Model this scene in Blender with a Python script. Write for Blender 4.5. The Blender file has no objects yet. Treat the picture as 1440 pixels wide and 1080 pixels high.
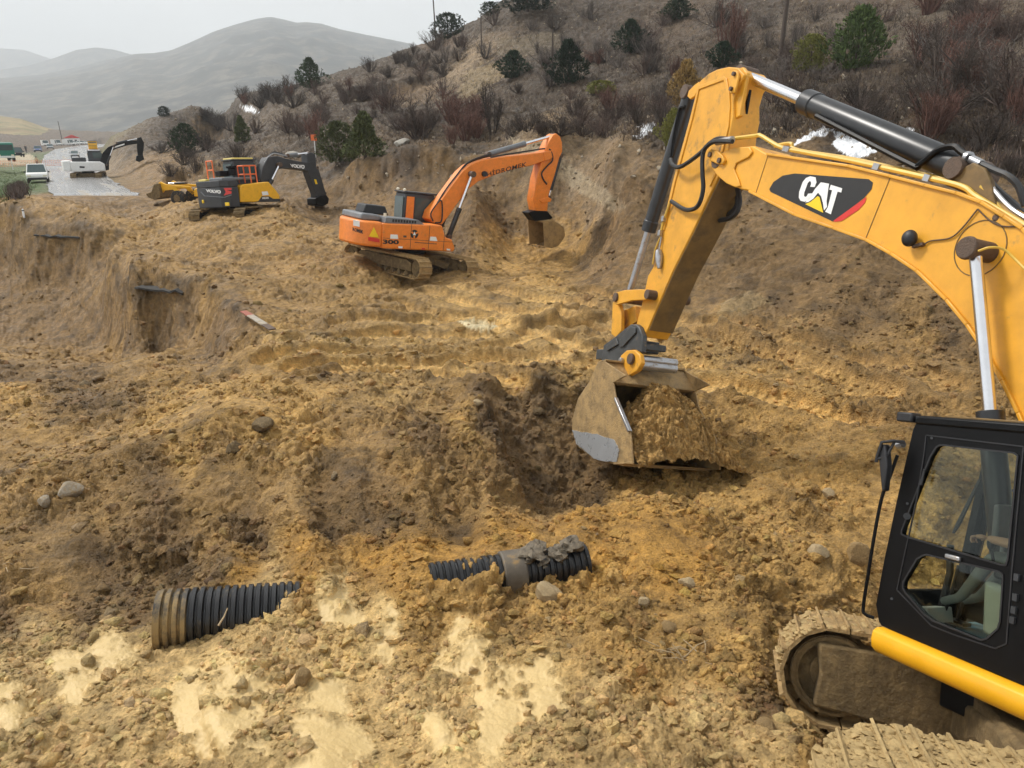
EXPOSURE = 1.35; HAZE = 0.00027
import bpy, bmesh, math, random
import numpy as np
from mathutils import Matrix, Vector
from mathutils.geometry import tessellate_polygon
random.seed(7); RNG = np.random.default_rng(7)
scene = bpy.context.scene
COL = scene.collection
R = math.radians

# ------------------------------------------------------------------ camera
FPX = 1040.0                      # focal length in photo pixels (1440 x 1080)
PITCH = R(18.5)
CP, SP = math.cos(PITCH), math.sin(PITCH)
cam_d = bpy.data.cameras.new('camera'); cam = bpy.data.objects.new('camera', cam_d); COL.objects.link(cam)
cam_d.sensor_fit = 'HORIZONTAL'; cam_d.sensor_width = 36.0; cam_d.lens = 36.0 * FPX / 1440.0
cam_d.clip_start = 0.1; cam_d.clip_end = 30000
cam.location = (0, 0, 0); cam.rotation_euler = (math.pi / 2 - PITCH, 0, 0)
scene.camera = cam

def ray(x, y):                     # direction through a photo pixel, camera depth 1
    a = (x - 720) / FPX; b = -(y - 540) / FPX
    return np.array([a, CP + b * SP, -SP + b * CP])
def at_y(x, y, Y):                 # point of that ray at ground distance Y
    d = ray(x, y); return d * (Y / d[1])
def nrm(v): return v / np.linalg.norm(v)

# ------------------------------------------------------------------ noise (numpy)
def _h(ix, iy, iz, seed):
    n = (ix.astype(np.int64) * 73856093) ^ (iy.astype(np.int64) * 19349663) ^ (iz.astype(np.int64) * 83492791) ^ (seed * 2654435)
    n = (n ^ (n >> 13)) * 1274126177; n = n & 0x7fffffff
    return (n ^ (n >> 16)) & 0xffff
_G = nrm(np.array([1.0, 0, 0])) if False else None
_ga = RNG.normal(size=(256, 3)); _ga /= np.linalg.norm(_ga, axis=1)[:, None]; _ga = _ga.astype(np.float32)
def perlin(x, y, z, seed=0):
    x = np.asarray(x, np.float64); y = np.asarray(y, np.float64); z = np.asarray(z, np.float64)
    xi = np.floor(x); yi = np.floor(y); zi = np.floor(z)
    fx = (x - xi).astype(np.float32); fy = (y - yi).astype(np.float32); fz = (z - zi).astype(np.float32)
    xi = xi.astype(np.int64); yi = yi.astype(np.int64); zi = zi.astype(np.int64)
    u = fx * fx * fx * (fx * (fx * 6 - 15) + 10); v = fy * fy * fy * (fy * (fy * 6 - 15) + 10); w = fz * fz * fz * (fz * (fz * 6 - 15) + 10)
    def g(i, j, k):
        gr = _ga[_h(xi + i, yi + j, zi + k, seed) & 255]
        return gr[..., 0] * (fx - i) + gr[..., 1] * (fy - j) + gr[..., 2] * (fz - k)
    a = g(0,0,0); a = a + u * (g(1,0,0) - a)
    b = g(0,1,0); b = b + u * (g(1,1,0) - b)
    a = a + v * (b - a)
    b = g(0,0,1); b = b + u * (g(1,0,1) - b)
    e = g(0,1,1); e = e + u * (g(1,1,1) - e)
    b = b + v * (e - b)
    return (a + w * (b - a)) * 1.6

# ------------------------------------------------------------------ mesh builder
class MB:
    def __init__(s): s.v = []; s.f = []
    def add(s, vs, fs):
        o = len(s.v); s.v += [tuple(map(float, p)) for p in vs]; s.f += [tuple(i + o for i in q) for q in fs]; return s
    def box(s, c, d, m=None):      # centre, full size, optional 3x3
        h = [x / 2 for x in d]; vs = []
        for k in range(8):
            p = np.array([h[0] * (1 if k & 1 else -1), h[1] * (1 if k & 2 else -1), h[2] * (1 if k & 4 else -1)])
            if m is not None: p = m @ p
            vs.append(np.array(c) + p)
        return s.add(vs, [(0,2,3,1), (4,5,7,6), (0,1,5,4), (2,6,7,3), (0,4,6,2), (1,3,7,5)])
    def bar(s, a, b, w, h, up=(0,0,1)):
        a = np.array(a, float); b = np.array(b, float); d = b - a; l = np.linalg.norm(d); d = d / l
        sd = np.cross(up, d); sd = sd / (np.linalg.norm(sd) + 1e-9); u = np.cross(d, sd)
        return s.box((a + b) / 2, (l, w, h), np.array([d, sd, u]).T)
    def prism(s, poly, y0, y1, ax='y'):   # poly of (a,b): extrude; ax y: (x,z)  ax z: (x,y)  ax x: (y,z)
        P = {'y': lambda a, b, t: (a, t, b), 'z': lambda a, b, t: (a, b, t), 'x': lambda a, b, t: (t, a, b)}[ax]
        n = len(poly)
        vs = [P(a, b, y0) for a, b in poly] + [P(a, b, y1) for a, b in poly]
        return s.add(vs, [tuple(range(n)), tuple(range(2*n-1, n-1, -1))] + [(i, i+n, (i+1) % n + n, (i+1) % n) for i in range(n)])
    def holed(s, outer, holes, y0, y1):   # plate in the xz plane with holes
        loops = [list(outer)] + [list(h) for h in holes]
        tri = tessellate_polygon([[Vector((a, b, 0)) for a, b in l] for l in loops])
        flat = [p for l in loops for p in l]; n = len(flat)
        vs = [(a, y0, b) for a, b in flat] + [(a, y1, b) for a, b in flat]
        fs = [tuple(t) for t in tri] + [tuple(i + n for i in reversed(t)) for t in tri]
        o = 0
        for l in loops:
            k = len(l)
            fs += [(o+i, o+i+n, o+(i+1) % k+n, o+(i+1) % k) for i in range(k)]; o += k
        return s.add(vs, fs)
    def tube(s, pts, r, n=8, cap=True):
        pts = [np.array(p, float) for p in pts]; m = len(pts)
        rs = r if isinstance(r, (list, tuple)) else [r] * m
        vs = []; prev = None
        for i, p in enumerate(pts):
            t = pts[min(i+1, m-1)] - pts[max(i-1, 0)]; t = t / (np.linalg.norm(t) + 1e-9)
            if prev is None:
                a = np.array([0, 0, 1.0]) if abs(t[2]) < .9 else np.array([1.0, 0, 0])
                u = np.cross(t, a)
            else: u = prev - t * (prev @ t)
            u = u / (np.linalg.norm(u) + 1e-9); prev = u; w = np.cross(t, u)
            for k in range(n):
                an = 2 * math.pi * k / n; vs.append(p + rs[i] * (math.cos(an) * u + math.sin(an) * w))
        fs = [(i*n+k, i*n+(k+1) % n, (i+1)*n+(k+1) % n, (i+1)*n+k) for i in range(m-1) for k in range(n)]
        if cap: fs += [tuple(range(n-1, -1, -1)), tuple(range((m-1)*n, m*n))]
        return s.add(vs, fs)
    def cyl(s, a, b, r, n=20): return s.tube([a, b], r, n)
    def ell(s, c, r, n=12, m=8, jit=0):
        vs = []; c = np.array(c, float)
        for i in range(m + 1):
            th = math.pi * i / m
            for k in range(n):
                ph = 2 * math.pi * k / n; q = 1 + (random.uniform(-jit, jit) if jit else 0)
                vs.append(c + q * np.array([r[0]*math.sin(th)*math.cos(ph), r[1]*math.sin(th)*math.sin(ph), r[2]*math.cos(th)]))
        return s.add(vs, [(i*n+k, (i+1)*n+k, (i+1)*n+(k+1) % n, i*n+(k+1) % n) for i in range(m) for k in range(n)])
    def xf(s, fn): s.v = [tuple(map(float, fn(np.array(p)))) for p in s.v]; return s
    def build(s, name, m, parent=None, smooth=35, bevel=0, seg=2):
        me = bpy.data.meshes.new(name); me.from_pydata(s.v, [], s.f); me.validate(); me.update()
        bm = bmesh.new(); bm.from_mesh(me); bmesh.ops.remove_doubles(bm, verts=bm.verts, dist=1e-5)
        bmesh.ops.recalc_face_normals(bm, faces=bm.faces); bm.to_mesh(me); bm.free()
        if smooth:
            me.polygons.foreach_set('use_smooth', [True] * len(me.polygons)); me.set_sharp_from_angle(angle=R(smooth))
        o = bpy.data.objects.new(name, me); COL.objects.link(o); o.parent = parent
        if m is not None: me.materials.append(m)
        if bevel:
            b = o.modifiers.new('bevel', 'BEVEL'); b.width = bevel; b.segments = seg; b.limit_method = 'ANGLE'; b.angle_limit = R(40); b.harden_normals = False
        return o

def tag(o, label=None, cat=None, group=None, kind=None):
    if label: o['label'] = label
    if cat: o['category'] = cat
    if group: o['group'] = group
    if kind: o['kind'] = kind
    return o
def empty(name, M, label, cat, group=None):
    o = bpy.data.objects.new(name, None); COL.objects.link(o); o.empty_display_size = .3
    o.matrix_world = M if isinstance(M, Matrix) else Matrix.Translation(Vector(M))
    return tag(o, label, cat, group)
def copy_tree(o, parent=None):
    q = o.copy(); COL.objects.link(q); q.parent = parent
    for ch in list(o.children): copy_tree(ch, q)
    return q

# ------------------------------------------------------------------ materials
MUD = (.31, .195, .07)
def pm(name, col, rough=.5, metal=0.0, var=.12, vs=5.0, bump=0.0, bs=40.0, dirt=0.0, ds=3.0, dcol=MUD, low=0.0, coat=0.0, spec=.5):
    m = bpy.data.materials.new(name); m.use_nodes = True; nt = m.node_tree; N = nt.nodes; K = nt.links
    bs_ = N['Principled BSDF']; bs_.inputs['Roughness'].default_value = rough; bs_.inputs['Metallic'].default_value = metal
    bs_.inputs['Specular IOR Level'].default_value = spec
    if coat: bs_.inputs['Coat Weight'].default_value = coat; bs_.inputs['Coat Roughness'].default_value = .15
    tc = N.new('ShaderNodeTexCoord')
    nz = N.new('ShaderNodeTexNoise'); nz.inputs['Scale'].default_value = vs; nz.inputs['Detail'].default_value = 6; nz.inputs['Roughness'].default_value = .65
    K.new(tc.outputs['Object'], nz.inputs['Vector'])
    mr = N.new('ShaderNodeMapRange'); mr.inputs[1].default_value = .3; mr.inputs[2].default_value = .7
    mr.inputs[3].default_value = 1 - var; mr.inputs[4].default_value = 1 + var; K.new(nz.outputs['Fac'], mr.inputs[0])
    mx = N.new('ShaderNodeMix'); mx.data_type = 'RGBA'; mx.blend_type = 'MULTIPLY'; mx.inputs['Factor'].default_value = 1
    mx.inputs['A'].default_value = (*col, 1); K.new(mr.outputs[0], mx.inputs['B'])
    out = mx.outputs['Result']
    if dirt:
        n2 = N.new('ShaderNodeTexNoise'); n2.inputs['Scale'].default_value = ds; n2.inputs['Detail'].default_value = 9; n2.inputs['Roughness'].default_value = .72
        K.new(tc.outputs['Object'], n2.inputs['Vector'])
        th = .5 + (.5 - dirt) * .5
        m2 = N.new('ShaderNodeMapRange'); m2.inputs[1].default_value = th - .05; m2.inputs[2].default_value = th + .09; m2.clamp = True
        K.new(n2.outputs['Fac'], m2.inputs[0])
        d2 = N.new('ShaderNodeMix'); d2.data_type = 'RGBA'; d2.inputs['B'].default_value = (*dcol, 1)
        K.new(m2.outputs[0], d2.inputs['Factor']); K.new(out, d2.inputs['A']); out = d2.outputs['Result']
        r2 = N.new('ShaderNodeMapRange'); r2.inputs[3].default_value = rough; r2.inputs[4].default_value = .85; K.new(m2.outputs[0], r2.inputs[0]); K.new(r2.outputs[0], bs_.inputs['Roughness'])
        if metal:
            r3 = N.new('ShaderNodeMapRange'); r3.inputs[3].default_value = metal; r3.inputs[4].default_value = 0; K.new(m2.outputs[0], r3.inputs[0]); K.new(r3.outputs[0], bs_.inputs['Metallic'])
    else:
        r2 = N.new('ShaderNodeMapRange'); r2.inputs[1].default_value = .3; r2.inputs[2].default_value = .7; r2.inputs[3].default_value = max(0, rough - .08); r2.inputs[4].default_value = min(1, rough + .08)
        K.new(nz.outputs['Fac'], r2.inputs[0]); K.new(r2.outputs[0], bs_.inputs['Roughness'])
    K.new(out, bs_.inputs['Base Color'])
    if bump:
        n3 = N.new('ShaderNodeTexNoise'); n3.inputs['Scale'].default_value = bs; n3.inputs['Detail'].default_value = 8; n3.inputs['Roughness'].default_value = .65
        K.new(tc.outputs['Object'], n3.inputs['Vector'])
        bp = N.new('ShaderNodeBump'); bp.inputs['Strength'].default_value = bump; bp.inputs['Distance'].default_value = .03; K.new(n3.outputs['Fac'], bp.inputs['Height']); K.new(bp.outputs[0], bs_.inputs['Normal'])
    return m
def glass_mat(name, tint, rough=.02, opac=0.0):
    m = bpy.data.materials.new(name); m.use_nodes = True; nt = m.node_tree; N = nt.nodes; K = nt.links
    N.remove(N['Principled BSDF']); o = N['Material Output']
    tr = N.new('ShaderNodeBsdfTransparent'); tr.inputs[0].default_value = (*tint, 1)
    gl = N.new('ShaderNodeBsdfGlossy'); gl.inputs['Roughness'].default_value = rough; gl.inputs[0].default_value = (.9, .95, 1, 1)
    fr = N.new('ShaderNodeFresnel'); fr.inputs[0].default_value = 1.32
    mx = N.new('ShaderNodeMixShader'); K.new(fr.outputs[0], mx.inputs[0]); K.new(tr.outputs[0], mx.inputs[1]); K.new(gl.outputs[0], mx.inputs[2])
    last = mx
    if opac:
        df = N.new('ShaderNodeBsdfDiffuse'); df.inputs[0].default_value = (.55, .5, .38, 1)
        tc = N.new('ShaderNodeTexCoord'); nz = N.new('ShaderNodeTexNoise'); nz.inputs['Scale'].default_value = 4; nz.inputs['Detail'].default_value = 8
        K.new(tc.outputs['Object'], nz.inputs['Vector']); mr = N.new('ShaderNodeMapRange'); mr.inputs[1].default_value = .35; mr.inputs[2].default_value = .75; mr.inputs[3].default_value = opac * .3; mr.inputs[4].default_value = opac * 1.6
        K.new(nz.outputs['Fac'], mr.inputs[0]); m2 = N.new('ShaderNodeMixShader'); K.new(mr.outputs[0], m2.inputs[0]); K.new(mx.outputs[0], m2.inputs[1]); K.new(df.outputs[0], m2.inputs[2]); last = m2
    K.new(last.outputs[0], o.inputs[0]); return m

M_ = {}
M_['cat_yellow'] = pm('cat_yellow', (.72, .345, .026), .44, var=.15, vs=2.2, dirt=.17, ds=3.2, dcol=(.30, .18, .06), coat=.12)
M_['cat_dirty'] = pm('cat_yellow_dirty', (.70, .335, .028), .48, var=.16, vs=3, dirt=.27, ds=2.2, dcol=(.20, .13, .06))
M_['strip_yellow'] = pm('strip_yellow', (.85, .42, .01), .38, var=.05, coat=.3)
M_['pipe_yellow'] = pm('pipe_yellow', (.66, .42, .06), .45, var=.12, dirt=.2, ds=6)
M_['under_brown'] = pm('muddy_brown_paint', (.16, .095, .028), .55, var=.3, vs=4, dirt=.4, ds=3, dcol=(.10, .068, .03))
M_['black'] = pm('black_paint', (.004, .004, .0045), .42, var=.25, dirt=.04, ds=5, dcol=(.05, .038, .02), spec=.18)
M_['black_clean'] = pm('black_plastic', (.016, .016, .018), .5, var=.2)
M_['hose'] = pm('black_rubber_hose', (.018, .018, .019), .55, var=.3, dirt=.2, ds=7, dcol=(.11, .08, .045))
M_['cyl_black'] = pm('cylinder_black', (.022, .023, .025), .33, var=.25, dirt=.12, ds=4, dcol=(.12, .09, .05))
M_['chrome'] = pm('chrome_rod', (.78, .78, .80), .22, 1.0, var=.06, dirt=.08, ds=9, dcol=(.35, .3, .22))
M_['steel'] = pm('worn_steel', (.42, .42, .43), .34, .85, var=.15, dirt=.3, ds=8, dcol=(.25, .18, .09))
M_['rust'] = pm('greasy_rust', (.10, .062, .04), .6, var=.4, vs=20, bump=.6, bs=60)
M_['coupler'] = pm('coupler_grey', (.062, .066, .068), .5, .2, var=.3, dirt=.25, ds=6)
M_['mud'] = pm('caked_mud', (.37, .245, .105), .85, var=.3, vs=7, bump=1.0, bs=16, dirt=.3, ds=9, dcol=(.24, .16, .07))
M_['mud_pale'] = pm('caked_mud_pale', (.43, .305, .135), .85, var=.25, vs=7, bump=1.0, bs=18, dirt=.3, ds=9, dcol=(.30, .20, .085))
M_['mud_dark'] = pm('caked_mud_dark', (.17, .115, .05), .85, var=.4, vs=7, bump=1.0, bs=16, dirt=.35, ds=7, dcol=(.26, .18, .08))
M_['bucket'] = pm('bucket_steel_muddy', (.28, .185, .08), .6, .1, var=.35, vs=5, bump=.6, bs=25, dirt=.5, ds=4, dcol=(.39, .255, .105))
M_['white'] = pm('white_paint', (.78, .78, .76), .45, var=.06, dirt=.12, ds=5)
M_['letter_white'] = pm('letter_white', (.82, .82, .80), .5, var=.03)
M_['letter_black'] = pm('letter_black', (.014, .013, .013), .5, var=.05)
M_['red'] = pm('red_decal', (.62, .03, .02), .45, var=.06)
M_['decal_yellow'] = pm('decal_yellow', (.86, .58, .01), .45, var=.03)
M_['orange'] = pm('orange_paint', (.80, .225, .024), .45, var=.12, dirt=.16, ds=2.2, dcol=(.42, .20, .06), coat=.1)
M_['dark_grey'] = pm('dark_grey_paint', (.034, .036, .040), .45, var=.2, dirt=.12, ds=4, dcol=(.16, .12, .07))
M_['grey'] = pm('grey_paint', (.17, .18, .19), .45, var=.15, dirt=.1, ds=4)
M_['volvo_yellow'] = pm('bright_yellow_paint', (.82, .43, .014), .42, var=.1, dirt=.12, ds=2.2, dcol=(.36, .22, .07))
M_['pale_yellow'] = pm('pale_yellow_paint', (.78, .62, .16), .45, var=.08)
M_['rail_orange'] = pm('rail_orange', (.80, .16, .035), .5, var=.06)
M_['green_truck'] = pm('green_paint', (.010, .17, .11), .4, var=.1, dirt=.1)
M_['blue_car'] = pm('blue_paint', (.07, .12, .30), .35, var=.08, coat=.3)
M_['grey_car'] = pm('silver_paint', (.32, .34, .37), .35, .3, var=.08)
M_['tyre'] = pm('tyre_rubber', (.02, .02, .02), .8, var=.3, dirt=.3, ds=6)
M_['wood'] = pm('weathered_wood', (.075, .055, .042), .85, var=.3, vs=9, bump=.4, bs=50)
M_['stick_wood'] = pm('pale_dry_stick', (.42, .32, .19), .8, var=.25, vs=20)
M_['pipe'] = pm('black_corrugated_plastic', (.012, .0125, .014), .40, var=.3, vs=3, dirt=.20, ds=4.5, dcol=(.20, .15, .08))
M_['pipe_mud'] = pm('corrugated_plastic_muddy', (.040, .034, .026), .5, var=.3, vs=3, dirt=.50, ds=1.7, dcol=(.30, .205, .085))
M_['concrete'] = pm('concrete', (.33, .31, .27), .85, var=.2, bump=.4, dirt=.3, ds=5)
M_['stone'] = pm('stone', (.36, .27, .15), .85, var=.25, vs=5, bump=.5, bs=30, dirt=.3, ds=4)
M_['stone_pale'] = pm('stone_pale', (.33, .28, .21), .85, var=.25, vs=5, bump=.5, bs=30, dirt=.4, ds=4)
M_['asphalt_slab'] = pm('asphalt_slab', (.035, .033, .03), .85, var=.3, bump=.5)
M_['glass'] = glass_mat('cab_glass', (.90, .93, .87), opac=0)
M_['glass_far'] = pm('window_glass', (.06, .09, .09), .08, var=.1)
M_['skin'] = pm('skin', (.50, .30, .20), .55, var=.06)
M_['shirt_red'] = pm('red_cloth', (.42, .03, .025), .85, var=.15, vs=12)
M_['cloth_grey'] = pm('grey_cloth', (.22, .24, .23), .9, var=.15, vs=12)
M_['cloth_dark'] = pm('dark_cloth', (.04, .045, .06), .9, var=.2)
M_['hivis'] = pm('hivis_cloth', (.75, .55, .35), .8, var=.1)
M_['lamp'] = pm('lamp_glass', (.75, .70, .55), .15, var=.05)
M_['seat_panel'] = pm('cab_panel_pale', (.42, .45, .38), .6, var=.1)
M_['floor_blue'] = pm('cab_floor_blue', (.10, .20, .27), .6, var=.3, vs=10)
# ------------------------------------------------------------------ terrain: control points (photo pixel, ground distance, soil kind)
KIND = {            # albedo, clod amplitude, streak amplitude
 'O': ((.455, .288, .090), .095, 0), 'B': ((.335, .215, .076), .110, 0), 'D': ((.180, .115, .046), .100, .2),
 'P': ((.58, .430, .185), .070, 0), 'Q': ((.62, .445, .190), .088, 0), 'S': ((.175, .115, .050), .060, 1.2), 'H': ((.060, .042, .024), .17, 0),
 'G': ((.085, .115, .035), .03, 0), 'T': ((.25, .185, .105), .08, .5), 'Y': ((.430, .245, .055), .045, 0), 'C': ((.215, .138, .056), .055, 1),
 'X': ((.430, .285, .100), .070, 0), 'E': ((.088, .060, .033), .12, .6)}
KN = list(KIND)
CPTS = [
 # foreground mud bank
 (-300,1080,4.7,'P'),(0,1080,4.6,'Q'),(150,1060,4.75,'Q'),(300,1080,4.6,'Q'),(300,1010,5.1,'P'),(450,1050,4.75,'P'),(600,1080,4.6,'Q'),(620,1030,4.9,'P'),(750,1060,4.7,'Q'),(900,1080,4.55,'Q'),(1050,1080,4.5,'Q'),
 (1140,1078,4.6,'O'),(1300,1078,4.75,'O'),(1440,1078,4.7,'O'),(1700,1078,4.7,'O'),(1110,1040,4.95,'Q'),(0,1400,2.6,'Q'),(720,1500,2.3,'Q'),(1400,1400,2.6,'Q'),
 (-300,960,5.9,'P'),(0,970,5.72,'P'),(100,950,5.95,'P'),(60,1020,5.15,'Q'),(200,985,5.5,'Q'),(320,940,6.05,'P'),(260,980,5.6,'P'),(420,920,6.3,'Q'),(450,980,5.6,'P'),(560,960,5.85,'Q'),(640,1000,5.3,'Q'),(690,1010,5.2,'P'),(540,880,6.75,'P'),
 (470,845,7.15,'P'),(620,850,7.15,'O'),(650,900,6.5,'P'),(760,950,5.9,'P'),(760,860,7.0,'O'),(850,980,5.5,'Q'),(870,880,6.75,'O'),(900,930,6.1,'O'),(980,990,5.45,'Q'),(1000,940,6.15,'O'),(1080,1000,5.5,'D'),(1060,900,6.6,'O'),
 (1100,960,6.2,'O'),(1180,1010,6.15,'D'),(1300,1010,6.2,'D'),(1420,1010,6.2,'D'),(1250,940,7.6,'D'),(1420,940,7.4,'D'),(1600,940,7.4,'D'),
 (150,900,6.75,'P'),(50,910,6.65,'Q'),(-200,880,7.0,'B'),(220,915,6.55,'Q'),
 # pipe line and ochre spoil behind it
 (200,850,7.75,'D'),(120,860,7.6,'D'),(300,828,7.6,'D'),(280,891,6.90,'Q'),(330,869,7.02,'Q'),(370,853,7.12,'Q'),(405,836,7.26,'Q'),(330,800,7.75,'Y'),(430,805,7.75,'Y'),(445,815,7.5,'Y'),(440,770,8.1,'Y'),(520,790,8.1,'Y'),(560,765,8.4,'Y'),(660,765,8.6,'Y'),(560,815,7.45,'Y'),(610,805,7.58,'Y'),(660,801,7.70,'O'),(706,794,7.82,'O'),(742,798,7.92,'O'),(800,798,8.05,'O'),(615,778,8.25,'Y'),(700,757,8.6,'Y'),(840,790,8.3,'Y'),(820,725,9.4,'Y'),(740,748,8.9,'Y'),(820,770,8.5,'Y'),(850,820,7.8,'O'),(720,815,7.75,'B'),(960,800,8.1,'Y'),(920,720,9.5,'Y'),(900,760,8.7,'Y'),(1000,850,7.3,'O'),(1060,780,8.6,'O'),
 (1100,860,7.4,'O'),(1180,800,8.4,'O'),(1250,860,8.2,'O'),(1440,860,8.2,'O'),(1700,860,8.2,'O'),
 # trench wall and heap behind the pipe
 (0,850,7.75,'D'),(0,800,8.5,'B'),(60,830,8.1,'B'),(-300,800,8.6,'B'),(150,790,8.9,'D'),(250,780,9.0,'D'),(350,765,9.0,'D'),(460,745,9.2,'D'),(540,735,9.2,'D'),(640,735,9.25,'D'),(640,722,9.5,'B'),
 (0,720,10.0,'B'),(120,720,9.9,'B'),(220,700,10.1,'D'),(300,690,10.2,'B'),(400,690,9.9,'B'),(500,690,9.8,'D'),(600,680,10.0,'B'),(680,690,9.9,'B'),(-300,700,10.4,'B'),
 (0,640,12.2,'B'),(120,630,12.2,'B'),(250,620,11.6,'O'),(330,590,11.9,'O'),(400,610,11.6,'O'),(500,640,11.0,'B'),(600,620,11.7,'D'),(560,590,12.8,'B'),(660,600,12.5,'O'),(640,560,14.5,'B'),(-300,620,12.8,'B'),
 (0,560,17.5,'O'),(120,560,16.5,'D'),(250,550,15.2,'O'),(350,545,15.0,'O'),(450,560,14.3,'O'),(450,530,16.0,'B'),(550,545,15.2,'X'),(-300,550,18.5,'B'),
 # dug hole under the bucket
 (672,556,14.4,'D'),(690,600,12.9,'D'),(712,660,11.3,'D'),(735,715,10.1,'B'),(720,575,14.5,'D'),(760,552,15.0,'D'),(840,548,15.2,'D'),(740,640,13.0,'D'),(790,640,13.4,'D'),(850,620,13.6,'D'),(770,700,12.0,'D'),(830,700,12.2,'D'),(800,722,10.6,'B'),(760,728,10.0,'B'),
 (880,700,11.2,'O'),(900,690,11.3,'O'),(940,700,10.7,'O'),(1000,690,10.8,'O'),(1050,640,12.3,'O'),(980,630,12.8,'O'),(900,640,13.0,'B'),(1100,700,10.1,'O'),(1120,640,11.9,'O'),(1200,720,9.6,'O'),(1200,650,11.4,'O'),(1300,700,9.9,'O'),(1440,720,9.4,'O'),(1440,620,12.2,'B'),(1700,700,9.8,'B'),(960,735,9.3,'Y'),
 # working platform
 (560,480,20.4,'X'),(480,500,18.5,'X'),(700,460,21.5,'X'),(640,500,18.4,'X'),(780,500,18.2,'X'),(720,530,16.3,'O'),(820,530,16.3,'X'),(900,470,20.0,'X'),(1000,520,16.4,'X'),(980,580,13.9,'O'),(1050,560,14.6,'O'),(1150,560,14.3,'O'),(1250,580,13.2,'B'),(1350,570,13.2,'B'),(1440,560,13.2,'B'),(1700,560,13.2,'B'),
 (400,480,19.5,'X'),(430,440,23.5,'B'),(520,430,24.5,'B'),(640,420,26.0,'X'),(760,420,25.5,'X'),(840,420,25.0,'B'),(360,420,26.0,'B'),(450,380,29.5,'B'),(560,395,29.5,'B'),(620,398,29.3,'B'),(690,396,29.5,'B'),(760,390,30.5,'O'),(860,380,28.5,'C'),(520,355,33.0,'B'),(440,340,36.0,'B'),(620,350,36,'D'),(700,360,35,'O'),(738,352,36.6,'O'),(778,351,36.2,'O'),(810,352,35.5,'O'),
 (335,301,40.2,'B'),(285,303,40.2,'B'),(400,300,40.4,'B'),(240,297,43,'B'),(450,300,46,'C'),(300,330,36.0,'B'),(380,330,36.0,'B'),(220,310,43.0,'B'),(250,285,50,'B'),(200,283,51.0,'C'),(140,287,50.0,'C'),(80,272,53.0,'C'),(60,285,50,'C'),(20,285,51.0,'B'),(-200,285,52,'G'),
 # collapsed embankment on the left
 (-250,316,44,'B'),(10,314,43.5,'B'),(60,324,41.5,'B'),(120,333,39.5,'B'),(175,330,40,'B'),(10,330,42.5,'D'),(60,345,40.5,'D'),(120,350,38.8,'D'),(10,380,40.5,'C'),(80,390,38,'C'),(150,380,36,'C'),(10,450,36.5,'C'),(90,460,34.5,'C'),(-250,400,41,'C'),(-250,480,34,'B'),
 (155,360,34.5,'B'),(185,398,29.0,'B'),(230,404,28.2,'B'),(265,409,27.6,'B'),(190,416,28.6,'D'),(230,425,27.8,'D'),(260,430,27.2,'C'),(300,420,26.6,'B'),(180,460,29.8,'C'),(230,470,27.5,'D'),(140,440,33,'C'),(150,490,29.5,'B'),(230,490,25.0,'B'),
 (330,440,24.2,'C'),(345,465,21.6,'C'),(310,470,22.6,'C'),(300,500,21.5,'C'),(340,490,19.3,'B'),(270,510,21.2,'B'),(0,500,28.5,'B'),(80,500,27.5,'B'),(200,520,21.5,'B'),(0,525,22.5,'D'),(110,525,22,'D'),(320,520,17.8,'B'),(380,520,17.0,'O'),(220,370,33.5,'B'),(280,360,34.0,'B'),
 # cut face below the hill, right
 (1000,440,21.5,'B'),(1000,420,22.6,'S'),(1100,470,19.0,'B'),(1100,430,20.6,'S'),(1200,480,17.8,'B'),(1200,440,18.8,'S'),(1300,500,16.0,'B'),(1350,460,16.8,'S'),(1440,470,15.6,'B'),(1700,460,15.0,'B'),
 (950,370,26.3,'S'),(1050,370,23.8,'S'),(1150,370,22,'S'),(1250,380,20.4,'S'),(1400,370,18.6,'S'),(1700,360,17,'S'),(920,300,30.5,'S'),(1020,300,27.5,'S'),(1120,300,25.4,'S'),(1250,300,23.2,'S'),(1400,290,22.2,'S'),(1700,280,20,'S'),
 (860,320,33.5,'C'),(800,330,37,'C'),(740,330,38.5,'D'),(700,300,40,'D'),(780,290,40,'D'),(840,285,37,'T'),(800,262,41,'T'),(880,260,33.5,'S'),(930,250,32,'S'),(860,225,37,'S'),(930,215,36,'S'),(770,225,42,'T'),(720,195,50,'T'),(840,290,36.2,'T'),(870,298,35,'T'),(900,235,34,'S'),
 (560,228,47,'E'),(620,230,46,'D'),(670,240,45,'D'),(660,262,39.5,'D'),(500,245,49,'C'),(540,270,45,'C'),(500,300,43.5,'C'),(600,300,42,'C'),(650,300,41,'C'),(470,262,50,'S'),(450,280,48,'C'),(520,325,38.5,'B'),(560,330,39,'C'),
 (420,262,52,'S'),(360,240,60,'H'),(300,250,60,'S'),(240,250,68,'C'),(220,262,60,'C'),(210,276,54,'C'),(250,270,56,'C'),(300,270,54,'C'),(350,272,52,'C'),
 # scrub hill
 (480,232,54,'H'),(560,218,51.5,'H'),(650,218,50,'H'),(710,212,50,'H'),(440,212,64,'H'),(440,170,82,'H'),(440,112,140,'H'),(400,125,145,'H'),(330,142,155,'H'),(330,200,84,'H'),(280,148,160,'H'),(250,172,150,'H'),(230,200,110,'H'),(215,230,88,'C'),(520,90,135,'H'),(520,150,86,'H'),(570,70,130,'H'),(560,125,98,'E'),(590,140,88,'H'),(640,48,122,'H'),(640,105,94,'T'),(690,105,84,'E'),(600,110,100,'E'),(700,10,118,'H'),(760,-30,120,'H'),(570,165,72,'H'),(650,165,66,'H'),(750,150,66,'H'),(750,100,78,'H'),(780,40,100,'H'),
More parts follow.
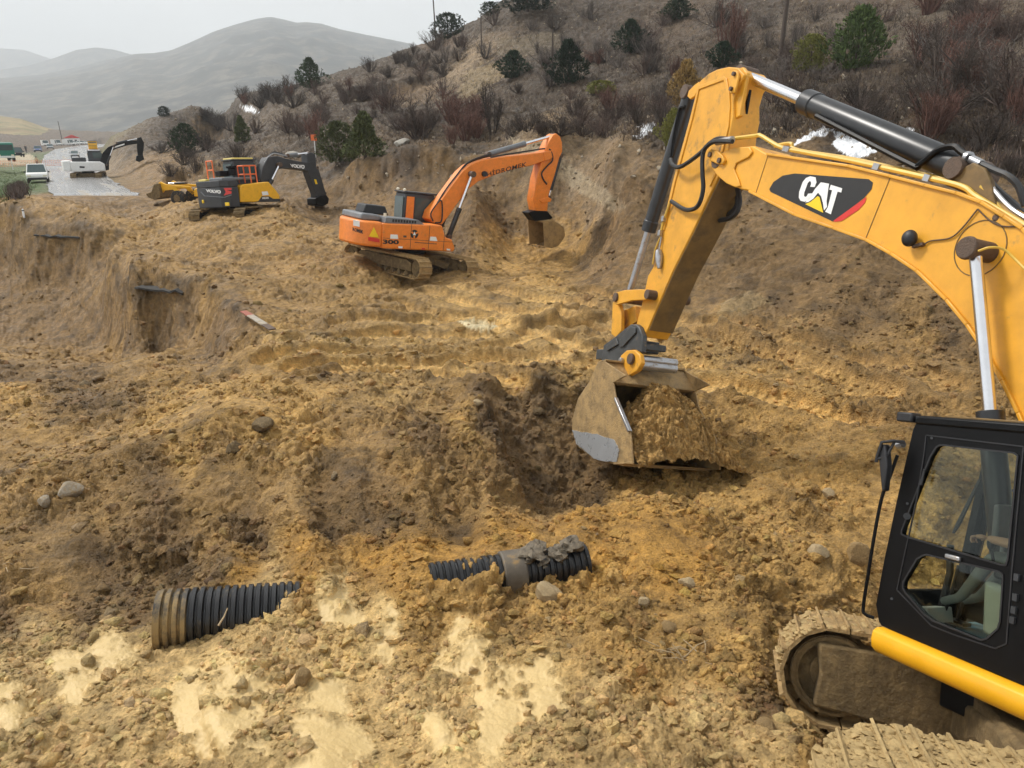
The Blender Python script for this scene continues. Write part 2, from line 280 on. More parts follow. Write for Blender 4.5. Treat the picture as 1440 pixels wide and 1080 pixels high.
 (850,180,50,'H'),(850,110,68,'H'),(850,40,95,'H'),(900,-40,130,'H'),(950,195,40,'H'),(950,120,58,'H'),(950,40,88,'E'),(1050,190,37,'H'),(1050,110,53,'H'),(1050,20,80,'H'),(1180,200,33.5,'H'),(1180,120,47,'H'),(1180,40,66,'E'),(1180,-60,105,'H'),(1300,210,30.5,'H'),(1300,120,43,'H'),(1300,40,60,'E'),(1440,240,26.5,'H'),(1440,130,37,'H'),(1440,40,52,'E'),(1440,-80,82,'H'),(1700,220,25,'H'),(1700,100,36,'H'),(1700,-50,60,'H'),(930,205,37.5,'H'),(1100,235,31,'S'),(1250,245,27.5,'S'),(1400,262,24.5,'S')]
FLAT = [  # world points (X, Y, z, kind): road side fields, far ground, back of the ridge
 (-40,62,-4.1,'G'),(-52,62,-4.6,'G'),(-46,76,-4.5,'G'),(-60,85,-4.8,'G'),(-75,110,-5,'T'),(-62,110,-4.7,'T'),(-72,125,-4.8,'T'),(-90,150,-4.9,'G'),(-120,200,-5,'G'),(-110,300,-4,'G'),(-200,300,-4,'E'),(-260,450,-3,'E'),(-90,480,-5,'E'),(-400,420,4,'E'),(-300,330,0,'E'),
 (-58,150,-4.4,'C'),(-70,180,-4.2,'C'),(-95,260,-4.6,'T'),(-105,330,-5,'T'),(-60,260,-6,'H'),(-40,200,-4,'H'),(-20,250,2,'H'),(20,250,14,'H'),(80,260,24,'H'),(-20,180,11,'H'),(10,160,16.5,'H'),(-45,200,-2,'H'),(160,250,40,'H'),(60,160,30,'H'),(110,120,33,'H'),(-30,400,-8,'H'),(100,420,5,'H'),(300,420,20,'H')]
PX = []
for (x, y, Y, k) in CPTS:
    q = at_y(x, y, Y); PX.append((q[0], q[1], q[2], KN.index(k)))
for q in FLAT: PX.append((q[0], q[1], q[2], KN.index(q[3])))
PX = np.array(PX)
US = 3.0
def uv(X, Y): return US * X / Y, np.log(Y)
cu, cv = uv(PX[:, 0], PX[:, 1])
def _K(d2): return np.where(d2 > 1e-12, .5 * d2 * np.log(d2 + 1e-20), 0.0)
n_ = len(PX); A = np.zeros((n_ + 3, n_ + 3)); D2 = (cu[:, None] - cu) ** 2 + (cv[:, None] - cv) ** 2
# interpolate tan(elevation) = z / Y: scale free
A[:n_, :n_] = _K(D2) + np.eye(n_) * 2e-4; A[:n_, n_] = 1; A[:n_, n_+1] = cu; A[:n_, n_+2] = cv; A[n_:, :n_] = A[:n_, n_:].T
SOL = np.linalg.solve(A, np.concatenate([PX[:, 2] / PX[:, 1], np.zeros(3)]))
KC = np.array([KIND[k][0] for k in KN]) * np.array([1.03, .98, .98]); KA = np.array([KIND[k][1] for k in KN]); KS = np.array([KIND[k][2] for k in KN])
kidx = PX[:, 3].astype(int)
def tps(u, v):
    d2 = (u[:, None] - cu) ** 2 + (v[:, None] - cv) ** 2
    return _K(d2) @ SOL[:n_] + SOL[n_] + SOL[n_+1] * u + SOL[n_+2] * v
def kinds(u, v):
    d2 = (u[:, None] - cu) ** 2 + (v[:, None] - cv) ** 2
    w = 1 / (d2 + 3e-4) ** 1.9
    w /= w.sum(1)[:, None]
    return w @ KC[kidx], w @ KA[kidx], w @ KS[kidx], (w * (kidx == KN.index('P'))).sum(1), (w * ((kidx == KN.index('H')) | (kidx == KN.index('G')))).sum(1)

NU, NV = 1250, 1150
U0, U1, V0, V1 = -1.25 * US, 1.3 * US, math.log(2.2), math.log(620.0)
# rows: finer where the picture needs it
vv = np.concatenate([np.linspace(V0, math.log(4.2), 40, endpoint=False), np.linspace(math.log(4.2), math.log(40), 760, endpoint=False), np.linspace(math.log(40), math.log(160), 270, endpoint=False), np.linspace(math.log(160), V1, 80)])
NV = len(vv)
uu = np.concatenate([np.linspace(U0, -.92 * US, 40, endpoint=False), np.linspace(-.92 * US, .92 * US, NU - 80, endpoint=False), np.linspace(.92 * US, U1, 40)])
# coarse evaluation, then bilinear
cu_n, cv_n = 300, 330
gu = np.linspace(U0, U1, cu_n); gv = np.linspace(V0, V1, cv_n)
GU, GV = np.meshgrid(gu, gv); fu, fv = GU.ravel(), GV.ravel()
T = np.concatenate([tps(fu[i:i+8000], fv[i:i+8000]) for i in range(0, len(fu), 8000)]).reshape(cv_n, cu_n)
def bil(Arr, u, v):
    a = np.clip((u - U0) / (U1 - U0) * (cu_n - 1), 0, cu_n - 1.001); b = np.clip((v - V0) / (V1 - V0) * (cv_n - 1), 0, cv_n - 1.001)
    i = a.astype(int); j = b.astype(int); a = a - i; b = b - j
    if Arr.ndim == 3: a = a[..., None]; b = b[..., None]
    return (Arr[j, i] * (1-a) + Arr[j, i+1] * a) * (1-b) + (Arr[j+1, i] * (1-a) + Arr[j+1, i+1] * a) * b
# road profile: (Y, z, px left, px right)
ROAD = [(49,-3.74,76,205),(54,-3.86,72,194),(60,-4.0,69,183),(75,-4.3,65,163),(100,-4.5,61,143),(140,-4.55,59,131),(200,-4.6,62,125),(300,-4.6,78,129),(420,-4.6,112,152),(520,-4.6,150,176)]
RD = []
for (Y, z, a, b) in ROAD:
    zc = Y * CP - z * SP; RD.append((Y, z, (a - 720) / FPX * zc, (b - 720) / FPX * zc))
RD = np.array(RD)
def road_at(Y): return np.interp(Y, RD[:, 0], RD[:, 1]), np.interp(Y, RD[:, 0], RD[:, 2]), np.interp(Y, RD[:, 0], RD[:, 3])
def sstep(a, b, x): t = np.clip((x - a) / (b - a), 0, 1); return t * t * (3 - 2 * t)

def pxpath(pts): return np.array([at_y(*p)[:2] for p in pts])
RUTS = [pxpath([(470,470,20.5),(560,462,21.3),(700,470,20.7),(860,455,21.6)]), pxpath([(500,520,17.0),(640,505,18.0),(780,508,17.8),(880,500,18.2)]), pxpath([(430,540,15.8),(560,522,16.8),(700,515,17.2),(830,520,16.9)]),
        pxpath([(600,410,27.0),(740,440,23.5),(860,470,20.6),(1000,520,16.6)]), pxpath([(700,405,27.0),(820,430,24.0),(960,465,20.5),(1090,510,17)]), pxpath([(540,440,23.6),(660,436,23.8),(790,450,22.3)]), pxpath([(980,470,20),(1100,510,17.0),(1240,560,14.3)]), pxpath([(1010,455,20.6),(1150,495,17.5),(1330,545,14.2)]), pxpath([(1000,540,15.3),(1120,560,14.3),(1260,600,12.6)]), pxpath([(380,505,17.6),(520,492,18.9),(680,492,19.0),(830,478,20.0)]), pxpath([(560,425,25.2),(700,455,21.8),(800,492,18.7)]), pxpath([(480,455,22.2),(620,448,22.8),(760,452,22.3),(850,440,23.2)]), pxpath([(820,400,27),(900,430,23.6),(990,470,20)]), pxpath([(420,520,16.8),(560,508,17.7),(720,540,15.5)])]
def ruts(X, Y):
    dz = np.zeros_like(X); m = np.zeros_like(X); rmm = np.zeros_like(X)
    for P in RUTS:
        best = np.full(X.shape, 1e9); al = np.zeros_like(X); acc = 0
        for i in range(len(P) - 1):
            a, b = P[i], P[i+1]; d = b - a; l = np.linalg.norm(d); d = d / l
            t = np.clip((X - a[0]) * d[0] + (Y - a[1]) * d[1], 0, l)
            q = np.hypot(X - a[0] - t * d[0], Y - a[1] - t * d[1]); k = q < best
            best = np.where(k, q, best); al = np.where(k, acc + t, al); acc += l
        best = best + .07 * perlin(X * 1.5, Y * 1.5, 0 * X, 38); w = 1 - sstep(.34, .48, best); rim = sstep(.36, .52, best) * (1 - sstep(.55, 1.0, best)); rmm = np.maximum(rmm, rim)
        dz += w * (-.16 + .035 * (np.sin(al * 2 * math.pi / .21) > .3)) + rim * .10; m = np.maximum(m, w)
    return dz, m - .55 * rmm * (1 - m)

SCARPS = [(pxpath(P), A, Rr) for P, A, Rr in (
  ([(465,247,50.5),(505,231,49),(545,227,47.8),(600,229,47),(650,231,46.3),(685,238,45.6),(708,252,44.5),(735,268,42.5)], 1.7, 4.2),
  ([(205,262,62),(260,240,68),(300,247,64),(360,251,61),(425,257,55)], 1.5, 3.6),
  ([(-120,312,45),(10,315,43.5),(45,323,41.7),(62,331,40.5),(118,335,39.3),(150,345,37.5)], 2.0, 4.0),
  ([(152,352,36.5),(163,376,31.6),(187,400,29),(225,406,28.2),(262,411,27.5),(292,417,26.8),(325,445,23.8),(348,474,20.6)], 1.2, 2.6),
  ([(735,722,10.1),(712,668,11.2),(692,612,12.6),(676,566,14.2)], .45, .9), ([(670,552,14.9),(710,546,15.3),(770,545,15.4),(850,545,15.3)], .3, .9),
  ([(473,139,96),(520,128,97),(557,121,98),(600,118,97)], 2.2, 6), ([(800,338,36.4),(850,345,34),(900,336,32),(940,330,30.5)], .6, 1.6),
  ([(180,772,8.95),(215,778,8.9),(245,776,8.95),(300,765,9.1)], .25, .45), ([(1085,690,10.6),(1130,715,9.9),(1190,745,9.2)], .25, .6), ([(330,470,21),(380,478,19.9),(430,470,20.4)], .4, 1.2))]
def build_fields(u, v, full):
    """z, colour, soil weights on arrays u, v (1-D)"""
    Y = np.exp(v); X = u / US * Y
    t = bil(T, u, v)
    z = t * Y
    wx = perlin(X * .9, Y * .9, z, 3) * .06 + perlin(u * 3, v * 6, 0 * u, 5) * .07
    wy = perlin(X * .9, Y * .9, z, 4) * .03 + perlin(u * 3, v * 6, 0 * u, 6) * .035
    uw, vw = u + wx, v + wy
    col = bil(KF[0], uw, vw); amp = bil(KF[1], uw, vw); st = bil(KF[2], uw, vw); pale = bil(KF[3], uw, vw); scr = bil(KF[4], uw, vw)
    # lumps (billow noise), large to small; the smallest only where they can be seen
    z0 = z
    big = perlin(X * .35, Y * .35, z0 * .35, 11)
    z = z + big * np.clip(amp * 2.2, 0, .25) * np.clip(Y / 12, .5, 1.3)
    l1 = np.abs(perlin(X * 1.1, Y * 1.1, z0 * 1.1, 12)); l2 = np.abs(perlin(X * 2.7 + .3 * big, Y * 2.7, z0 * 2.7, 13))
    l3 = np.abs(perlin(X * 6.5, Y * 6.5, z0 * 6.5, 14))
    patch = sstep(-.35, .35, perlin(X * .6, Y * .6, z0 * .6, 19))
    a_ = amp * (.40 + .95 * patch)
    dz = a_ * (1.5 * (l1 - .3) + 1.6 * (l2 - .3) + 1.0 * (l3 - .3))
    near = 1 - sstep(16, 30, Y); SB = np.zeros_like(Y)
    k = Y < 30
    l4 = np.zeros_like(Y); l5 = np.zeros_like(Y); l6 = np.zeros_like(Y)
    l4[k] = np.abs(perlin(X[k] * 14, Y[k] * 14, z0[k] * 14, 15)) - .25
    k = Y < 18
    l5[k] = np.abs(perlin(X[k] * 31, Y[k] * 31, z0[k] * 31, 16)) - .25
    l6[k] = perlin(X[k] * 64, Y[k] * 64, z0[k] * 64, 17)
    dz = dz + a_ * (.42 * l4 * near + .20 * l5 + .07 * l6)
    # pale liquid mud: level pools between the lumps
    lev = -.122 + .13 * (pale + .24 * perlin(X * 1.1, Y * 1.1, z0, 21) + .16 * perlin(X * 3.1, Y * 3.1, z0, 22) - .10)
    pool = (1 - sstep(-.006, .040, dz - lev)) * sstep(.10, .35, pale)
    dz = np.where(pale > .12, np.maximum(dz, lev - .004 + .22 * (dz - lev)), dz)
    zb_ = np.zeros_like(z)
    for (P, A_, R_) in SCARPS:
        k = np.where((np.abs(Y - P[:, 1].mean()) < np.ptp(P[:, 1]) / 2 + R_ + 2) & (np.abs(X - P[:, 0].mean()) < np.ptp(P[:, 0]) / 2 + R_ + 2))[0]
        if len(k) == 0: continue
        x, y = X[k], Y[k]; jit = .055 * R_ * perlin(x * 1.6 / R_, y * 1.6 / R_, 0 * x, 35) + .045 * R_ * perlin(x * 7 / R_, y * 7 / R_, 0 * x, 36)
        best = np.full(len(k), 1e9); sg = np.zeros(len(k)); tt = np.zeros(len(k))
        n_s = len(P) - 1
        for i in range(n_s):
            a, b = P[i], P[i+1]; d = b - a; l = np.linalg.norm(d); d = d / l; t = np.clip((x - a[0]) * d[0] + (y - a[1]) * d[1], 0, l)
            q = np.hypot(x - a[0] - t * d[0], y - a[1] - t * d[1]); m = q < best; best = np.where(m, q, best); sg = np.where(m, np.sign(d[0] * (y - a[1]) - d[1] * (x - a[0])), sg); tt = np.where(m, (i + t / l) / n_s, tt)
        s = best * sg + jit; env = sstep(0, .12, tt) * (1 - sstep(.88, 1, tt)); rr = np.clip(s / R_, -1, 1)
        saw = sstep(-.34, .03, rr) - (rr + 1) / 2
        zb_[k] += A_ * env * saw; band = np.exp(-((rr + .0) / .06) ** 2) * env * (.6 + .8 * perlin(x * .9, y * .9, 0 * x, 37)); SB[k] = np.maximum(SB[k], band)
    # scraped streaks down the cut faces
    s1 = perlin((X * .85 + Y * .5) * 2.6, (Y * .85 - X * .5) * .35, z0 * .5, 31); s2 = perlin((X * .85 + Y * .5) * 7, (Y * .85 - X * .5) * .6, z0 * .9, 32)
    dz = dz + st * (.11 * s1 + .07 * s2)
    rz, rm = ruts(X, Y)
    plat = 1 - sstep(.5, .9, scr)
    dz = dz * (1 - .65 * np.maximum(rm, 0)) + rz * plat
    z = z + zb_
    # road bed
    zr, xl, xr = road_at(Y)
    wv = perlin(X * .4, Y * .4, 0 * X, 33) * 1.2
    near_end = sstep(48.2, 51.5, Y + perlin(X * .5, Y * .5, 0 * X, 34) * 1.6)
    inr = sstep(-4.5, -.2, X - xl + wv * .3) * (1 - sstep(.2, 5.0, X - xr + wv * .3)) * near_end * (1 - sstep(500, 530, Y))
    z = z * (1 - inr) + (zr - .07) * inr; dz = dz * (1 - inr)
    # colours: clumps of other soils
    c1 = perlin(X * .8, Y * .8, z0 * .8, 41); c2 = perlin(X * 3.1, Y * 3.1, z0 * 3.1, 42); c3 = perlin(X * 9, Y * 9, z0 * 9, 43)
    f = 1 + .26 * c1 + .20 * c2 + .10 * c3
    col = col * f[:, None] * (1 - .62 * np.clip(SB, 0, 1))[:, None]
    # darker patches scattered by noise, weaker on the pale soils
    col = col * (1 - .35 * sstep(.15, .5, perlin(X * 1.7, Y * 1.7, z0 * 1.7, 44)) * (1 - pale) * (1 - .7 * sstep(.36, .5, col[:, 0])))[:, None]
    pc = np.array([.62, .455, .21]); col = col * (1 + .25 * pale * (1 - pool))[:, None]; col = col * (1 - pool[:, None]) + pc * pool[:, None] * (1 + .05 * c2)[:, None]
    col = col * (1 + .42 * np.maximum(rm, 0) + .35 * np.minimum(rm, 0) * (1 - sstep(.5, .9, scr)))[:, None]
    return X, Y, z, np.clip(col, .01, .95), pool, scr, inr, dz
_k = [kinds(fu[i:i+8000], fv[i:i+8000]) for i in range(0, len(fu), 8000)]
KF = [np.concatenate([a[q] for a in _k]).reshape((cv_n, cu_n, 3) if q == 0 else (cv_n, cu_n)) for q in range(5)]

UU, VV = np.meshgrid(uu, vv)
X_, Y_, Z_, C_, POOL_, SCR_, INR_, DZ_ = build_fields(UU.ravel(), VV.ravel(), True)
# lumps stand out along the surface normal, so that steep faces are lumpy too
def _grid(a): return a.reshape(NV, NU)
_X, _Y, _Zb = _grid(X_), _grid(Y_), _grid(Z_)
def _d(a, ax): return np.gradient(a, axis=ax)
e1 = np.stack([_d(_X, 1), _d(_Y, 1), _d(_Zb, 1)], -1); e2 = np.stack([_d(_X, 0), _d(_Y, 0), _d(_Zb, 0)], -1)
nm = np.cross(e1, e2); nm /= np.linalg.norm(nm, axis=2)[..., None] + 1e-12; nm *= np.sign(nm[..., 2:3] + 1e-9); nm = nm.reshape(-1, 3)
h_ = np.hypot(nm[:, 0], nm[:, 1]); nm[:, :2] *= np.minimum(1, .75 / (h_ + 1e-9))[:, None]
Zg = (Z_ + DZ_ * nm[:, 2]).reshape(NV, NU)
X_ = X_ + nm[:, 0] * DZ_; Y_ = Y_ + nm[:, 1] * DZ_; Z_ = Z_ + nm[:, 2] * DZ_
# grass, snow and track masks given as photo outlines -> painted on as soil of another kind
def inpoly(px, py, poly):
    c = np.zeros(px.shape, bool); n = len(poly)
    for i in range(n):
        x1, y1 = poly[i]; x2, y2 = poly[(i+1) % n]
        k = ((y1 > py) != (y2 > py)); c ^= k & (px < (x2 - x1) * (py - y1) / (y2 - y1 + 1e-9) + x1)
    return c
dep = Y_ * CP - Z_ * SP; PXg = 720 + FPX * X_ / dep; PYg = 540 - FPX * (Y_ * SP + Z_ * CP) / dep
wob = perlin(X_ * .8, Y_ * .8, Z_ * .8, 51) * 9 + perlin(X_ * 2.5, Y_ * 2.5, Z_ * 2.5, 52) * 6
SNOW = [[(1112,205),(1140,186),(1168,172),(1180,180),(1150,192),(1120,206)], [(1174,184),(1196,180),(1240,192),(1228,212),(1196,224),(1174,206)], [(1222,170),(1244,172),(1268,186),(1252,188)], [(890,192),(905,178),(922,172),(918,184),(900,194)], [(1278,180),(1290,184),(1284,188)], [(340,151),(352,149),(362,156),(350,158)], [(300,164),(312,166),(304,172)]]
snow = np.zeros(len(X_), bool)
for P in SNOW: snow |= inpoly(PXg + wob * .8, PYg + wob * .4, P)
C_[snow] = (.82, .84, .87)
def paint(poly, c, w=.8, sc=1.0):
    k = inpoly(PXg + wob * sc, PYg + wob * .6 * sc, poly); C_[k] = C_[k] * (1 - w) + np.array(c) * w * (1 + .3 * perlin(X_[k] * 2, Y_[k] * 2, Z_[k] * 2, 61)[:, None])
paint([(655,100),(700,85),(712,100),(690,120),(668,138),(640,140)], (.30,.22,.11), .55)
paint([(540,128),(580,116),(620,118),(612,140),(570,150),(530,146)], (.24,.155,.08), .5)
paint([(700,55),(790,45),(800,66),(760,78),(700,80)], (.2,.155,.09), .4)
paint([(560,52),(640,44),(650,62),(600,72)], (.2,.13,.08), .4)
paint([(715,190),(760,205),(800,230),(850,265),(882,292),(860,296),(810,268),(770,240),(720,206)], (.36,.285,.18), .7)
paint([(1090,20),(1300,10),(1440,30),(1440,95),(1250,70),(1100,50)], (.2,.165,.12), .25)
paint([(-400,232),(40,236),(60,262),(28,275),(-400,300)], (.075,.115,.030), .9)
paint([(-50,214),(44,216),(52,230),(-50,232)], (.46,.37,.25), .8)
paint([(1010,430),(1060,410),(1080,420),(1040,446),(1010,450)], (.36,.27,.14), .45)
paint([(645,452),(668,448),(700,456),(690,464),(660,462)], (.72,.60,.36), .95, .4)
# footprints of patchy pale stones on the hill
me = bpy.data.meshes.new('ground'); me.vertices.add(NU * NV)
me.vertices.foreach_set('co', np.stack([X_, Y_, Z_], 1).astype(np.float32).ravel())
ii = (np.arange(NV - 1)[:, None] * NU + np.arange(NU - 1)).ravel()
quads = np.stack([ii, ii + 1, ii + 1 + NU, ii + NU], 1).astype(np.int32); nq = len(quads)
me.loops.add(nq * 4); me.polygons.add(nq)
me.loops.foreach_set('vertex_index', quads.ravel()); me.polygons.foreach_set('loop_start', np.arange(nq, dtype=np.int32) * 4)
try: me.polygons.foreach_set('loop_total', np.full(nq, 4, np.int32))
except Exception: pass
me.update(calc_edges=True)
me.polygons.foreach_set('use_smooth', np.ones(nq, bool))
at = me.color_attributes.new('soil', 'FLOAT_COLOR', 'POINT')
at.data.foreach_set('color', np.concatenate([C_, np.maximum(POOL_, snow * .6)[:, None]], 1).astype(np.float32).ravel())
ground = bpy.data.objects.new('ground', me); COL.objects.link(ground)
tag(ground, 'churned ochre and brown earth of the landslide and the scrub hillside', 'ground', kind='structure')

def soil_mat(name, bump=1.0):
    m = bpy.data.materials.new(name); m.use_nodes = True; nt = m.node_tree; N = nt.nodes; K = nt.links; b = N['Principled BSDF']
    a = N.new('ShaderNodeAttribute'); a.attribute_name = 'soil'
    tc = N.new('ShaderNodeTexCoord')
    def nz(s, d, r=.7):
        n = N.new('ShaderNodeTexNoise'); n.inputs['Scale'].default_value = s; n.inputs['Detail'].default_value = d; n.inputs['Roughness'].default_value = r; K.new(tc.outputs['Object'], n.inputs['Vector']); return n
    n1 = nz(5.5, 10, .72); n2 = nz(34, 6, .7); v = N.new('ShaderNodeTexVoronoi'); v.inputs['Scale'].default_value = 26; K.new(tc.outputs['Object'], v.inputs['Vector'])
    r1 = N.new('ShaderNodeMapRange'); r1.inputs[1].default_value = .34; r1.inputs[2].default_value = .66; r1.inputs[3].default_value = .58; r1.inputs[4].default_value = 1.42; K.new(n1.outputs['Fac'], r1.inputs[0])
    r2 = N.new('ShaderNodeMapRange'); r2.inputs[1].default_value = .3; r2.inputs[2].default_value = .7; r2.inputs[3].default_value = .76; r2.inputs[4].default_value = 1.24; K.new(n2.outputs['Fac'], r2.inputs[0])
    mu = N.new('ShaderNodeMath'); mu.operation = 'MULTIPLY'; K.new(r1.outputs[0], mu.inputs[0]); K.new(r2.outputs[0], mu.inputs[1])
    # less mottling on the smooth liquid mud (alpha)
    one = N.new('ShaderNodeMix'); one.data_type = 'FLOAT'; K.new(a.outputs['Alpha'], one.inputs['Factor']); K.new(mu.outputs[0], one.inputs['A']); one.inputs['B'].default_value = 1.0
    mx = N.new('ShaderNodeMix'); mx.data_type = 'RGBA'; mx.blend_type = 'MULTIPLY'; mx.inputs['Factor'].default_value = 1; K.new(a.outputs['Color'], mx.inputs['A']); K.new(one.outputs['Result'], mx.inputs['B'])
    K.new(mx.outputs['Result'], b.inputs['Base Color'])
    ro = N.new('ShaderNodeMapRange'); ro.inputs[1].default_value = .4; ro.inputs[2].default_value = .62; ro.inputs[3].default_value = .88; ro.inputs[4].default_value = .52; n4 = nz(1.4, 6); K.new(n4.outputs['Fac'], ro.inputs[0])
    rr = N.new('ShaderNodeMix'); rr.data_type = 'FLOAT'; K.new(a.outputs['Alpha'], rr.inputs['Factor']); K.new(ro.outputs[0], rr.inputs['A']); rr.inputs['B'].default_value = .36; K.new(rr.outputs['Result'], b.inputs['Roughness'])
    b.inputs['Specular IOR Level'].default_value = .35
    ad = N.new('ShaderNodeMath'); ad.operation = 'MULTIPLY_ADD'; ad.inputs[1].default_value = .25; K.new(n2.outputs['Fac'], ad.inputs[0]); K.new(n1.outputs['Fac'], ad.inputs[2])
    a2 = N.new('ShaderNodeMath'); a2.operation = 'MULTIPLY_ADD'; a2.inputs[1].default_value = -.22; K.new(v.outputs['Distance'], a2.inputs[0]); K.new(ad.outputs[0], a2.inputs[2])
    st = N.new('ShaderNodeMapRange'); st.inputs[3].default_value = bump; st.inputs[4].default_value = .30; K.new(a.outputs['Alpha'], st.inputs[0])
    bp = N.new('ShaderNodeBump'); bp.inputs['Distance'].default_value = .11; K.new(st.outputs[0], bp.inputs['Strength']); K.new(a2.outputs[0], bp.inputs['Height']); K.new(bp.outputs[0], b.inputs['Normal'])
    return m
M_['soil'] = soil_mat('soil'); me.materials.append(M_['soil'])

# ---- queries on the finished ground
def gz(X, Y):
    u = US * X / Y; v = math.log(Y)
    i = int(np.clip(np.searchsorted(uu, u) - 1, 0, NU - 2)); j = int(np.clip(np.searchsorted(vv, v) - 1, 0, NV - 2))
    a = (u - uu[i]) / (uu[i+1] - uu[i]); b = (v - vv[j]) / (vv[j+1] - vv[j])
    return float((Zg[j,i]*(1-a)+Zg[j,i+1]*a)*(1-b)+(Zg[j+1,i]*(1-a)+Zg[j+1,i+1]*a)*b)
def hit(px, py, y0=3.0, y1=500.0):
    """first ground point seen through a photo pixel"""
    d = ray(px, py); d = d / d[1]; u = US * d[0]
    i = int(np.clip(np.searchsorted(uu, u) - 1, 0, NU - 2)); a = (u - uu[i]) / (uu[i+1] - uu[i])
    colz = Zg[:, i] * (1 - a) + Zg[:, i+1] * a; Yr = np.exp(vv)
    k = np.where((colz >= d[2] * Yr) & (Yr > y0) & (Yr < y1))[0]
    if len(k) == 0: return None
    j = k[0]
    if j > 0:
        f0 = colz[j-1] - d[2] * Yr[j-1]; f1 = colz[j] - d[2] * Yr[j]; t = f0 / (f0 - f1 + 1e-12); Y = Yr[j-1] + (Yr[j] - Yr[j-1]) * t
    else: Y = Yr[j]
    return np.array([d[0] * Y, Y, d[2] * Y])
def zcam(P): return P[1] * CP - P[2] * SP
def mpp(P): return zcam(P) / FPX        # metres per photo pixel at a point

# ---- the wet road
rb = MB(); nr = 60; Ys = np.exp(np.linspace(math.log(51.5), math.log(519), nr)); vs = []; fs = []
for j, Y in enumerate(Ys):
    z, a, b = road_at(Y)
    for i in range(13):
        t = i / 12; e = perlin(np.array([Y * .35]), np.array([t * 2.0]), np.array([3.0]), 71)[0]
        x = a + (b - a) * t + (e * .5 if i in (0, 12) else 0)
        yy = Y + (perlin(np.array([x * .5]), np.array([1.0]), np.array([0.]), 72)[0] * 2.0 if j == 0 else 0)
        vs.append((x, yy, z + .03 * math.sin(math.pi * t) - (.5 if j == 0 else 0)))
for j in range(nr - 1):
    for i in range(12): fs.append((j*13+i, j*13+i+1, (j+1)*13+i+1, (j+1)*13+i))
M_['road'] = pm('wet_road', (.24, .235, .23), .20, var=.30, vs=.9, dirt=.36, ds=.8, dcol=(.34, .29, .22))
for n_ in list(M_['road'].node_tree.nodes):
    if n_.type == 'TEX_NOISE':
        mp_ = M_['road'].node_tree.nodes.new('ShaderNodeMapping'); mp_.inputs['Scale'].default_value = (1.1, .05, 1); src = n_.inputs['Vector'].links[0].from_socket; mq_ = M_['road'].node_tree.nodes.new('ShaderNodeMapping'); mq_.inputs['Rotation'].default_value = (0, 0, R(-31))
        M_['road'].node_tree.links.new(src, mq_.inputs[0]); M_['road'].node_tree.links.new(mq_.outputs[0], mp_.inputs[0]); M_['road'].node_tree.links.new(mp_.outputs[0], n_.inputs['Vector'])
rb.add(vs, fs); road = rb.build('road', M_['road']); tag(road, 'pale wet road surface ending at the landslide edge', 'road', kind='structure')

# ---- loose clods and gravel: far too many to count
def ico():
    bm = bmesh.new(); bmesh.ops.create_icosphere(bm, subdivisions=1, radius=1); bm.verts.ensure_lookup_table()
    v = np.array([q.co[:] for q in bm.verts]); f = np.array([[q.index for q in p.verts] for p in bm.faces]); bm.free(); return v, f
IV, IF = ico()
def scatter(name, n, ufn, size, label, seed, flat=.75):
    rg = np.random.default_rng(seed); u, v = ufn(rg, n)
    X, Y, z, c, pool, scr, inr, dz_ = build_fields(u, v, False)
    k = (pool < .4) & (inr < .3) & (scr < .6); 
    X, Y, c = X[k], Y[k], c[k]; n = len(X)
    z = np.array([gz(a, b) for a, b in zip(X, Y)])
    r = size(rg, n) * (.75 + .04 * Y)
    sh = IV[None] * (1 + .34 * rg.normal(size=(n, len(IV), 1)).clip(-1.2, 1.4))
    rot = rg.normal(size=(n, 4)); rot /= np.linalg.norm(rot, axis=1)[:, None]; w, x, y, q = rot.T
    Rm = np.stack([1-2*(y*y+q*q), 2*(x*y-q*w), 2*(x*q+y*w), 2*(x*y+q*w), 1-2*(x*x+q*q), 2*(y*q-x*w), 2*(x*q-y*w), 2*(y*q+x*w), 1-2*(x*x+y*y)], 1).reshape(n, 3, 3)
    sh = np.einsum('nij,nkj->nki', Rm, sh * (rg.uniform(.6, 1.25, (n, 1, 3)))) * r[:, None, None]; sh[..., 2] *= flat
    P = sh + np.stack([X, Y, z + r * .08], 1)[:, None]
    m2 = bpy.data.meshes.new(name); nv = len(IV); m2.vertices.add(n * nv); m2.vertices.foreach_set('co', P.astype(np.float32).ravel())
    F = (IF[None] + (np.arange(n) * nv)[:, None, None]).astype(np.int32).reshape(-1, 3); nf = len(F)
    m2.loops.add(nf * 3); m2.polygons.add(nf); m2.loops.foreach_set('vertex_index', F.ravel()); m2.polygons.foreach_set('loop_start', np.arange(nf, dtype=np.int32) * 3)
    m2.update(calc_edges=True)
    m2.polygons.foreach_set('use_smooth', np.repeat(rg.random(n) < .35, len(IF)))
    cc = c * rg.uniform(.75, 1.3, (n, 1)) * (1 + rg.normal(size=(n, 3)) * .03)
    cc = np.where((rg.random(n) < .02)[:, None], cc * .5 + np.array([.24, .19, .12]) * .6, cc)
    a2 = m2.color_attributes.new('soil', 'FLOAT_COLOR', 'POINT')
    a2.data.foreach_set('color', np.concatenate([np.repeat(np.clip(cc, .01, .9), nv, 0), np.zeros((n * nv, 1))], 1).astype(np.float32).ravel())
    o = bpy.data.objects.new(name, m2); COL.objects.link(o); m2.materials.append(M_['soil'])
    return tag(o, label, 'soil', kind='stuff')
def near_uv(rg, n):
    v = rg.uniform(math.log(4.2), math.log(20), n); u = rg.uniform(-.95, .95, n) * US
    d = perlin(u * 2.2, v * 5, 0 * u, 81) + .6 * perlin(u * 7, v * 14, 0 * u, 82); k = d > rg.uniform(-.55, .75, n); return u[k], v[k]
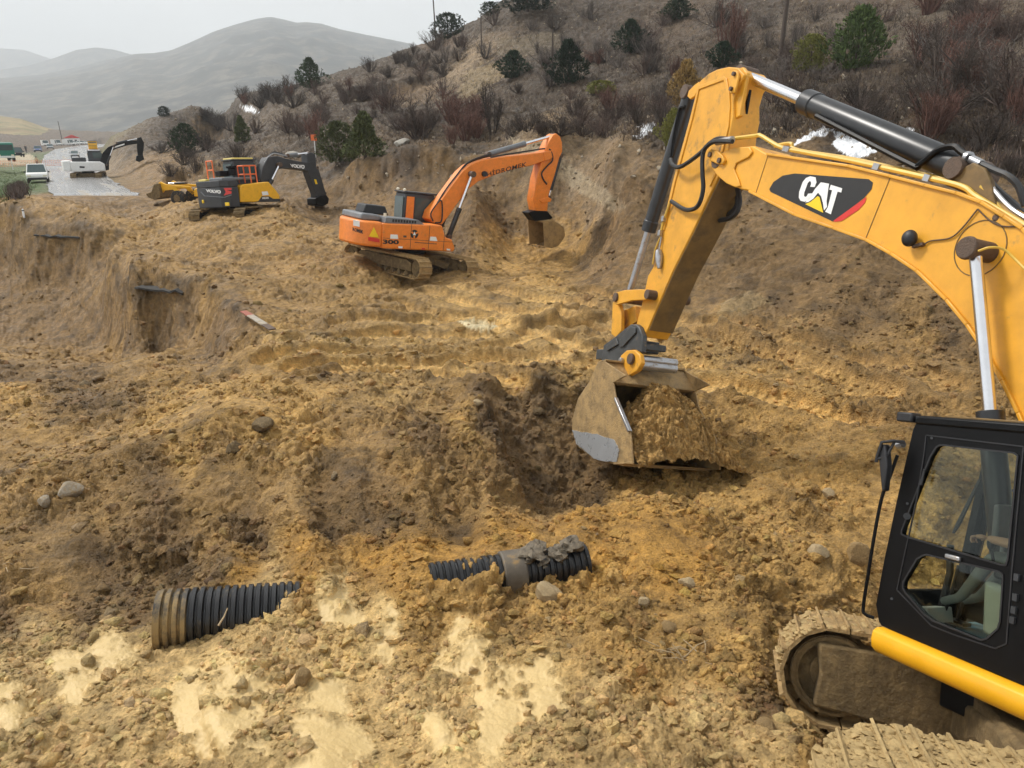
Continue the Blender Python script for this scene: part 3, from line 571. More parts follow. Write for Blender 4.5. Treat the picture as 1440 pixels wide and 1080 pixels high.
def mid_uv(rg, n):
    v = rg.uniform(math.log(14), math.log(48), n); u = rg.uniform(-.85, .85, n) * US
    d = perlin(u * 2.2, v * 5, 0 * u, 83) + .6 * perlin(u * 7, v * 14, 0 * u, 84); k = d > rg.uniform(-.4, .9, n); return u[k], v[k]
scatter('loose_clods', 70000, near_uv, lambda rg, n: np.clip(.0185 * np.exp(rg.normal(size=n) * .66), .006, .085), 'loose crumbs and clods of earth littering the near mud and heaps', 91)
scatter('gravel', 26000, mid_uv, lambda rg, n: np.clip(.019 * np.exp(rg.normal(size=n) * .62), .008, .10), 'small stones and lumps scattered over the far working platform', 92)
# ------------------------------------------------------------------ machines: every machine has its own frame (x forward, y left, z up)
class Frame:
    def __init__(s, o, F, U):
        s.o = np.array(o, float); s.F = nrm(np.array(F, float)); U = np.array(U, float); s.U = nrm(U - s.F * (U @ s.F)); s.L = np.cross(s.U, s.F)
    def lp(s, x, y, off):              # photo pixel -> local point on the plane y = off
        d = ray(x, y); t = ((s.o + off * s.L) @ s.L) / (d @ s.L); q = d * t - s.o
        return np.array([q @ s.F, off, q @ s.U])
    def pl(s, x, y, axis, val):        # photo pixel -> local point on a plane x/y/z = val
        n = (s.F, s.L, s.U)[axis]; d = ray(x, y); t = ((s.o + val * n) @ n) / (d @ n); q = d * t - s.o
        return np.array([q @ s.F, q @ s.L, q @ s.U])
    def xz(s, pts, off): return [tuple(s.lp(x, y, off)[[0, 2]]) for x, y in pts]
    def w(s, p): return s.o + p[0] * s.F + p[1] * s.L + p[2] * s.U
    def M(s): return Matrix([[s.F[i], s.L[i], s.U[i], s.o[i]] for i in range(3)] + [[0, 0, 0, 1]])
def frame_az(px, py, zc, az, pitch, roll, yoff):
    a, q, r = R(az), R(pitch), R(roll)
    F = np.array([math.sin(a) * math.cos(q), math.cos(a) * math.cos(q), math.sin(q)]); A = Frame(ray(px, py) * zc, F, (0, 0, 1))
    A = Frame(A.o, F, A.U * math.cos(r) - A.L * math.sin(r)); A.o = A.o - yoff * A.L
    return A
def subframe(phi, c):                  # undercarriage turned by phi about z; returns fn local' -> local
    cs, sn = math.cos(R(phi)), math.sin(R(phi)); c = np.array(c, float)
    return lambda p: np.array([c[0] + p[0] * cs - p[1] * sn, c[1] + p[0] * sn + p[1] * cs, c[2] + p[2]])
def pxtext(txt, quad, conv, name, m, parent, proud, bold=.02, space=1.0, thick=.003, shear=0):
    """lettering on a plane: text outline mapped into the photo quad (TL,TR,BR,BL), conv(px,py) -> local point, proud: local offset"""
    cu_ = bpy.data.curves.new('t', 'FONT'); cu_.body = txt; cu_.offset = bold; cu_.resolution_u = 3; cu_.space_character = space; cu_.shear = shear
    to = bpy.data.objects.new('t', cu_); COL.objects.link(to); dg = bpy.context.evaluated_depsgraph_get(); me_ = bpy.data.meshes.new_from_object(to.evaluated_get(dg))
    bpy.data.objects.remove(to); bpy.data.curves.remove(cu_)
    v = np.array([q.co[:2] for q in me_.vertices]); lo, hi = v.min(0), v.max(0); v = (v - lo) / (hi - lo)
    q = [np.array(p, float) for p in quad]; mb = MB(); pts = []
    for a, b in v:
        p = (q[3] * (1-a) + q[2] * a) * (1-b) + (q[0] * (1-a) + q[1] * a) * b
        pts.append(conv(*p) + np.array(proud))
    fs = [tuple(p.vertices) for p in me_.polygons]; mb.add(pts, fs)
    bpy.data.meshes.remove(me_)
    return mb.build(name, m, parent, smooth=0)
def decal(pts, conv, name, m, parent, proud): 
    mb = MB(); P = [conv(*p) + np.array(proud) for p in pts]; mb.add(P, [tuple(range(len(P)))]); return mb.build(name, m, parent, smooth=0)

def stadium(xf, xr, rf, rr, step, zc=0.0, sag=0.0):
    """closed track path in xz: returns list of (point, outward normal)"""
    pts = []; L = xf - xr
    n = max(3, int(L / step))
    for i in range(n): t = i / n; pts.append(((xr + L * t, zc + rr + (rf - rr) * t - sag * math.sin(math.pi * t)), (0, 1)))
    k = int(math.pi * rf / step)
    for i in range(k + 1): a = math.pi / 2 - math.pi * i / k; pts.append(((xf + rf * math.cos(a), zc + rf * math.sin(a)), (math.cos(a), math.sin(a))))
    for i in range(1, n): t = i / n; pts.append(((xf - L * t, zc - rf - (rr - rf) * t), (0, -1)))
    k = int(math.pi * rr / step)
    for i in range(k + 1): a = -math.pi / 2 - math.pi * i / k; pts.append(((xr + rr * math.cos(a), zc + rr * math.sin(a)), (math.cos(a), math.sin(a))))
    return pts
def track(T, yc, xf, xr, r, w, parent, mshoe, mframe, mwheel, name='track', jit=.0, side=1):
    """crawler track: link chain with grouser shoes, idler, sprocket, rollers, frame"""
    pth = stadium(xf, xr, r, r, .205, 0)
    mb = MB()
    for (x, z), (nx, nz) in pth:
        tn = np.array([-nz, 0, nx]); nn = np.array([nx, 0, nz]); Mx = np.array([tn, [0, 1, 0], nn]).T
        c = np.array([x, yc, z]); j = random.uniform(-jit, jit)
        mb.box(c - nn * .02 + nn * j, (.197, w, .034), Mx)
        mb.box(c + nn * (.012 + j) + tn * .085, (.020, w * .995, .046), Mx)
        if not jit > .01: mb.box(c + nn * (.006 + j) + tn * .0, (.016, w * .995, .020), Mx)
        mb.box(c - nn * .075, (.15, w * .32, .08), Mx)
    root = mb.xf(T).build(name, mshoe, parent, smooth=30, bevel=0)
    fr = MB(); fr.prism([(xf - r * .9, r * .35), (xf - r * 1.6, r * .62), (xr + r * 1.5, r * .62), (xr + r * .9, r * .3), (xr + r * .9, -r * .42), (xf - r * .9, -r * .42)], yc - w * .2, yc + w * .2)
    fr.xf(T).build('track_frame', mframe, root, bevel=.015)
    for nm, x in (('idler', xf), ('sprocket', xr)):
        b = MB(); b.cyl((x, yc - w * .17, 0), (x, yc + w * .17, 0), r * .84, 28); b.cyl((x, yc - w * .27, 0), (x, yc + w * .27, 0), r * .42, 20)
        b.xf(T).build(nm, mwheel, root, bevel=.01)
    b = MB()
    for i in range(8):
        x = xr + r * .95 + (xf - xr - 1.9 * r) * (i + .5) / 8; b.cyl((x, yc - w * .3, -r * .62), (x, yc + w * .3, -r * .62), r * .24, 14)
    b.xf(T).build('track_rollers', mwheel, root)
    return root

def hose(pts, r, name, m, parent, n=7, sub=6):
    """smooth hose through points (Catmull-Rom)"""
    P = [np.array(p, float) for p in pts]; P = [2 * P[0] - P[1]] + P + [2 * P[-1] - P[-2]]; out = []
    for i in range(1, len(P) - 2):
        for k in range(sub):
            t = k / sub; a, b, c, d = P[i-1], P[i], P[i+1], P[i+2]
            out.append(.5 * ((2*b) + (-a + c) * t + (2*a - 5*b + 4*c - d) * t*t + (-a + 3*b - 3*c + d) * t**3))
    out.append(P[-2]); return MB().tube(out, r, n).build(name, m, parent)
def ram(a, split, b, rb, rr, parent, name, mb_=None, mr_=None, bands=True):
    """hydraulic cylinder: barrel from a to split (fraction), rod to b"""
    a = np.array(a, float); b = np.array(b, float); s = a + (b - a) * split; d = nrm(b - a)
    o = MB(); o.tube([a, a + d * rb * .6, s - d * rb * 1.6, s - d * rb * 1.55, s], [rb * .8, rb, rb, rb * 1.1, rb * 1.1], 22)
    br = o.build(name, mb_ or M_['cyl_black'], parent, bevel=.006)
    q = MB(); q.cyl(s - d * .05, b, rr, 20); q.build('cylinder_rod', mr_ or M_['chrome'], br)
    y = np.array([0, 1, 0]); MB().cyl(b - y * rr * 1.9, b + y * rr * 1.9, rr * 1.7, 18).build('cylinder_eye', M_['rust'], br, bevel=.006); MB().cyl(a - y * rb * 1.15, a + y * rb * 1.15, rb * .95, 18).build('cylinder_eye', M_['rust'], br, bevel=.006)
    return br

# ================================================================== the near yellow excavator
Uw = nrm(np.array([.1, SP, CP])); Fw = nrm(ray(330, 512))
CAT = Frame(ray(1240, 880) * 6.5, Fw, Uw); CAT.o = CAT.o - 1.45 * CAT.L
cat = empty('excavator', CAT.M(), 'big muddy yellow excavator with black cab in the right foreground, bucket full of earth', 'excavator', 'crawler excavators on the site')
P = CAT.lp
def L_(x, y, off=.33): return P(x, y, off)
BW = .33
# --- boom
top = [(1022,212),(1035,207),(1060,205),(1080,217),(1196,234),(1253,248),(1303,261),(1347,272),(1382,285),(1414,305),(1440,322)]
bot = [(1434,581),(1411,535),(1388,496),(1362,457),(1333,422),(1291,381),(1255,357),(1220,337.5),(1174,321),(1119,302),(1055,269),(1041,266),(1023,258),(1010,247),(1003,236),(1008,220)]
pt, pb = CAT.xz(top, BW), CAT.xz(bot, BW)
foot_t = [(-.62, 3.10), (-1.05, 2.2), (-1.38, 1.1), (-1.40, .55)]; foot_b = [(-1.22, .30), (-1.0, .42), (-.72, 1.10)]
boom = MB().prism(pt + foot_t + foot_b + pb, -BW, BW).build('boom', M_['cat_yellow'], cat, bevel=.02)
fl = MB()                                               # flange plates standing proud along both edges
for path, sg in ((pt[3:] + foot_t[:2], 1), (foot_b[2:] + pb[:11], 1)):
    for i in range(len(path) - 1):
        a, b = np.array(path[i]), np.array(path[i+1]); d = nrm(b - a); nn = np.array([-d[1], d[0]]) * .018
        for y0, y1 in ((-BW - .035, BW + .035),):
            fl.prism([tuple(a + nn), tuple(b + nn), tuple(b - nn), tuple(a - nn)], y0, y1)
fl.build('boom_flange', M_['cat_yellow'], boom, bevel=.008)
for a, b in (((1080,219),(1062,275)), ((1252,250),(1217,337))):
    seam = MB(); p, q = L_(*a), L_(*b); p[1] = q[1] = BW + .002; seam.bar(p, q, .007, .008, (0, 1, 0)); seam.build('weld_seam', M_['under_brown'], boom)
ck = CAT.xz([(1022,213),(1035,208),(1056,207),(1060,214),(1054,222),(1037,230),(1034,238),(1040,252),(1043,262),(1036,264),(1023,258),(1010,247),(1003,236),(1008,220)], BW)
MB().prism(ck, BW + .001, BW + .03).build('boom_cheek_plate', M_['cat_yellow'], boom, bevel=.012)
fc = lambda x, y: L_(x, y, BW)
pr = (0, .006, 0)
dec = decal([(1082,266),(1088,256),(1101,247),(1118,244),(1222,252),(1228,257),(1226,266),(1216,278),(1172,312),(1166,309),(1084,270)], fc, 'side_emblem', M_['letter_black'], boom, (0, .004, 0))
decal([(1219,277),(1217,285),(1208,295),(1184,311),(1175,312),(1172,311)], fc, 'red_stripe', M_['red'], dec, (0, .006, 0))
def ltr(poly, hole=None, m='letter_white', z=.008):
    a = MB(); lo = [tuple(fc(*p)[[0, 2]]) for p in poly]; ho = [[tuple(fc(*p)[[0, 2]]) for p in h] for h in (hole or [])]
    a.holed(lo, ho, BW + z - .002, BW + z); return a.build('letter', M_[m], dec, smooth=0)
# hand traced bold condensed letters
ltr([(1147.5,249.5),(1140,248),(1134,250.5),(1129.5,256),(1124.5,270),(1124,278),(1126.5,282.5),(1132,283.8),(1137.5,281.5),(1141.5,276.5),(1142.8,272),(1137,272.5),(1135.2,276),(1133,277.2),(1131.2,275.6),(1131.6,271),(1136.5,257.5),(1138.8,255),(1140.8,255.4),(1141.3,258.5),(1140,262.8),(1146.2,263.2),(1148.8,256.5)])
ltr([(1155,256.5),(1166.5,258.5),(1163,283),(1163.6,291),(1159.4,296),(1158,286),(1155.5,276.5),(1151,271),(1144.5,279.5),(1137.5,284.2),(1133,284.8),(1139.5,277.5),(1147,265.5)], None)
ltr([(1169,260),(1185,265),(1183.6,271),(1178.5,269.6),(1169,301.5),(1161,297.8),(1164.8,291.5),(1170.8,267.8),(1166.8,266.8)])
ltr([(1150.6,276),(1153.2,277.4),(1158.5,299.4),(1133,287.2),(1141,284)], None, 'decal_yellow', .010)
# boom cylinder (left one in view) and its twin
pin = P(1371, 351, .52)
for sy in (.52, -.52):
    top_ = np.array([pin[0], sy, pin[2]]); aim = P(1392, 577, .52); d = nrm(np.array([aim[0] - pin[0], 0, aim[2] - pin[2]]))
    base_ = top_ + d * 3.05
    spl = np.linalg.norm(base_ - (top_ + d * (np.linalg.norm(aim - pin) + .01))) / 3.05
    ram(base_, spl, top_, .105, .058, cat, 'boom_cylinder')
    b = MB(); b.cyl((pin[0], sy - math.copysign(.20, sy), pin[2]), (pin[0], sy + math.copysign(.09, sy), pin[2]), .10, 20); b.tube([(pin[0], sy + math.copysign(.085, sy), pin[2]), (pin[0], sy + math.copysign(.13, sy), pin[2])], [.115, .105], 18); b.build('boom_pin', M_['rust'], boom, bevel=.01)
rg_ = MB(); c = P(1378, 349, BW); n = 30
for i in range(n):
    a0, a1 = 2*math.pi*i/n, 2*math.pi*(i+1)/n; rg_.bar((c[0] + .27*math.cos(a0), BW + .002, c[2] + .27*math.sin(a0)), (c[0] + .27*math.cos(a1), BW + .002, c[2] + .27*math.sin(a1)), .008, .010, (0, 1, 0))
rg_.build('weld_ring', M_['under_brown'], boom)
hose([P(1376,353,.62), P(1392,348,.60), P(1410,350,.50), P(1425,362,.45), P(1445,382,.45)], .012, 'grease_line', M_['pipe_yellow'], boom)
# work lamp and its cable
wl = MB(); q = P(1279, 335, BW + .09); wl.ell(q, (.085, .07, .09), 16, 10); wl.build('work_lamp', M_['black_clean'], boom)
MB().bar(P(1284,347,BW+.05), P(1299,343,BW+.03), .05, .03).build('lamp_bracket', M_['rust'], boom)
hose([P(1296,347,BW+.02), P(1308,339,BW+.015), P(1335,335,BW+.015), P(1352,322,BW+.015), P(1375,294,BW+.015)], .008, 'lamp_cable', M_['rust'], boom)
hose([P(1375,294,BW+.015), P(1392,310,BW+.012), P(1410,318,BW+.012), P(1440,318,BW+.012)], .007, 'lamp_cable', M_['rust'], boom)
MB().ell(P(1400, 306, BW), (.035, .012, .035), 12, 8).build('boom_plug', M_['rust'], boom)
# --- stick (dipper)
SW = .25
so_ = [(981,122),(985,113),(997,103),(1008,97.5),(1024,93.8),(1038,95),(1047,105),(1036,122),(1031,140),(1031,163),(1027,183),(1024,215),(1010.5,247),(974.5,324.5),(946.7,380),(911.4,462),(905,474),(896,472),(895,455),(903,425),(911,388),(919,374.4),(931.4,324.4),(946.7,258),(971.7,166)]
sx = CAT.xz(so_, SW)
stick = MB().prism(sx, -SW, SW).build('stick', M_['cat_dirty'], cat, bevel=.018)
# open-backed top: side cheek plates and the rim plate on the flank
rim = CAT.xz([(983,121),(1019,108),(1023,110),(1027,130),(1028,150),(1026,178),(1012,236),(1000,262),(998,262),(1010,232),(1023,178),(1024,150),(1023,130),(1019,113),(984,126),(975,166),(950,258),(935,324),(932,324),(947,257),(972,165)], SW)
MB().prism(rim, SW - .002, SW + .022).build('stick_rim', M_['cat_yellow'], stick, bevel=.006)
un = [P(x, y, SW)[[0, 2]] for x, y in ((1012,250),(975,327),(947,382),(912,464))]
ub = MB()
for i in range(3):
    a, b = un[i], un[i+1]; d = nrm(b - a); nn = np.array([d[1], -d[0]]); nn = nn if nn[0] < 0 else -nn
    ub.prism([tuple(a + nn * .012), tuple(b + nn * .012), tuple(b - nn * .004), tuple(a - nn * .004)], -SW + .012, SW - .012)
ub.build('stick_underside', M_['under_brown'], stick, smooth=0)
# dark slot and cheeks where the stick cylinder meets
slot = MB(); a, b = P(1052,112,.0), P(1043,166,.0); slot.bar(a, b, .22, .04, (0, 1, 0)); slot.build('stick_slot', M_['black'], stick)
for yy in (.17, -.17):
    ch = MB(); pl_ = CAT.xz([(1037,97),(1047,95),(1053,103),(1050,120),(1043,163),(1035,168),(1031,160),(1032,130)], yy); ch.prism(pl_, yy - .03, yy + .03); ch.build('stick_cheek', M_['cat_yellow'], stick, bevel=.012)
lk = MB(); lk.prism(CAT.xz([(1034,99),(1039,101),(1041,108),(1038,122),(1035,131),(1029,132),(1027,126),(1030,110)], SW + .02), SW + .02, SW + .055); lk.build('pin_keeper', M_['cat_dirty'], stick, bevel=.01)
for x, y in ((1036,105), (1032,126)): MB().cyl(P(x, y, SW + .02), P(x, y, SW + .02) + np.array([0, .075, 0]), .032, 14).build('pin_bolt', M_['rust'], stick)
kp = P(1004, 219, BW); 
MB().prism(CAT.xz([(998,214),(1002,210),(1010,212),(1018,219),(1021,226),(1017,232),(1010,231),(1000,226),(996,220)], BW + .05), BW + .02, BW + .08).build('boom_nose_pin', M_['cat_dirty'], boom, bevel=.012)
for x, y in ((1000,218), (1013,226)): MB().cyl(P(x, y, BW + .07), P(x, y, BW + .07) + np.array([0, .04, 0]), .04, 14).build('pin_bolt', M_['rust'], boom)
MB().cyl((P(1010,226,BW)[0], -BW - .05, P(1010,226,BW)[2]), (P(1010,226,BW)[0], BW + .04, P(1010,226,BW)[2]), .12, 22).build('boom_nose_shaft', M_['rust'], boom)
# stick cylinder on top of the boom
ram(P(1366,243,0), .648, P(1049,107,0), .155, .082, cat, 'stick_cylinder')
bk = MB(); bk.prism(CAT.xz([(1335,262),(1350,238),(1368,228),(1384,236),(1392,252),(1400,288)], .24), .17, .24); bk.prism(CAT.xz([(1335,262),(1350,238),(1368,228),(1384,236),(1392,252),(1400,288)], -.24), -.24, -.17); bk.build('cylinder_bracket', M_['under_brown'], boom, bevel=.012)
MB().cyl(P(1366,243,0) + np.array([0,-.28,0]), P(1366,243,0) + np.array([0,.28,0]), .11, 18).build('bracket_pin', M_['rust'], boom)
hose([P(1148,163,.16), P(1200,190,.17), P(1282,232,.17), P(1292,232,.17), P(1318,218-6,.17), P(1340,206,.17), P(1352,214,.17), P(1375,230,.17)], .035, 'cylinder_tube', M_['black'], cat)
hose([P(1372,227,.17), P(1400,240,.18), P(1418,248,.18), P(1432,262,.15), P(1442,290,.1)], .034, 'cylinder_hose', M_['hose'], cat)
hose([P(1366,232,-.1), P(1400,268,-.15), P(1425,290,-.2), P(1452,318,-.2)], .05, 'cylinder_hose', M_['hose'], cat)
MB().cyl(P(1359,221,.17), P(1364,222,.17) + np.array([.0,0,0]), .06, 14).build('pipe_clamp', M_['steel'], cat)
MB().cyl(P(1366,224,.17), P(1380,231,.17), .045, 14).build('pipe_coupling', M_['steel'], cat)
# steel pipes along the top of the boom
hose([P(975+48,196,.28), P(1062,191,.28), P(1070,191,.28), P(1098,207,.27), P(1130,214,.26), P(1200,227,.26), P(1300,249,.26), P(1352,262,.26), P(1372,276,.26), P(1412,300,.26), P(1450,322,.26)], .030, 'boom_pipe', M_['pipe_yellow'], boom)
hose([P(1090,205,.05), P(1112,202,.05), P(1121,211,.05), P(1200,224,.05), P(1300,246,.05), P(1360,262,.05)], .028, 'boom_pipe', M_['pipe_yellow'], boom)
hose([P(1380,262,.22), P(1400,286,.20), P(1425,318,.18), P(1450,350,.16)], .026, 'boom_pipe', M_['pipe_yellow'], boom)
hose([P(1376,236,.2), P(1398,268,.2), P(1420,292,.2), P(1450,312,.2)], .024, 'boom_pipe', M_['steel'], boom)
for x, y in ((1235,235), (1306,251), (1108,210)): MB().bar(P(x-4,y-1,.26), P(x+4,y+1,.26), .085, .07).build('pipe_clamp', M_['steel'], boom)
# hoses from boom to stick
hose([P(1031,197,.40), P(1012,195,.42), P(1000,200,.43), P(985,215,.44), P(968,228,.42), P(955,235,.42), P(946,232,.40), P(943,224,.38)], .036, 'stick_hose', M_['hose'], cat)
hose([P(1030,199,.46), P(1005,199,.47), P(992,208,.47), P(988,222,.45), P(988,245,.42), P(989,265,.38), P(984,285,.36), P(975,294,.34), P(962,294,.33), P(944,283,.32)], .036, 'stick_hose', M_['hose'], cat)
hose([P(1037,265,-.1), P(1040,283,-.1), P(1036,298,-.1), P(1026,307,-.1), P(1012,310,-.1)], .04, 'stick_hose', M_['hose'], cat)
hose([P(1035,268,-.2), P(1037,284,-.2), P(1033,294,-.2), P(1023,302,-.2), P(1012,304,-.2)], .04, 'stick_hose', M_['hose'], cat)
MB().tube([P(1008,200,.43), P(1030,196,.42)], .05, 12).build('hose_fitting', M_['steel'], cat)
hose([P(943,283,.30), P(937,300,.29), P(932,315,.285), P(929,330,.285)], .022, 'valve_pipe', M_['pipe_yellow'], stick)
for x, y in ((933,308), (928,328)): MB().box(P(x, y, .30), (.07, .06, .10)).build('pipe_fitting', M_['steel'], stick, bevel=.008)
vb = MB(); vb.tube([P(926,352,.30), P(927,360,.30), P(927,370,.30), P(927,378,.30)], [.05, .075, .06, .03], 10); vb.build('hose_valve', M_['steel'], stick, bevel=.008)
hose([P(929,333,.29), P(922,350,.29), P(918,372,.285)], .016, 'valve_pipe', M_['pipe_yellow'], stick)
hose([P(930,333,.29), P(928,345,.29), P(927,352,.29)], .014, 'valve_pipe', M_['steel'], stick)
# bucket cylinder in front of the stick
for yy in (.16, -.16): MB().prism(CAT.xz([(985,115),(978,120),(970,128),(968,136),(972,140),(978,136),(984,126)], yy), yy - .025, yy + .025).build('cylinder_ear', M_['cat_dirty'], stick, bevel=.01)
ram(P(971,131,0), .66, P(884,416,0), .125, .068, cat, 'bucket_cylinder', mr_=M_['steel'])
hose([P(963,150,.14), P(957,152,.15), P(953,165,.15), P(947,195,.14), P(944,220,.14)], .03, 'cylinder_tube', M_['black'], cat)
# linkage
lk_ = CAT.xz([(866,412),(880,408),(905,407),(913,409),(916,416),(912,422),(890,423),(868,429),(863,422)], .36)
for yy in (.36, -.36): MB().prism(lk_, yy - .03, yy + .03).build('linkage_arm', M_['cat_yellow'], cat, bevel=.012)
for x, y in ((866,418), (911,414)): p = P(x, y, .40); MB().cyl((p[0], -.43, p[2]), (p[0], .43, p[2]), .085, 18).build('linkage_pin', M_['rust'], cat, bevel=.01)
ll = MB()
for yy in (.24, -.24)[:1]:
    ll.prism(CAT.xz([(864,425),(872,424),(876,440),(876,466),(868,475),(862,470)], yy), yy - .04, yy + .04)
ll.prism(CAT.xz([(872,438),(893,430),(895,452),(876,464)], .1), -.1, .1)
ll.build('linkage_tie', M_['cat_dirty'], cat, bevel=.012)
# quick coupler
cp = MB()
for yy in (.30, -.26):
    cp.prism(CAT.xz([(852,485.6),(868,474),(890,456.5),(897,456),(902,460),(907,473),(906,496),(893,492),(880,503),(866,513),(848,511)], yy), yy - .05, yy + .05)
p1, p2 = P(905,487,0), P(862,500,0); cp.box((p1[0], .02, p1[2] - .02), (.35, .5, .22)); cp.box((p2[0], .02, p2[2]), (.5, .46, .2))
coup = cp.build('quick_coupler', M_['coupler'], cat, bevel=.018)
cq = MB(); cq.prism(CAT.xz([(853,487),(868,476),(871,484),(855,494)], .36), .345, .385); cq.prism(CAT.xz([(872,479),(888,459),(895,461),(895,468),(877,488),(872,488)], .36), .345, .385); cq.build('coupler_plate', M_['coupler'], coup, bevel=.01)
MB().box(P(917,489,.0), (.22, .46, .12)).build('coupler_crossbar', M_['coupler'], coup, bevel=.02)
for x, y in ((899,505), (898,513)):
    p = P(x + 3, y, .2); MB().cyl((p[0], -.52, p[2]), (p[0], .34, p[2]), .075 if y < 510 else .09, 22).build('coupler_pin', M_['steel'], coup)
# --- bucket
BY0, BY1 = -.92, .80
bo = [(850,508),(840,511),(830,535),(812,562),(804.5,590),(804.4,606),(812,626),(836,644),(874,652),(890,653),(886,608),(866,562),(862,538),(880,528)]
bs2 = CAT.xz(bo, BY1)
bt = MB(); bt.prism(bs2, BY1 - .035, BY1); bt.prism(bs2, BY0, BY0 + .035)
sh_ = bs2[0:9]                               # wrapper shell: back and floor
for i in range(len(sh_) - 1):
    a, b = np.array(sh_[i]), np.array(sh_[i+1]); d = nrm(b - a); nn = np.array([d[1], -d[0]]) * .0; m_ = np.array([d[1], -d[0]])
    bt.prism([tuple(a - d * .01), tuple(b + d * .01), tuple(b + d * .01 - m_ * .04), tuple(a - d * .01 - m_ * .04)], BY0 + .02, BY1 - .02)
bucket = bt.build('bucket', M_['bucket'], cat, bevel=.012)
a, b = np.array(bs2[7]), np.array(bs2[8]); d = nrm(b - a)
MB().prism([tuple(b - d * .25 + np.array([0, -.045])), tuple(b + d * .10), tuple(b + d * .10 + np.array([0, .02])), tuple(b - d * .25 + np.array([0, .0]))], BY0 - .02, BY1 + .02).build('cutting_edge', M_['bucket'], bucket, bevel=.008)
pol = CAT.xz([(805,604),(812,606),(840,611),(862,617),(868,625),(871,634),(868,649),(850,649),(836,645),(818,630),(811,624)], BY1 + .002)
pts_ = []
for i in range(len(pol)):
    a, b = np.array(pol[i]), np.array(pol[(i+1) % len(pol)])
    for t in (0, .25, .5, .75): q = a + (b - a) * t; pts_.append((q[0] + random.uniform(-.018, .018), q[1] + random.uniform(-.012, .012)))
MB().prism(pts_, BY1 + .001, BY1 + .016).build('polished_side_plate', pm('bare_polished_steel', (.52, .54, .56), .30, .55, var=.05), bucket, smooth=0)
hd = MB(); tp = CAT.xz([(838,511),(848,507),(862,537),(858,541),(846,534)], BY1); hd.prism(tp, BY0 + .02, BY1 - .04); hd.build('bucket_top', M_['bucket'], bucket, bevel=.02)
lip = MB(); a, b = P(866,560,BY1), P(886,607,BY1); lip.bar(a, b, .05, .07, (0, 1, 0)); lip.build('side_cutter', M_['steel'], bucket, bevel=.01)
for yy in (.36, -.40):
    be = MB(); be.prism(CAT.xz([(872,512),(876,500),(884,493),(895,492),(903,499),(905,511),(899,522),(884,531),(866,534)], yy), yy - .045, yy + .045); be.build('bucket_ear', M_['cat_dirty'], bucket, bevel=.02)
MB().cyl(P(889,505,.41), P(889,505,.41) + np.array([0, .06, 0]), .10, 18).build('ear_boss', M_['rust'], bucket, bevel=.015)
MB().cyl(P(876,507,.41), P(876,507,.41) + np.array([0, .07, 0]), .05, 14).build('ear_boss', M_['steel'], bucket, bevel=.01)
for yy in (BY1 - .12, BY0 + .12):
    MB().prism(CAT.xz([(836,514),(843,511),(850,516),(856,532),(850,545),(836,548),(828,540)], BY1), yy - .1, yy + .1).build('bucket_shoulder', M_['bucket'], bucket, bevel=.06)

# --- earth heaped in the bucket (a thing of its own)
def lump_mesh(name, m, gridpts, amp, seed, label, cat_, soilcol=(.36,.235,.095)):
    pass
def heap(name, base, top_h, nx_, ny_, label):
    """base: function (s,t) -> local floor point; top_h(s,t) height"""
    vs = []; cs = []
    for j in range(ny_):
        for i in range(nx_):
            s, t = i / (nx_ - 1), j / (ny_ - 1); q = base(s, t) + np.array([0, 0, 1.0]) * top_h(s, t); vs.append(CAT.w(q))
    v = np.array(vs); x, y, z = v.T * 1.0
    nn = .20 * (np.abs(perlin(x * 2.2, y * 2.2, z * 2.2, 101)) - .3) + .16 * (np.abs(perlin(x * 6, y * 6, z * 6, 102)) - .3) + .09 * (np.abs(perlin(x * 16, y * 16, z * 16, 103)) - .3) + .02 * perlin(x * 40, y * 40, z * 40, 104)
    v = v + np.outer(nn, np.array([-.15, -.6, .8]))
    f = 1 + .2 * perlin(x * 2, y * 2, z * 2, 105) + .14 * perlin(x * 8, y * 8, z * 8, 106)
    c = np.array([.49, .295, .098])[None] * f[:, None]
    inv = CAT.M().inverted()
    fs = [(j*nx_+i, j*nx_+i+1, (j+1)*nx_+i+1, (j+1)*nx_+i) for j in range(ny_-1) for i in range(nx_-1)]
    rgh = np.random.default_rng(12); pick = rgh.integers(0, len(v), 1500); nv0 = len(v); vv2 = [v]; cc2 = [c]; fs = [list(q) for q in fs]
    for k, i in enumerate(pick):
        r = np.clip(.012 * math.exp(rgh.normal() * .7), .005, .06); M3 = np.linalg.qr(rgh.normal(size=(3, 3)))[0]; sh = (IV * (1 + .3 * rgh.normal(size=(len(IV), 1)))) @ M3.T * r * rgh.uniform(.7, 1.2, 3)
        vv2.append(sh + v[i]); cc2.append(np.repeat(c[i:i+1] * rgh.uniform(.75, 1.2), len(IV), 0)); fs += [[int(a) + nv0 + k * len(IV) for a in t] for t in IF]
    v = np.concatenate(vv2); c = np.concatenate(cc2)
    me_ = bpy.data.meshes.new(name); o3 = v.mean(0); me_.from_pydata([tuple(p - o3) for p in v], [], fs); me_.update()
    me_.polygons.foreach_set('use_smooth', [True] * len(me_.polygons))
    a_ = me_.color_attributes.new('soil', 'FLOAT_COLOR', 'POINT'); a_.data.foreach_set('color', np.concatenate([c, np.zeros((len(c), 1))], 1).astype(np.float32).ravel())
    o = bpy.data.objects.new(name, me_); COL.objects.link(o); o.location = o3; me_.materials.append(M_['soil']); return o
XB0, XB1 = bs2[10][0] - .12, 7.75          # from the mouth lip to the back
ZB = .68
def hb(s, t): return np.array([5.50 + (7.75 - 5.50) * s, BY1 - .05 + (BY0 - .62 - BY1 + .05) * t, .70 + .06 * s])
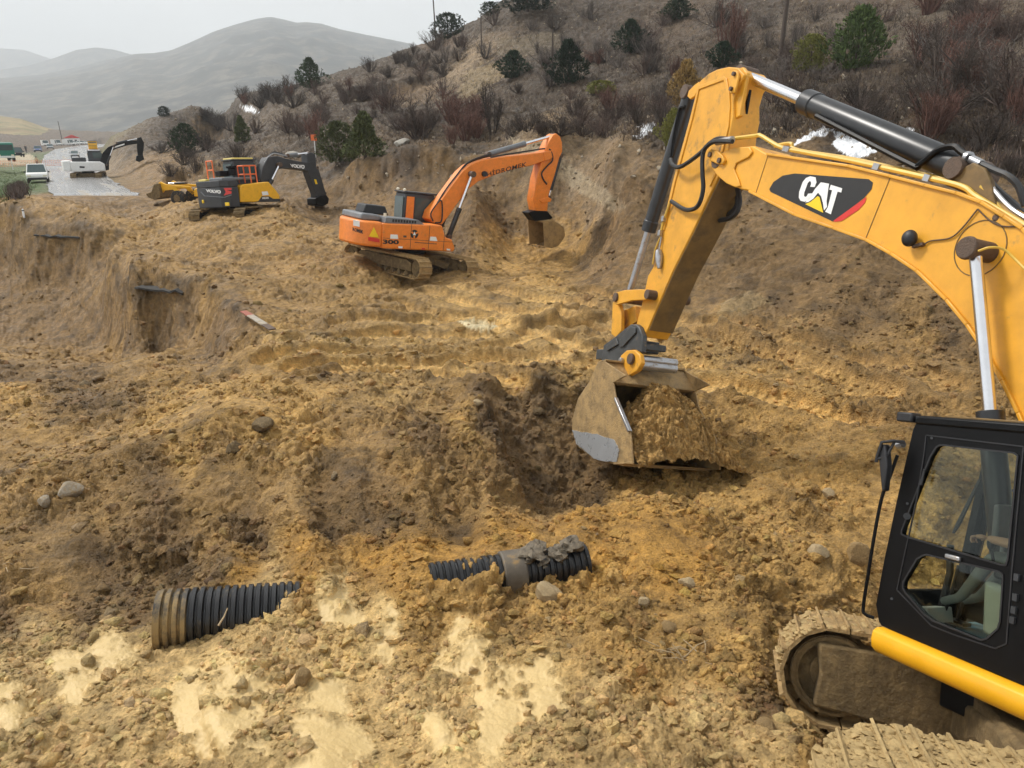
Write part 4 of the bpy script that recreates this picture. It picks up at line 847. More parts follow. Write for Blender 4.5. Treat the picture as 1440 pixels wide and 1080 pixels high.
def hh(s, t):
    e = (1 - abs(2 * s - .95) ** 2.2); e = max(e, 0) ** .8
    lat = min(1, .30 + 2.2 * t) * (1 - max(0, (t - .45) / .55) ** 1.5) 
    return max(-.10, 1.42 * e * lat * (.75 + .25 * math.sin(2.3 * s + 1)) - .02)
hp = heap('earth_heap', hb, hh, 150, 150, '')
tag(hp, 'heap of loose ochre earth filling the near yellow bucket', 'earth heap')
# --- near excavator: house, cab, operator
CY0, CY1 = .42, 1.45
cabx = CAT.xz([(1290,592),(1284,604),(1262,700),(1243,790),(1232,850),(1236,874),(1240,880)], CY1)
roofz = cabx[0][1]; rear = -1.78
outer = cabx + [(rear, -.02), (rear, roofz * .55), (rear + .04, roofz - .04), (rear + .12, roofz)]
w1 = CAT.xz([(1317,629),(1322,626),(1328,626),(1426,637),(1432,641),(1431,650),(1418,786),(1415,795),(1407,794),(1276,755),(1268,751),(1269,745),(1309,642)], CY1)
w2 = CAT.xz([(1298,781),(1303,780),(1406,804),(1411,808),(1411,815),(1407,874),(1404,884),(1388,898),(1380,900),(1370,896),(1312,873),(1300,864),(1274,834),(1270,826),(1271,818),(1290,786)], CY1)
cab = MB().holed(outer, [w1, w2], CY1 - .05, CY1)
# right wall with its own window, front and rear frames, roof, floor
rw = [(x, z) for x, z in [(cabx[1][0] - .12, roofz - .18), (cabx[4][0] - .16, .62), (rear + .2, .62), (rear + .2, roofz - .18)]]
cab.holed(outer, [rw[::-1]], CY0, CY0 + .04)
for y0, y1 in ((CY0 + .04, CY0 + .10), (CY1 - .11, CY1 - .05)):
    for i in range(len(cabx) - 1):
        a, b = np.array(cabx[i]), np.array(cabx[i+1]); d = nrm(b - a); nn = np.array([d[1], -d[0]]); nn = nn if nn[0] < 0 else -nn
        cab.prism([tuple(a), tuple(b), tuple(b + nn * .07), tuple(a + nn * .07)], y0, y1)
cab.box(((cabx[0][0] + rear) / 2 + .02, (CY0 + CY1) / 2, roofz - .045), (cabx[0][0] - rear - .1, CY1 - CY0 - .11, .07))
cab.box(((cabx[-1][0] + rear) / 2, (CY0 + CY1) / 2, .0), (cabx[-1][0] - rear - .02, CY1 - CY0 - .11, .05))
cab.box((cabx[4][0] - .05, (CY0 + CY1) / 2, .16), (.05, CY1 - CY0 - .22, .30)); cab.box((rear + .03, (CY0 + CY1) / 2, .5), (.05, CY1 - CY0 - .12, .95))
cab.box((cabx[0][0] - .05, (CY0 + CY1) / 2, roofz - .07), (.06, CY1 - CY0 - .22, .12))
cabo = cab.build('cab', M_['black'], cat, bevel=.014)
door = MB()                                  # door seam and window gaskets
def rimline(loop, r, off):
    n = len(loop)
    for i in range(n): a, b = loop[i], loop[(i+1) % n]; door.bar((a[0], off, a[1]), (b[0], off, b[1]), r, r, (0, 1, 0))
rimline(w1, .013, CY1 + .003); rimline(w2, .013, CY1 + .003)
rimline(CAT.xz([(1303,612),(1440,628),(1424,800),(1416,905),(1400,912),(1340,892),(1310,880),(1262,830),(1264,820),(1290,700),(1300,640)], CY1), .010, CY1 + .003)
door.build('window_gasket', M_['black_clean'], cabo)
gl = MB().prism(w1, CY1 - .030, CY1 - .024).build('side_window', M_['glass'], cabo, smooth=0)
MB().prism(w2, CY1 - .030, CY1 - .024).build('side_window', M_['glass'], cabo, smooth=0)
MB().prism(rw, CY0 + .012, CY0 + .018).build('right_window', M_['glass'], cabo, smooth=0)
ws = MB(); a, b = np.array(cabx[1]), np.array(cabx[4]); ws.add([(a[0] - .02, CY0 + .1, a[1] - .05), (a[0] - .02, CY1 - .11, a[1] - .05), (b[0] - .02, CY1 - .11, b[1] + .18), (b[0] - .02, CY0 + .1, b[1] + .18)], [(0, 1, 2, 3)]); ws.build('windscreen', M_['glass'], cabo, smooth=0)
h = MB(); q = P(1340,784,CY1 + .02); h.box(q, (.13, .03, .035)); h.build('door_handle', M_['steel'], cabo, bevel=.008)
lt = MB(); lt.cyl(P(1275.5,726,CY1 - .02), P(1275.5,726,CY1 + .035), .03, 10); lt.build('window_latch', M_['black_clean'], cabo)
MB().bar(P(1300,660,CY1+.03), P(1295,682,CY1+.03), .012, .02).build('window_handle', M_['black_clean'], cabo)
for x, y in ((1428,840), (1426,858), (1424,872), (1430,812)): MB().box(P(x, y, CY1 + .012), (.035, .025, .05)).build('door_hinge', M_['dark_grey'], cabo)
for x, y in ((1254,842), (1276,708), (1310,616), (1425,690)): MB().cyl(P(x, y, CY1), P(x, y, CY1 + .012), .012, 8).build('bolt', M_['dark_grey'], cabo)
# roof edge rail, roof light, yellow side tube
rr_ = MB(); rr_.prism([(cabx[0][0] + .02, roofz - .03), (cabx[0][0] + .02, roofz + .035), (cabx[0][0] - .04, roofz + .05), (rear, roofz + .05), (rear, roofz - .03)], CY0 - .01, CY1 + .012); rr_.build('cab_roof', M_['black'], cabo, bevel=.02)
rp = MB(); rp.box((cabx[0][0] - .75, .9, roofz + .058), (1.2, .85, .02)); rp.build('roof_plate', M_['under_brown'], cabo, bevel=.006)
fl_ = MB(); q = P(1278,587,CY1 - .05); fl_.box(q, (.16, .12, .085)); fl_.bar(q + np.array([-.05, 0, 0]), q + np.array([-.25, 0, .0]), .04, .04); fl_.build('roof_lamp', M_['black_clean'], cabo, bevel=.015)
st_ = MB(); a, b = P(1243,877,CY1 + .03), P(1440,968,CY1 + .03); d = nrm(b - a); r_ = .105
prof = [(-.02, -.22), (.06, -.215), (.105, -.17), (.12, -.10), (.105, -.03), (.06, .0), (-.02, .0)]
e0 = np.array([cabx[-1][0] + .0, 0, 0]); e1 = np.array([-3.6, 0, -.05])
st_.add([e0 + np.array([0, CY1 + u, w - .005]) for u, w in prof] + [e1 + np.array([0, CY1 + u, w - .005]) for u, w in prof], [tuple(range(7)), tuple(range(13, 6, -1))] + [(i, i+7, (i+1) % 7 + 7, (i+1) % 7) for i in range(7)])
st_.build('side_tube', M_['strip_yellow'], cat, smooth=50, bevel=.012)
# mirror, its arm and the long handrail
mi = MB(); mi.tube([P(1272,622,CY1+.08), P(1256,620,CY1+.16), P(1240,622,CY1+.20), P(1234,640,CY1+.20), P(1232,650,CY1+.20)], .014, 8); mi.tube([P(1258,621,CY1+.14), P(1248,640,CY1+.16), P(1233,646,CY1+.2)], .012, 8); mi.build('mirror_arm', M_['black_clean'], cabo)
mr_ = MB(); q0 = P(1246,657,CY1+.14); mr_.prism([(q0[0] - .045, q0[2] - .20), (q0[0] - .02, q0[2] - .21), (q0[0] + .05, q0[2] + .10), (q0[0] + .05, q0[2] + .19), (q0[0] - .01, q0[2] + .20), (q0[0] - .05, q0[2] + .02)], CY1 + .12, CY1 + .19); mr_.build('mirror', M_['black_clean'], cabo, bevel=.02)
hose([P(1262,640,CY1+.05), P(1252,668,CY1+.06), P(1240,700,CY1+.07), P(1230,750,CY1+.08), P(1222,800,CY1+.08), P(1214,853,CY1+.08), P(1217,864,CY1+.07), P(1229,869,CY1+.02)], .015, 'handrail', M_['black'], cabo)
MB().tube([P(1262,626,CY1+.02), P(1270,624,CY1+.02)], .035, 10).build('mirror_joint', M_['steel'], cabo)
# interior
it = MB(); it.box((-.9, .93, .05), (1.5, .85, .03)); it.build('cab_floor', M_['floor_blue'], cabo)
se = MB(); se.box((-1.30, .93, .62), (.52, .52, .14)); se.box((-1.58, .93, 1.05), (.14, .5, .85)); se.box((-1.60, .93, 1.55), (.1, .28, .2)); se.build('seat', M_['cloth_grey'], cabo, bevel=.05, seg=3)
sb = MB(); sb.prism([(-.82, .22), (-.80, .62), (-1.65, .62), (-1.65, .12), (-1.2, .12)], .52 + .75, .52 + .82); sb.build('side_console', M_['seat_panel'], cabo, bevel=.03)
sb = MB(); sb.box((-1.15, 1.26, .70), (.6, .12, .10)); sb.box((-1.0, .58, .66), (.7, .14, .12)); sb.build('arm_console', M_['dark_grey'], cabo, bevel=.03)
mo = MB(); q = np.array([-.42, .62, 1.02]); mo.box(q, (.06, .24, .30)); mo.bar(q, q + np.array([-.02, 0, -.4]), .05, .05, (0,1,0)); mo.build('monitor', M_['grey'], cabo, bevel=.02)
lv = MB()
for y in (1.2, .62): lv.tube([(-.78, y, .72), (-.74, y, .86)], [.012, .012], 8); lv.ell((-.735, y, .90), (.03, .03, .06), 10, 8)
for y in (.84, 1.02): lv.tube([(-.22, y, .07), (-.30, y, .40), (-.34, y, .62)], .014, 8); lv.box((-.22, y, .10), (.22, .10, .03))
lv.tube([(-1.06, 1.33, .10), (-.98, 1.33, .70), (-1.02, 1.33, .78), (-1.2, 1.33, .80)], .016, 8); lv.build('control_lever', M_['black_clean'], cabo)
wp = MB(); wp.tube([(-.16, .62, 1.35), (-.12, .78, .95), (-.09, .8, .85)], [.014, .02, .012], 6); wp.tube([(-.09,.86,.2),(-.14,.86,.5),(-.12,.86,.75)], .03, 8); wp.build('wiper', M_['black_clean'], cabo)
bx = MB(); bx.prism([(-.12, .06), (-.10, .20), (-.26, .24), (-.30, .06)], .95, 1.25); bx.build('white_box', M_['letter_white'], cabo, bevel=.01)

# operator: one skinned body, seated, right behind the levers
def person_skin(name, nodes, edges, m, parent=None, sub=2):
    me_ = bpy.data.meshes.new(name); me_.from_pydata([n[0] for n in nodes], edges, []); o = bpy.data.objects.new(name, me_); COL.objects.link(o); o.parent = parent
    sk = o.modifiers.new('skin', 'SKIN'); me_.skin_vertices or None
    if not me_.skin_vertices:
        bpy.context.view_layer.objects.active = o
    for i, n in enumerate(nodes):
        r = n[1]; r = r if isinstance(r, tuple) else (r, r); me_.skin_vertices[0].data[i].radius = r; me_.skin_vertices[0].data[i].use_root = (i == 0)
    sk.use_smooth_shade = True; ss = o.modifiers.new('sub', 'SUBSURF'); ss.levels = sub; ss.render_levels = sub
    me_.materials.append(m); return o
def bake(o):
    dg = bpy.context.evaluated_depsgraph_get(); me_ = bpy.data.meshes.new_from_object(o.evaluated_get(dg)); mats = list(o.data.materials)
    o.modifiers.clear(); old = o.data; o.data = me_; bpy.data.meshes.remove(old); me_.name = o.name
    me_.polygons.foreach_set('use_smooth', [True] * len(me_.polygons)); return o
def body(name, M, J, label, catg, group=None, top='shirt_red', legs='cloth_dark', skin='skin', scale=1.0, hands=True, hair=True):
    """J: joint positions (local): pelvis chest neck head; shoulder/elbow/wrist/hand and hip/knee/ankle/toe for l, r"""
    root = bpy.data.objects.new(name, None)
    nodes = []; edges = []; idx = {}
    def nd(k, r, par=None):
        idx[k] = len(nodes); nodes.append((tuple(J[k]), r))
        if par: edges.append((idx[par], idx[k]))
    nd('pelvis', (.15, .115)); nd('waist', (.135, .10), 'pelvis'); nd('chest', (.165, .115), 'waist'); nd('neck', (.058, .058), 'chest'); nd('jaw', (.075, .085), 'neck'); nd('head', (.085, .10), 'jaw'); nd('crown', (.05, .06), 'head')
    for s in 'lr':
        nd('shoulder_' + s, .068, 'chest'); nd('elbow_' + s, .048, 'shoulder_' + s); nd('wrist_' + s, .031, 'elbow_' + s)
        nd('hip_' + s, .092, 'pelvis'); nd('knee_' + s, .062, 'hip_' + s); nd('ankle_' + s, .043, 'knee_' + s); nd('toe_' + s, .036, 'ankle_' + s)
    o = person_skin(name, nodes, edges, M_[top]); o.matrix_world = M if isinstance(M, Matrix) else Matrix.Translation(Vector(M)); bpy.context.view_layer.update(); bake(o)
    me_ = o.data
    for k in (legs, skin): me_.materials.append(M_[k])
    hipz = J['pelvis']; 
    segs = [(np.array(J[a]), np.array(J[b]), m_) for a, b, m_ in [('pelvis','waist',0),('waist','chest',0),('chest','neck',0),('neck','jaw',2),('jaw','head',2),('head','crown',2)] + [q for s in 'lr' for q in (('shoulder_'+s,'elbow_'+s,0),('elbow_'+s,'wrist_'+s,0 if not hands == 'bare' else 2),('hip_'+s,'knee_'+s,1),('knee_'+s,'ankle_'+s,1),('ankle_'+s,'toe_'+s,1),('chest','shoulder_'+s,0),('pelvis','hip_'+s,1))]]
    for p in me_.polygons:
        c = np.array(p.center); best = 1e9
        for a, b, m_ in segs:
            d = b - a; t = np.clip((c - a) @ d / (d @ d), 0, 1); q = np.linalg.norm(c - a - t * d) 
            if q < best: best = q; p.material_index = m_
    tag(o, label, catg, group)
    hd = np.array(J['head']); up = nrm(np.array(J['crown']) - np.array(J['jaw'])); fw = np.array(J['face']); sd = np.cross(up, fw)
    if hair:
        hm = MB(); hm.ell((0, 0, 0), (.098, .112, .085), 14, 8)
        B = np.array([sd, fw, up]).T; hm.xf(lambda p: hd + up * .05 - fw * .012 + B @ p); hm.build('hair', M_['cloth_dark'], o)
    fm = MB()
    B = np.array([sd, fw, up]).T
    fm.ell(B @ np.array([0, .105, -.025]) + hd, (.016, .022, .026), 8, 6)
    for s in (-1, 1): fm.ell(B @ np.array([s * .095, 0, -.02]) + hd, (.015, .025, .032), 8, 6)
    fm.build('face_features', M_[skin], o)
    ey = MB()
    for s in (-1, 1): ey.ell(B @ np.array([s * .034, .095, .01]) + hd, (.013, .010, .009), 8, 6)
    ey.ell(B @ np.array([0, .098, -.072]) + hd, (.026, .008, .006), 8, 5); ey.build('eyes_and_mouth', M_['letter_black'], o)
    if hands:
        for s in 'lr':
            w = np.array(J['wrist_' + s]); dr = nrm(w - np.array(J['elbow_' + s])); sdv = nrm(np.cross(dr, (0, 0, 1))); dn = np.cross(sdv, dr); dn = dn if dn[2] < 0 else -dn
            hb_ = MB(); hb_.ell((0, 0, 0), (.05, .04, .02), 10, 8); B = np.array([dr, sdv, dn]).T; hb_.xf(lambda p: w + dr * .05 + B @ p)
            for k in range(4):
                a = w + dr * .085 + sdv * (.03 - .02 * k); ln = (.035, .042, .04, .03)[k]
                hb_.tube([a, a + dr * ln + dn * .012, a + dr * ln * 1.2 + dn * .040, a + dr * ln * .7 + dn * .058], [.009, .009, .008, .006], 7)
            t = w + dr * .04 + sdv * .04; hb_.tube([t, t + dr * .03 + sdv * .02 + dn * .015, t + dr * .055 + sdv * .012 + dn * .035], [.011, .010, .007], 7)
            hb_.build('hand', M_[skin], o)
    return o
SEATED = dict(pelvis=(-1.36,.93,.76), waist=(-1.40,.93,.92), chest=(-1.42,.93,1.12), neck=(-1.40,.93,1.30), jaw=(-1.36,.93,1.38), head=(-1.36,.93,1.46), crown=(-1.37,.93,1.55), face=(1,0,0),
  shoulder_l=(-1.40,1.12,1.20), elbow_l=(-1.20,1.22,.93), wrist_l=(-.92,1.20,.93), hip_l=(-1.32,1.03,.75), knee_l=(-.90,1.08,.78), ankle_l=(-.62,1.05,.36), toe_l=(-.44,1.05,.15) if 0 else (-.45,1.05,.28),
  shoulder_r=(-1.40,.74,1.20), elbow_r=(-1.20,.63,.93), wrist_r=(-.92,.64,.93), hip_r=(-1.32,.83,.75), knee_r=(-.90,.80,.78), ankle_r=(-.62,.82,.36), toe_r=(-.45,.82,.28))
SEATED = {k: (v if k == 'face' else (v[0] + .22, v[1], v[2])) for k, v in SEATED.items()}
body('person', CAT.M(), SEATED, 'operator seated behind the glass of the black cab with one hand on the lever', 'person', None, 'shirt_red', 'cloth_grey', 'skin', hands='bare')

# upper structure behind and beside the cab
hs_ = MB(); hs_.prism([(-.15, -.32), (-.15, .0), (-5.0, .0), (-5.0, -.32)], -1.42, .36); hs_.prism([(-1.9, -.30), (-1.9, -.02), (-5.0, -.02), (-5.0, -.30)], .37, 1.40)
hs_.build('deck', M_['black'], cat, bevel=.02)
hs_ = MB(); hs_.prism([(-2.0, .005), (-2.0, 1.05), (-5.0, 1.05), (-5.0, .005)], .62, 1.40); hs_.prism([(-.3, .005), (-.35, .75), (-1.4, .95), (-5.0, 1.0), (-5.0, .005)], -1.40, -.45); hs_.build('engine_hood', M_['cat_yellow'], cat, bevel=.05)
hs_ = MB(); hs_.prism([(-5.01, 1.40), (-5.4, 1.25), (-5.75, .7), (-5.85, 0), (-5.75, -.7), (-5.4, -1.25), (-5.01, -1.40)], -.33, 1.05, 'z'); hs_.build('counterweight', M_['black'], cat, bevel=.05)
# undercarriage, turned about 52 degrees to the left of the house
ZT = -.10; TR = .46; TW = .62; C_UC = (-2.05, -.05, ZT - TR - .03)
T_ = subframe(52, C_UC)
def T2(p): return T_(p)
i2 = lambda X: X
cs, sn = math.cos(R(52)), math.sin(R(52))
def to_uc(q): d = np.array(q) - np.array(C_UC); return np.array([d[0]*cs + d[1]*sn, -d[0]*sn + d[1]*cs, d[2]])
near_edge = to_uc(CAT.pl(1300, 1023, 2, ZT)); far_edge = to_uc(CAT.pl(1180, 880, 2, ZT)); nf = to_uc(CAT.pl(1140, 1045, 2, ZT - .3)); ff = to_uc(CAT.pl(1092, 900, 2, ZT - TR))
yn = near_edge[1] + TW / 2; yf = far_edge[1] - TW / 2
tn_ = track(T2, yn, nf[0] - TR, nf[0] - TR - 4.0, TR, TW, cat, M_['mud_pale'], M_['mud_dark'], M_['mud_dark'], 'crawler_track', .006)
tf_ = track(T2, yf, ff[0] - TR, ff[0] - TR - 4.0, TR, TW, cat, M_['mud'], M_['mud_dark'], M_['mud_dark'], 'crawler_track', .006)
def caked(pth_root, ycs, xf_, n, label=None):
    rgc = np.random.default_rng(33); mb = MB()
    for k in range(n):
        if rgc.random() < .65: x = xf_ - TR - rgc.uniform(0, 2.6); z = TR + .0; nx = 0; nz = 1
        else: a = rgc.uniform(.1, 1.5); x = xf_ - TR + TR * math.sin(a); z = TR * math.cos(a)
        y = ycs + rgc.uniform(-.5, .5) * TW; r = .007 + .026 * rgc.random() ** 3; M3 = np.linalg.qr(rgc.normal(size=(3, 3)))[0]
        q = np.array([x, y, z]) * 1.0
        mb.add([q + (M3 @ (p * r * (1 + .3 * rgc.normal()))) * np.array([1.5, 1.5, .7]) for p in IV], IF)
    o = mb.xf(T2).build('caked_mud', M_['mud_pale'], pth_root, smooth=60); o['kind'] = 'stuff'; return o
caked(tn_, yn, nf[0], 2200); caked(tf_, yf, ff[0], 800)
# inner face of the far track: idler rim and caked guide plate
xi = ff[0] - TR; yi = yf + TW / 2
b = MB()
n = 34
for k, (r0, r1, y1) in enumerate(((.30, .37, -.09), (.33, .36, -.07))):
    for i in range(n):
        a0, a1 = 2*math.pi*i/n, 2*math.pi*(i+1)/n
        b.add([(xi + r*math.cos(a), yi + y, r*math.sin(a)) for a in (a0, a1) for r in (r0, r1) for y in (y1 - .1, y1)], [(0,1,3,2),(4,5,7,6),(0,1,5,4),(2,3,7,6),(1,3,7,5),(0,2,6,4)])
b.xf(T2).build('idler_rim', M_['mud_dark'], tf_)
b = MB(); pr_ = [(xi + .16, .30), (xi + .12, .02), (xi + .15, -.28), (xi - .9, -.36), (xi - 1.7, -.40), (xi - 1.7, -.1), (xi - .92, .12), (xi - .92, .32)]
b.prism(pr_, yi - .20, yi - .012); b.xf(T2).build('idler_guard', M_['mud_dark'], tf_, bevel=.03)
# car body with its arched legs between the tracks
cbm = MB(); ym = (yn + yf) / 2
for sgn, ye in ((1, yn - TW * .3), (-1, yf + TW * .3)):
    for fx in (1, -1):
        arch = [(ym - sgn * .0 , .22), (ye, .05), (ye, -.30), (ye - sgn * .35, -.26), (ye - sgn * .75, -.08), (ym, -.05)]
        for_x = fx * .75 + xi - 2.0
        cbm.prism([(a, z) for a, z in arch], for_x - .28, for_x + .28, 'x')
cbm.prism([(xi - 1.0, ym - .7), (xi - 1.0, ym + .7), (xi - 3.0, ym + .7), (xi - 3.0, ym - .7)], -.08, .24, 'z')
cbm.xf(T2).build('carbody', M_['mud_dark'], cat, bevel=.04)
tb = MB(); tb.cyl((-2.05, -.05, -.36), (-2.05, -.05, -.30), .75, 40); tb.build('slewing_ring', M_['rust'], cat)
bx_ = MB(); q = T2((xi - 1.15, yi + .18, .16)); bx_.box(q, (.5, .45, .34)); bx_.build('tool_box', M_['black'], cat, bevel=.02)
# ================================================================== the other machines
def vplane(A, p0, p1):
    """photo pixel -> local point on the vertical plane through plan points p0, p1"""
    t = np.array([p1[0] - p0[0], p1[1] - p0[1], 0.]); n = nrm(np.array([t[1], -t[0], 0.])); nw = n[0] * A.F + n[1] * A.L; c = A.w((p0[0], p0[1], 0))
    def f(x, y):
        d = ray(x, y); q = d * ((c @ nw) / (d @ nw)) - A.o; return np.array([q @ A.F, q @ A.L, q @ A.U])
    f.out = n; return f
def arms(A, root, yb, ys, boom_px, stick_px, stc, bkc, bmc, mat_boom, mat_stick, rod=None, fwd=-1, stick_rb=.12):
    """boom, stick and cylinders traced on the machine's visible side (sign fwd: -1 right side, +1 left side)"""
    b = MB().prism(A.xz(boom_px, fwd * yb), -yb, yb).build('boom', mat_boom, root, bevel=.03)
    s = MB().prism(A.xz(stick_px, fwd * ys), -ys, ys).build('stick', mat_stick, root, bevel=.03)
    if stc: ram(A.lp(*stc[0], 0), stc[2], A.lp(*stc[1], 0), stick_rb, .065, root, 'stick_cylinder', mb_=stc[3] if len(stc) > 3 else None, mr_=rod)
    if bkc: ram(A.lp(*bkc[0], 0), bkc[2], A.lp(*bkc[1], 0), .10, .06, root, 'bucket_cylinder', mr_=rod)
    if bmc:
        for sg in (1, -1):
            p, q = A.lp(*bmc[0], fwd * (yb + .16)), A.lp(*bmc[1], fwd * (yb + .16)); p[1] *= sg; q[1] *= sg
            ram(q, bmc[2], p, .11, .065, root, 'boom_cylinder', mr_=rod)
            MB().cyl((p[0], p[1] - .14, p[2]), (p[0], p[1] + .14, p[2]), .13, 14).build('boom_pin', M_['rust'], b)
    return b, s
def cab_far(root, x0, x1, y0, y1, z0, z1, mf, mw, slope=.25, panel=None):
    o = MB().prism([(x0, z0), (x1 + .05, z0), (x1 + .12, z0 + .5 * (z1 - z0)), (x1 - slope, z1), (x0 + .08, z1)], y0, y1).build('cab', mf, root, bevel=.05)
    h = z1 - z0; lo, hi = z0 + .40 * h, z1 - .10 * h
    for y, s in ((y0, -1), (y1, 1)):
        MB().prism([(x0 + .55, lo), (x1 + .02, lo), (x1 - slope * .8, hi), (x0 + .55, hi)], y + s * .002, y + s * .012).build('side_window', mw, o)
        if panel: MB().prism([(x0 + .12, z0 + .12), (x0 + .48, z0 + .12), (x0 + .48, hi + .03), (x0 + .14, hi + .03)], y + s * .003, y + s * .02).build('side_panel', panel, o)
    MB().box((x0 + .035, (y0 + y1) / 2, (lo + hi) / 2), (.06, (y1 - y0) * .82, hi - lo)).build('rear_window', mw, o)
    MB().prism([(x1 + .11, lo), (x1 + .125, lo), (x1 - slope + .06, hi), (x1 - slope + .04, hi)], y0 + .08, y1 - .08).build('windscreen', mw, o)
    MB().box(((x0 + x1) / 2 - .02, (y0 + y1) / 2, z1 + .03), (x1 - x0 - .05, y1 - y0 + .06, .07)).build('cab_roof', M_['dark_grey'], o, bevel=.02)
    return o
# ------------------------------------------------------------------ orange excavator
H = frame_az(638, 354, 31.0, 58, -7, 0, -1.5)
hid = empty('excavator', H.M(), 'bright orange excavator working below the cut bank in the middle of the site', 'excavator', 'crawler excavators on the site')
OR = M_['orange']
sd_ = H.xz([(537,349.5),(638,354),(640,349),(636,337),(627,334),(622,317),(538,314)], -1.5)
xr = sd_[0][0]; ztop = sd_[5][1]; zrear = sd_[6][1]
o = MB(); o.prism(sd_, -1.5, -.48)
o.prism([(xr, .0), (sd_[1][0], .0), (sd_[1][0], .42), (xr + .8, .42), (xr, .42)], -.47, 1.5)
o.prism([(xr, .425), (-1.65, .425), (-1.65, zrear), (xr, zrear)], -.475, 1.5)
house = o.build('house', OR, hid, bevel=.05)
seam = MB()
for a in (.42, .70, .94): 
    x = xr + (sd_[1][0] - xr) * a * .9; seam.box((x, -1.502, ztop * .5), (.018, .012, ztop * .93))
seam.box(((xr + sd_[1][0]) / 2, -1.502, ztop * .38), ((sd_[1][0] - xr) * .98, .012, .016)); seam.build('panel_seam', M_['rust'], house)
CWP = [(xr - .004, -1.5), (xr - .45, -1.42), (xr - .85, -1.08), (xr - 1.02, -.5), (xr - 1.05, .5), (xr - .85, 1.08), (xr - .45, 1.42), (xr - .004, 1.5)]
cw = MB().prism(CWP, .02, zrear + .04, 'z').build('counterweight', OR, hid, bevel=.10, seg=3)
o = MB(); o.prism([(xr + .10, zrear + .01), (xr + .15, zrear + .24), (xr + 1.55, zrear + .22), (xr + 1.85, zrear + .05), (xr + 1.85, zrear + .01)], -1.40, -.3); hd_ = o.build('engine_hood', M_['grey'], hid, bevel=.06)
o = MB()
for i in range(9): o.box((xr + .45 + i * .12, -1.41, zrear + .13), (.06, .03, .10))
o.build('hood_vent', M_['black_clean'], hd_)
o = MB(); o.prism([(xr - .75, zrear + .05), (xr - .72, zrear + .30), (xr + .08, zrear + .28), (xr + .08, zrear + .05)], -1.0, 1.2); o.build('hood_cover', M_['grey'], hid, bevel=.06)
o = MB(); o.prism([(xr - .35, zrear + .29), (xr - .25, zrear + .62), (xr + .6, zrear + .60), (xr + .75, zrear + .25), (xr + .09, zrear + .25)], -.2, .75); o.build('air_intake_box', M_['black_clean'], hid, bevel=.04)
cab_far(hid, -1.55, .12, .42, 1.45, .43, 2.17, M_['dark_grey'], M_['glass_far'], panel=OR)
for y in (.5, 1.2): MB().ell((-1.5, y, 2.28), (.07, .07, .07), 10, 8).build('work_lamp', M_['lamp'], hid)
MB().cyl((xr + .2, -1.15, zrear + .25), (xr + .2, -1.15, zrear + .38), .06, 10).build('beacon', M_['lamp'], hid)
boom_px = [(775,212),(765,214),(738,217.5),(713,220),(700,221.5),(688,223.5),(678,225),(670,228),(660,233),(650,241.7),(635,261.7),(621.7,280),(606.7,296.7),(603,308),(608,313),(621.7,316),(631.7,303),(646.7,281.7),(658,266.7),(673,255),(696.7,245.8),(721.7,238),(746.7,233),(765,226.7),(774,222)]
stick_px = [(778,190),(782.5,187.5),(788,192),(790.5,200),(791,213),(786.7,222),(780,246.7),(771.7,273),(770,297),(753,297),(750,281),(755,250),(760.8,230),(768,208),(773,198)]
hb_, hs2 = arms(H, hid, .35, .28, boom_px, stick_px, ((686,217),(777.5,191),.56,M_['grey']), ((788,219),(771,278),.82), ((664,245),(631,333),.46), OR, OR)
MB().prism(H.xz([(764,214),(776,211),(779,217),(776,223),(766,227)], -.37), -.39, .39).build('boom_nose', OR, hb_, bevel=.03)
fc2 = lambda x, y: H.lp(x, y, -.35)
pxtext('HİDROMEK', [(684,240.6),(741,225.2),(739.5,234.0),(685,248.4)], fc2, 'lettering', M_['letter_black'], hb_, (0, -.012, 0), bold=.012, space=1.08)
MB().cyl(H.lp(680.5,244.5,-.36), H.lp(680.5,244.5,-.36) + np.array([0,-.10,0]), .12, 14).build('work_lamp', M_['black_clean'], hb_)
fs2 = lambda x, y: H.lp(x, y, -1.5)
pxtext('300', [(538,336.6),(561,337.5),(561,343.6),(538,343.0)], fs2, 'lettering', M_['letter_black'], house, (0, -.010, 0), bold=.045)
for q in ([(549,329.5),(559,330),(560,336),(548.5,335.6)], [(605,332.6),(613,333),(615,339),(604,338.4)], [(560,346.2),(566,346.5),(566,349.2),(560,349)], [(628,349.6),(633,349.8),(633,352.4),(628,352)]): decal(q, fs2, 'sticker', M_['letter_white'], house, (0, -.012, 0))
for q in ([(567,331),(571.5,331.2),(571.5,334),(567,333.8)], [(593,348.5),(597.5,348.7),(597.5,351),(593,350.8)]): decal(q, fs2, 'panel_latch', M_['red'] if q[0][1] > 340 else M_['rust'], house, (0, -.012, 0))
decal([(583,340.4),(614,342.6),(614,343.5),(583,341.3)], fs2, 'lettering_line', M_['rust'], house, (0, -.012, 0))
em = MB(); c = fs2(582.6, 329.2); rr0 = .175
em.add([c + np.array([rr0 * math.cos(a), -.012, rr0 * math.sin(a)]) for a in np.linspace(0, 2 * math.pi, 25)[:-1]], [tuple(range(24))]); em_ = em.build('round_emblem', M_['letter_black'], house, smooth=0)
for a in (.5236, 2.618, 4.712):
    t = MB(); t.add([c + np.array([rr0 * .98 * math.cos(a + q) * r, -.016, rr0 * .98 * math.sin(a + q) * r]) for q, r in ((-.22, 1), (.22, 1), (.5, .40), (-.5, .40))], [(0, 1, 2, 3)]); t.build('emblem_ray', M_['orange'], em_, smooth=0)
t = MB(); t.add([c + np.array([x_, -.017, z_]) for x_, z_ in ((0, .10), (.07, -.04), (-.07, -.04))], [(0, 1, 2)]); t.build('emblem_triangle', M_['letter_white'], em_, smooth=0)
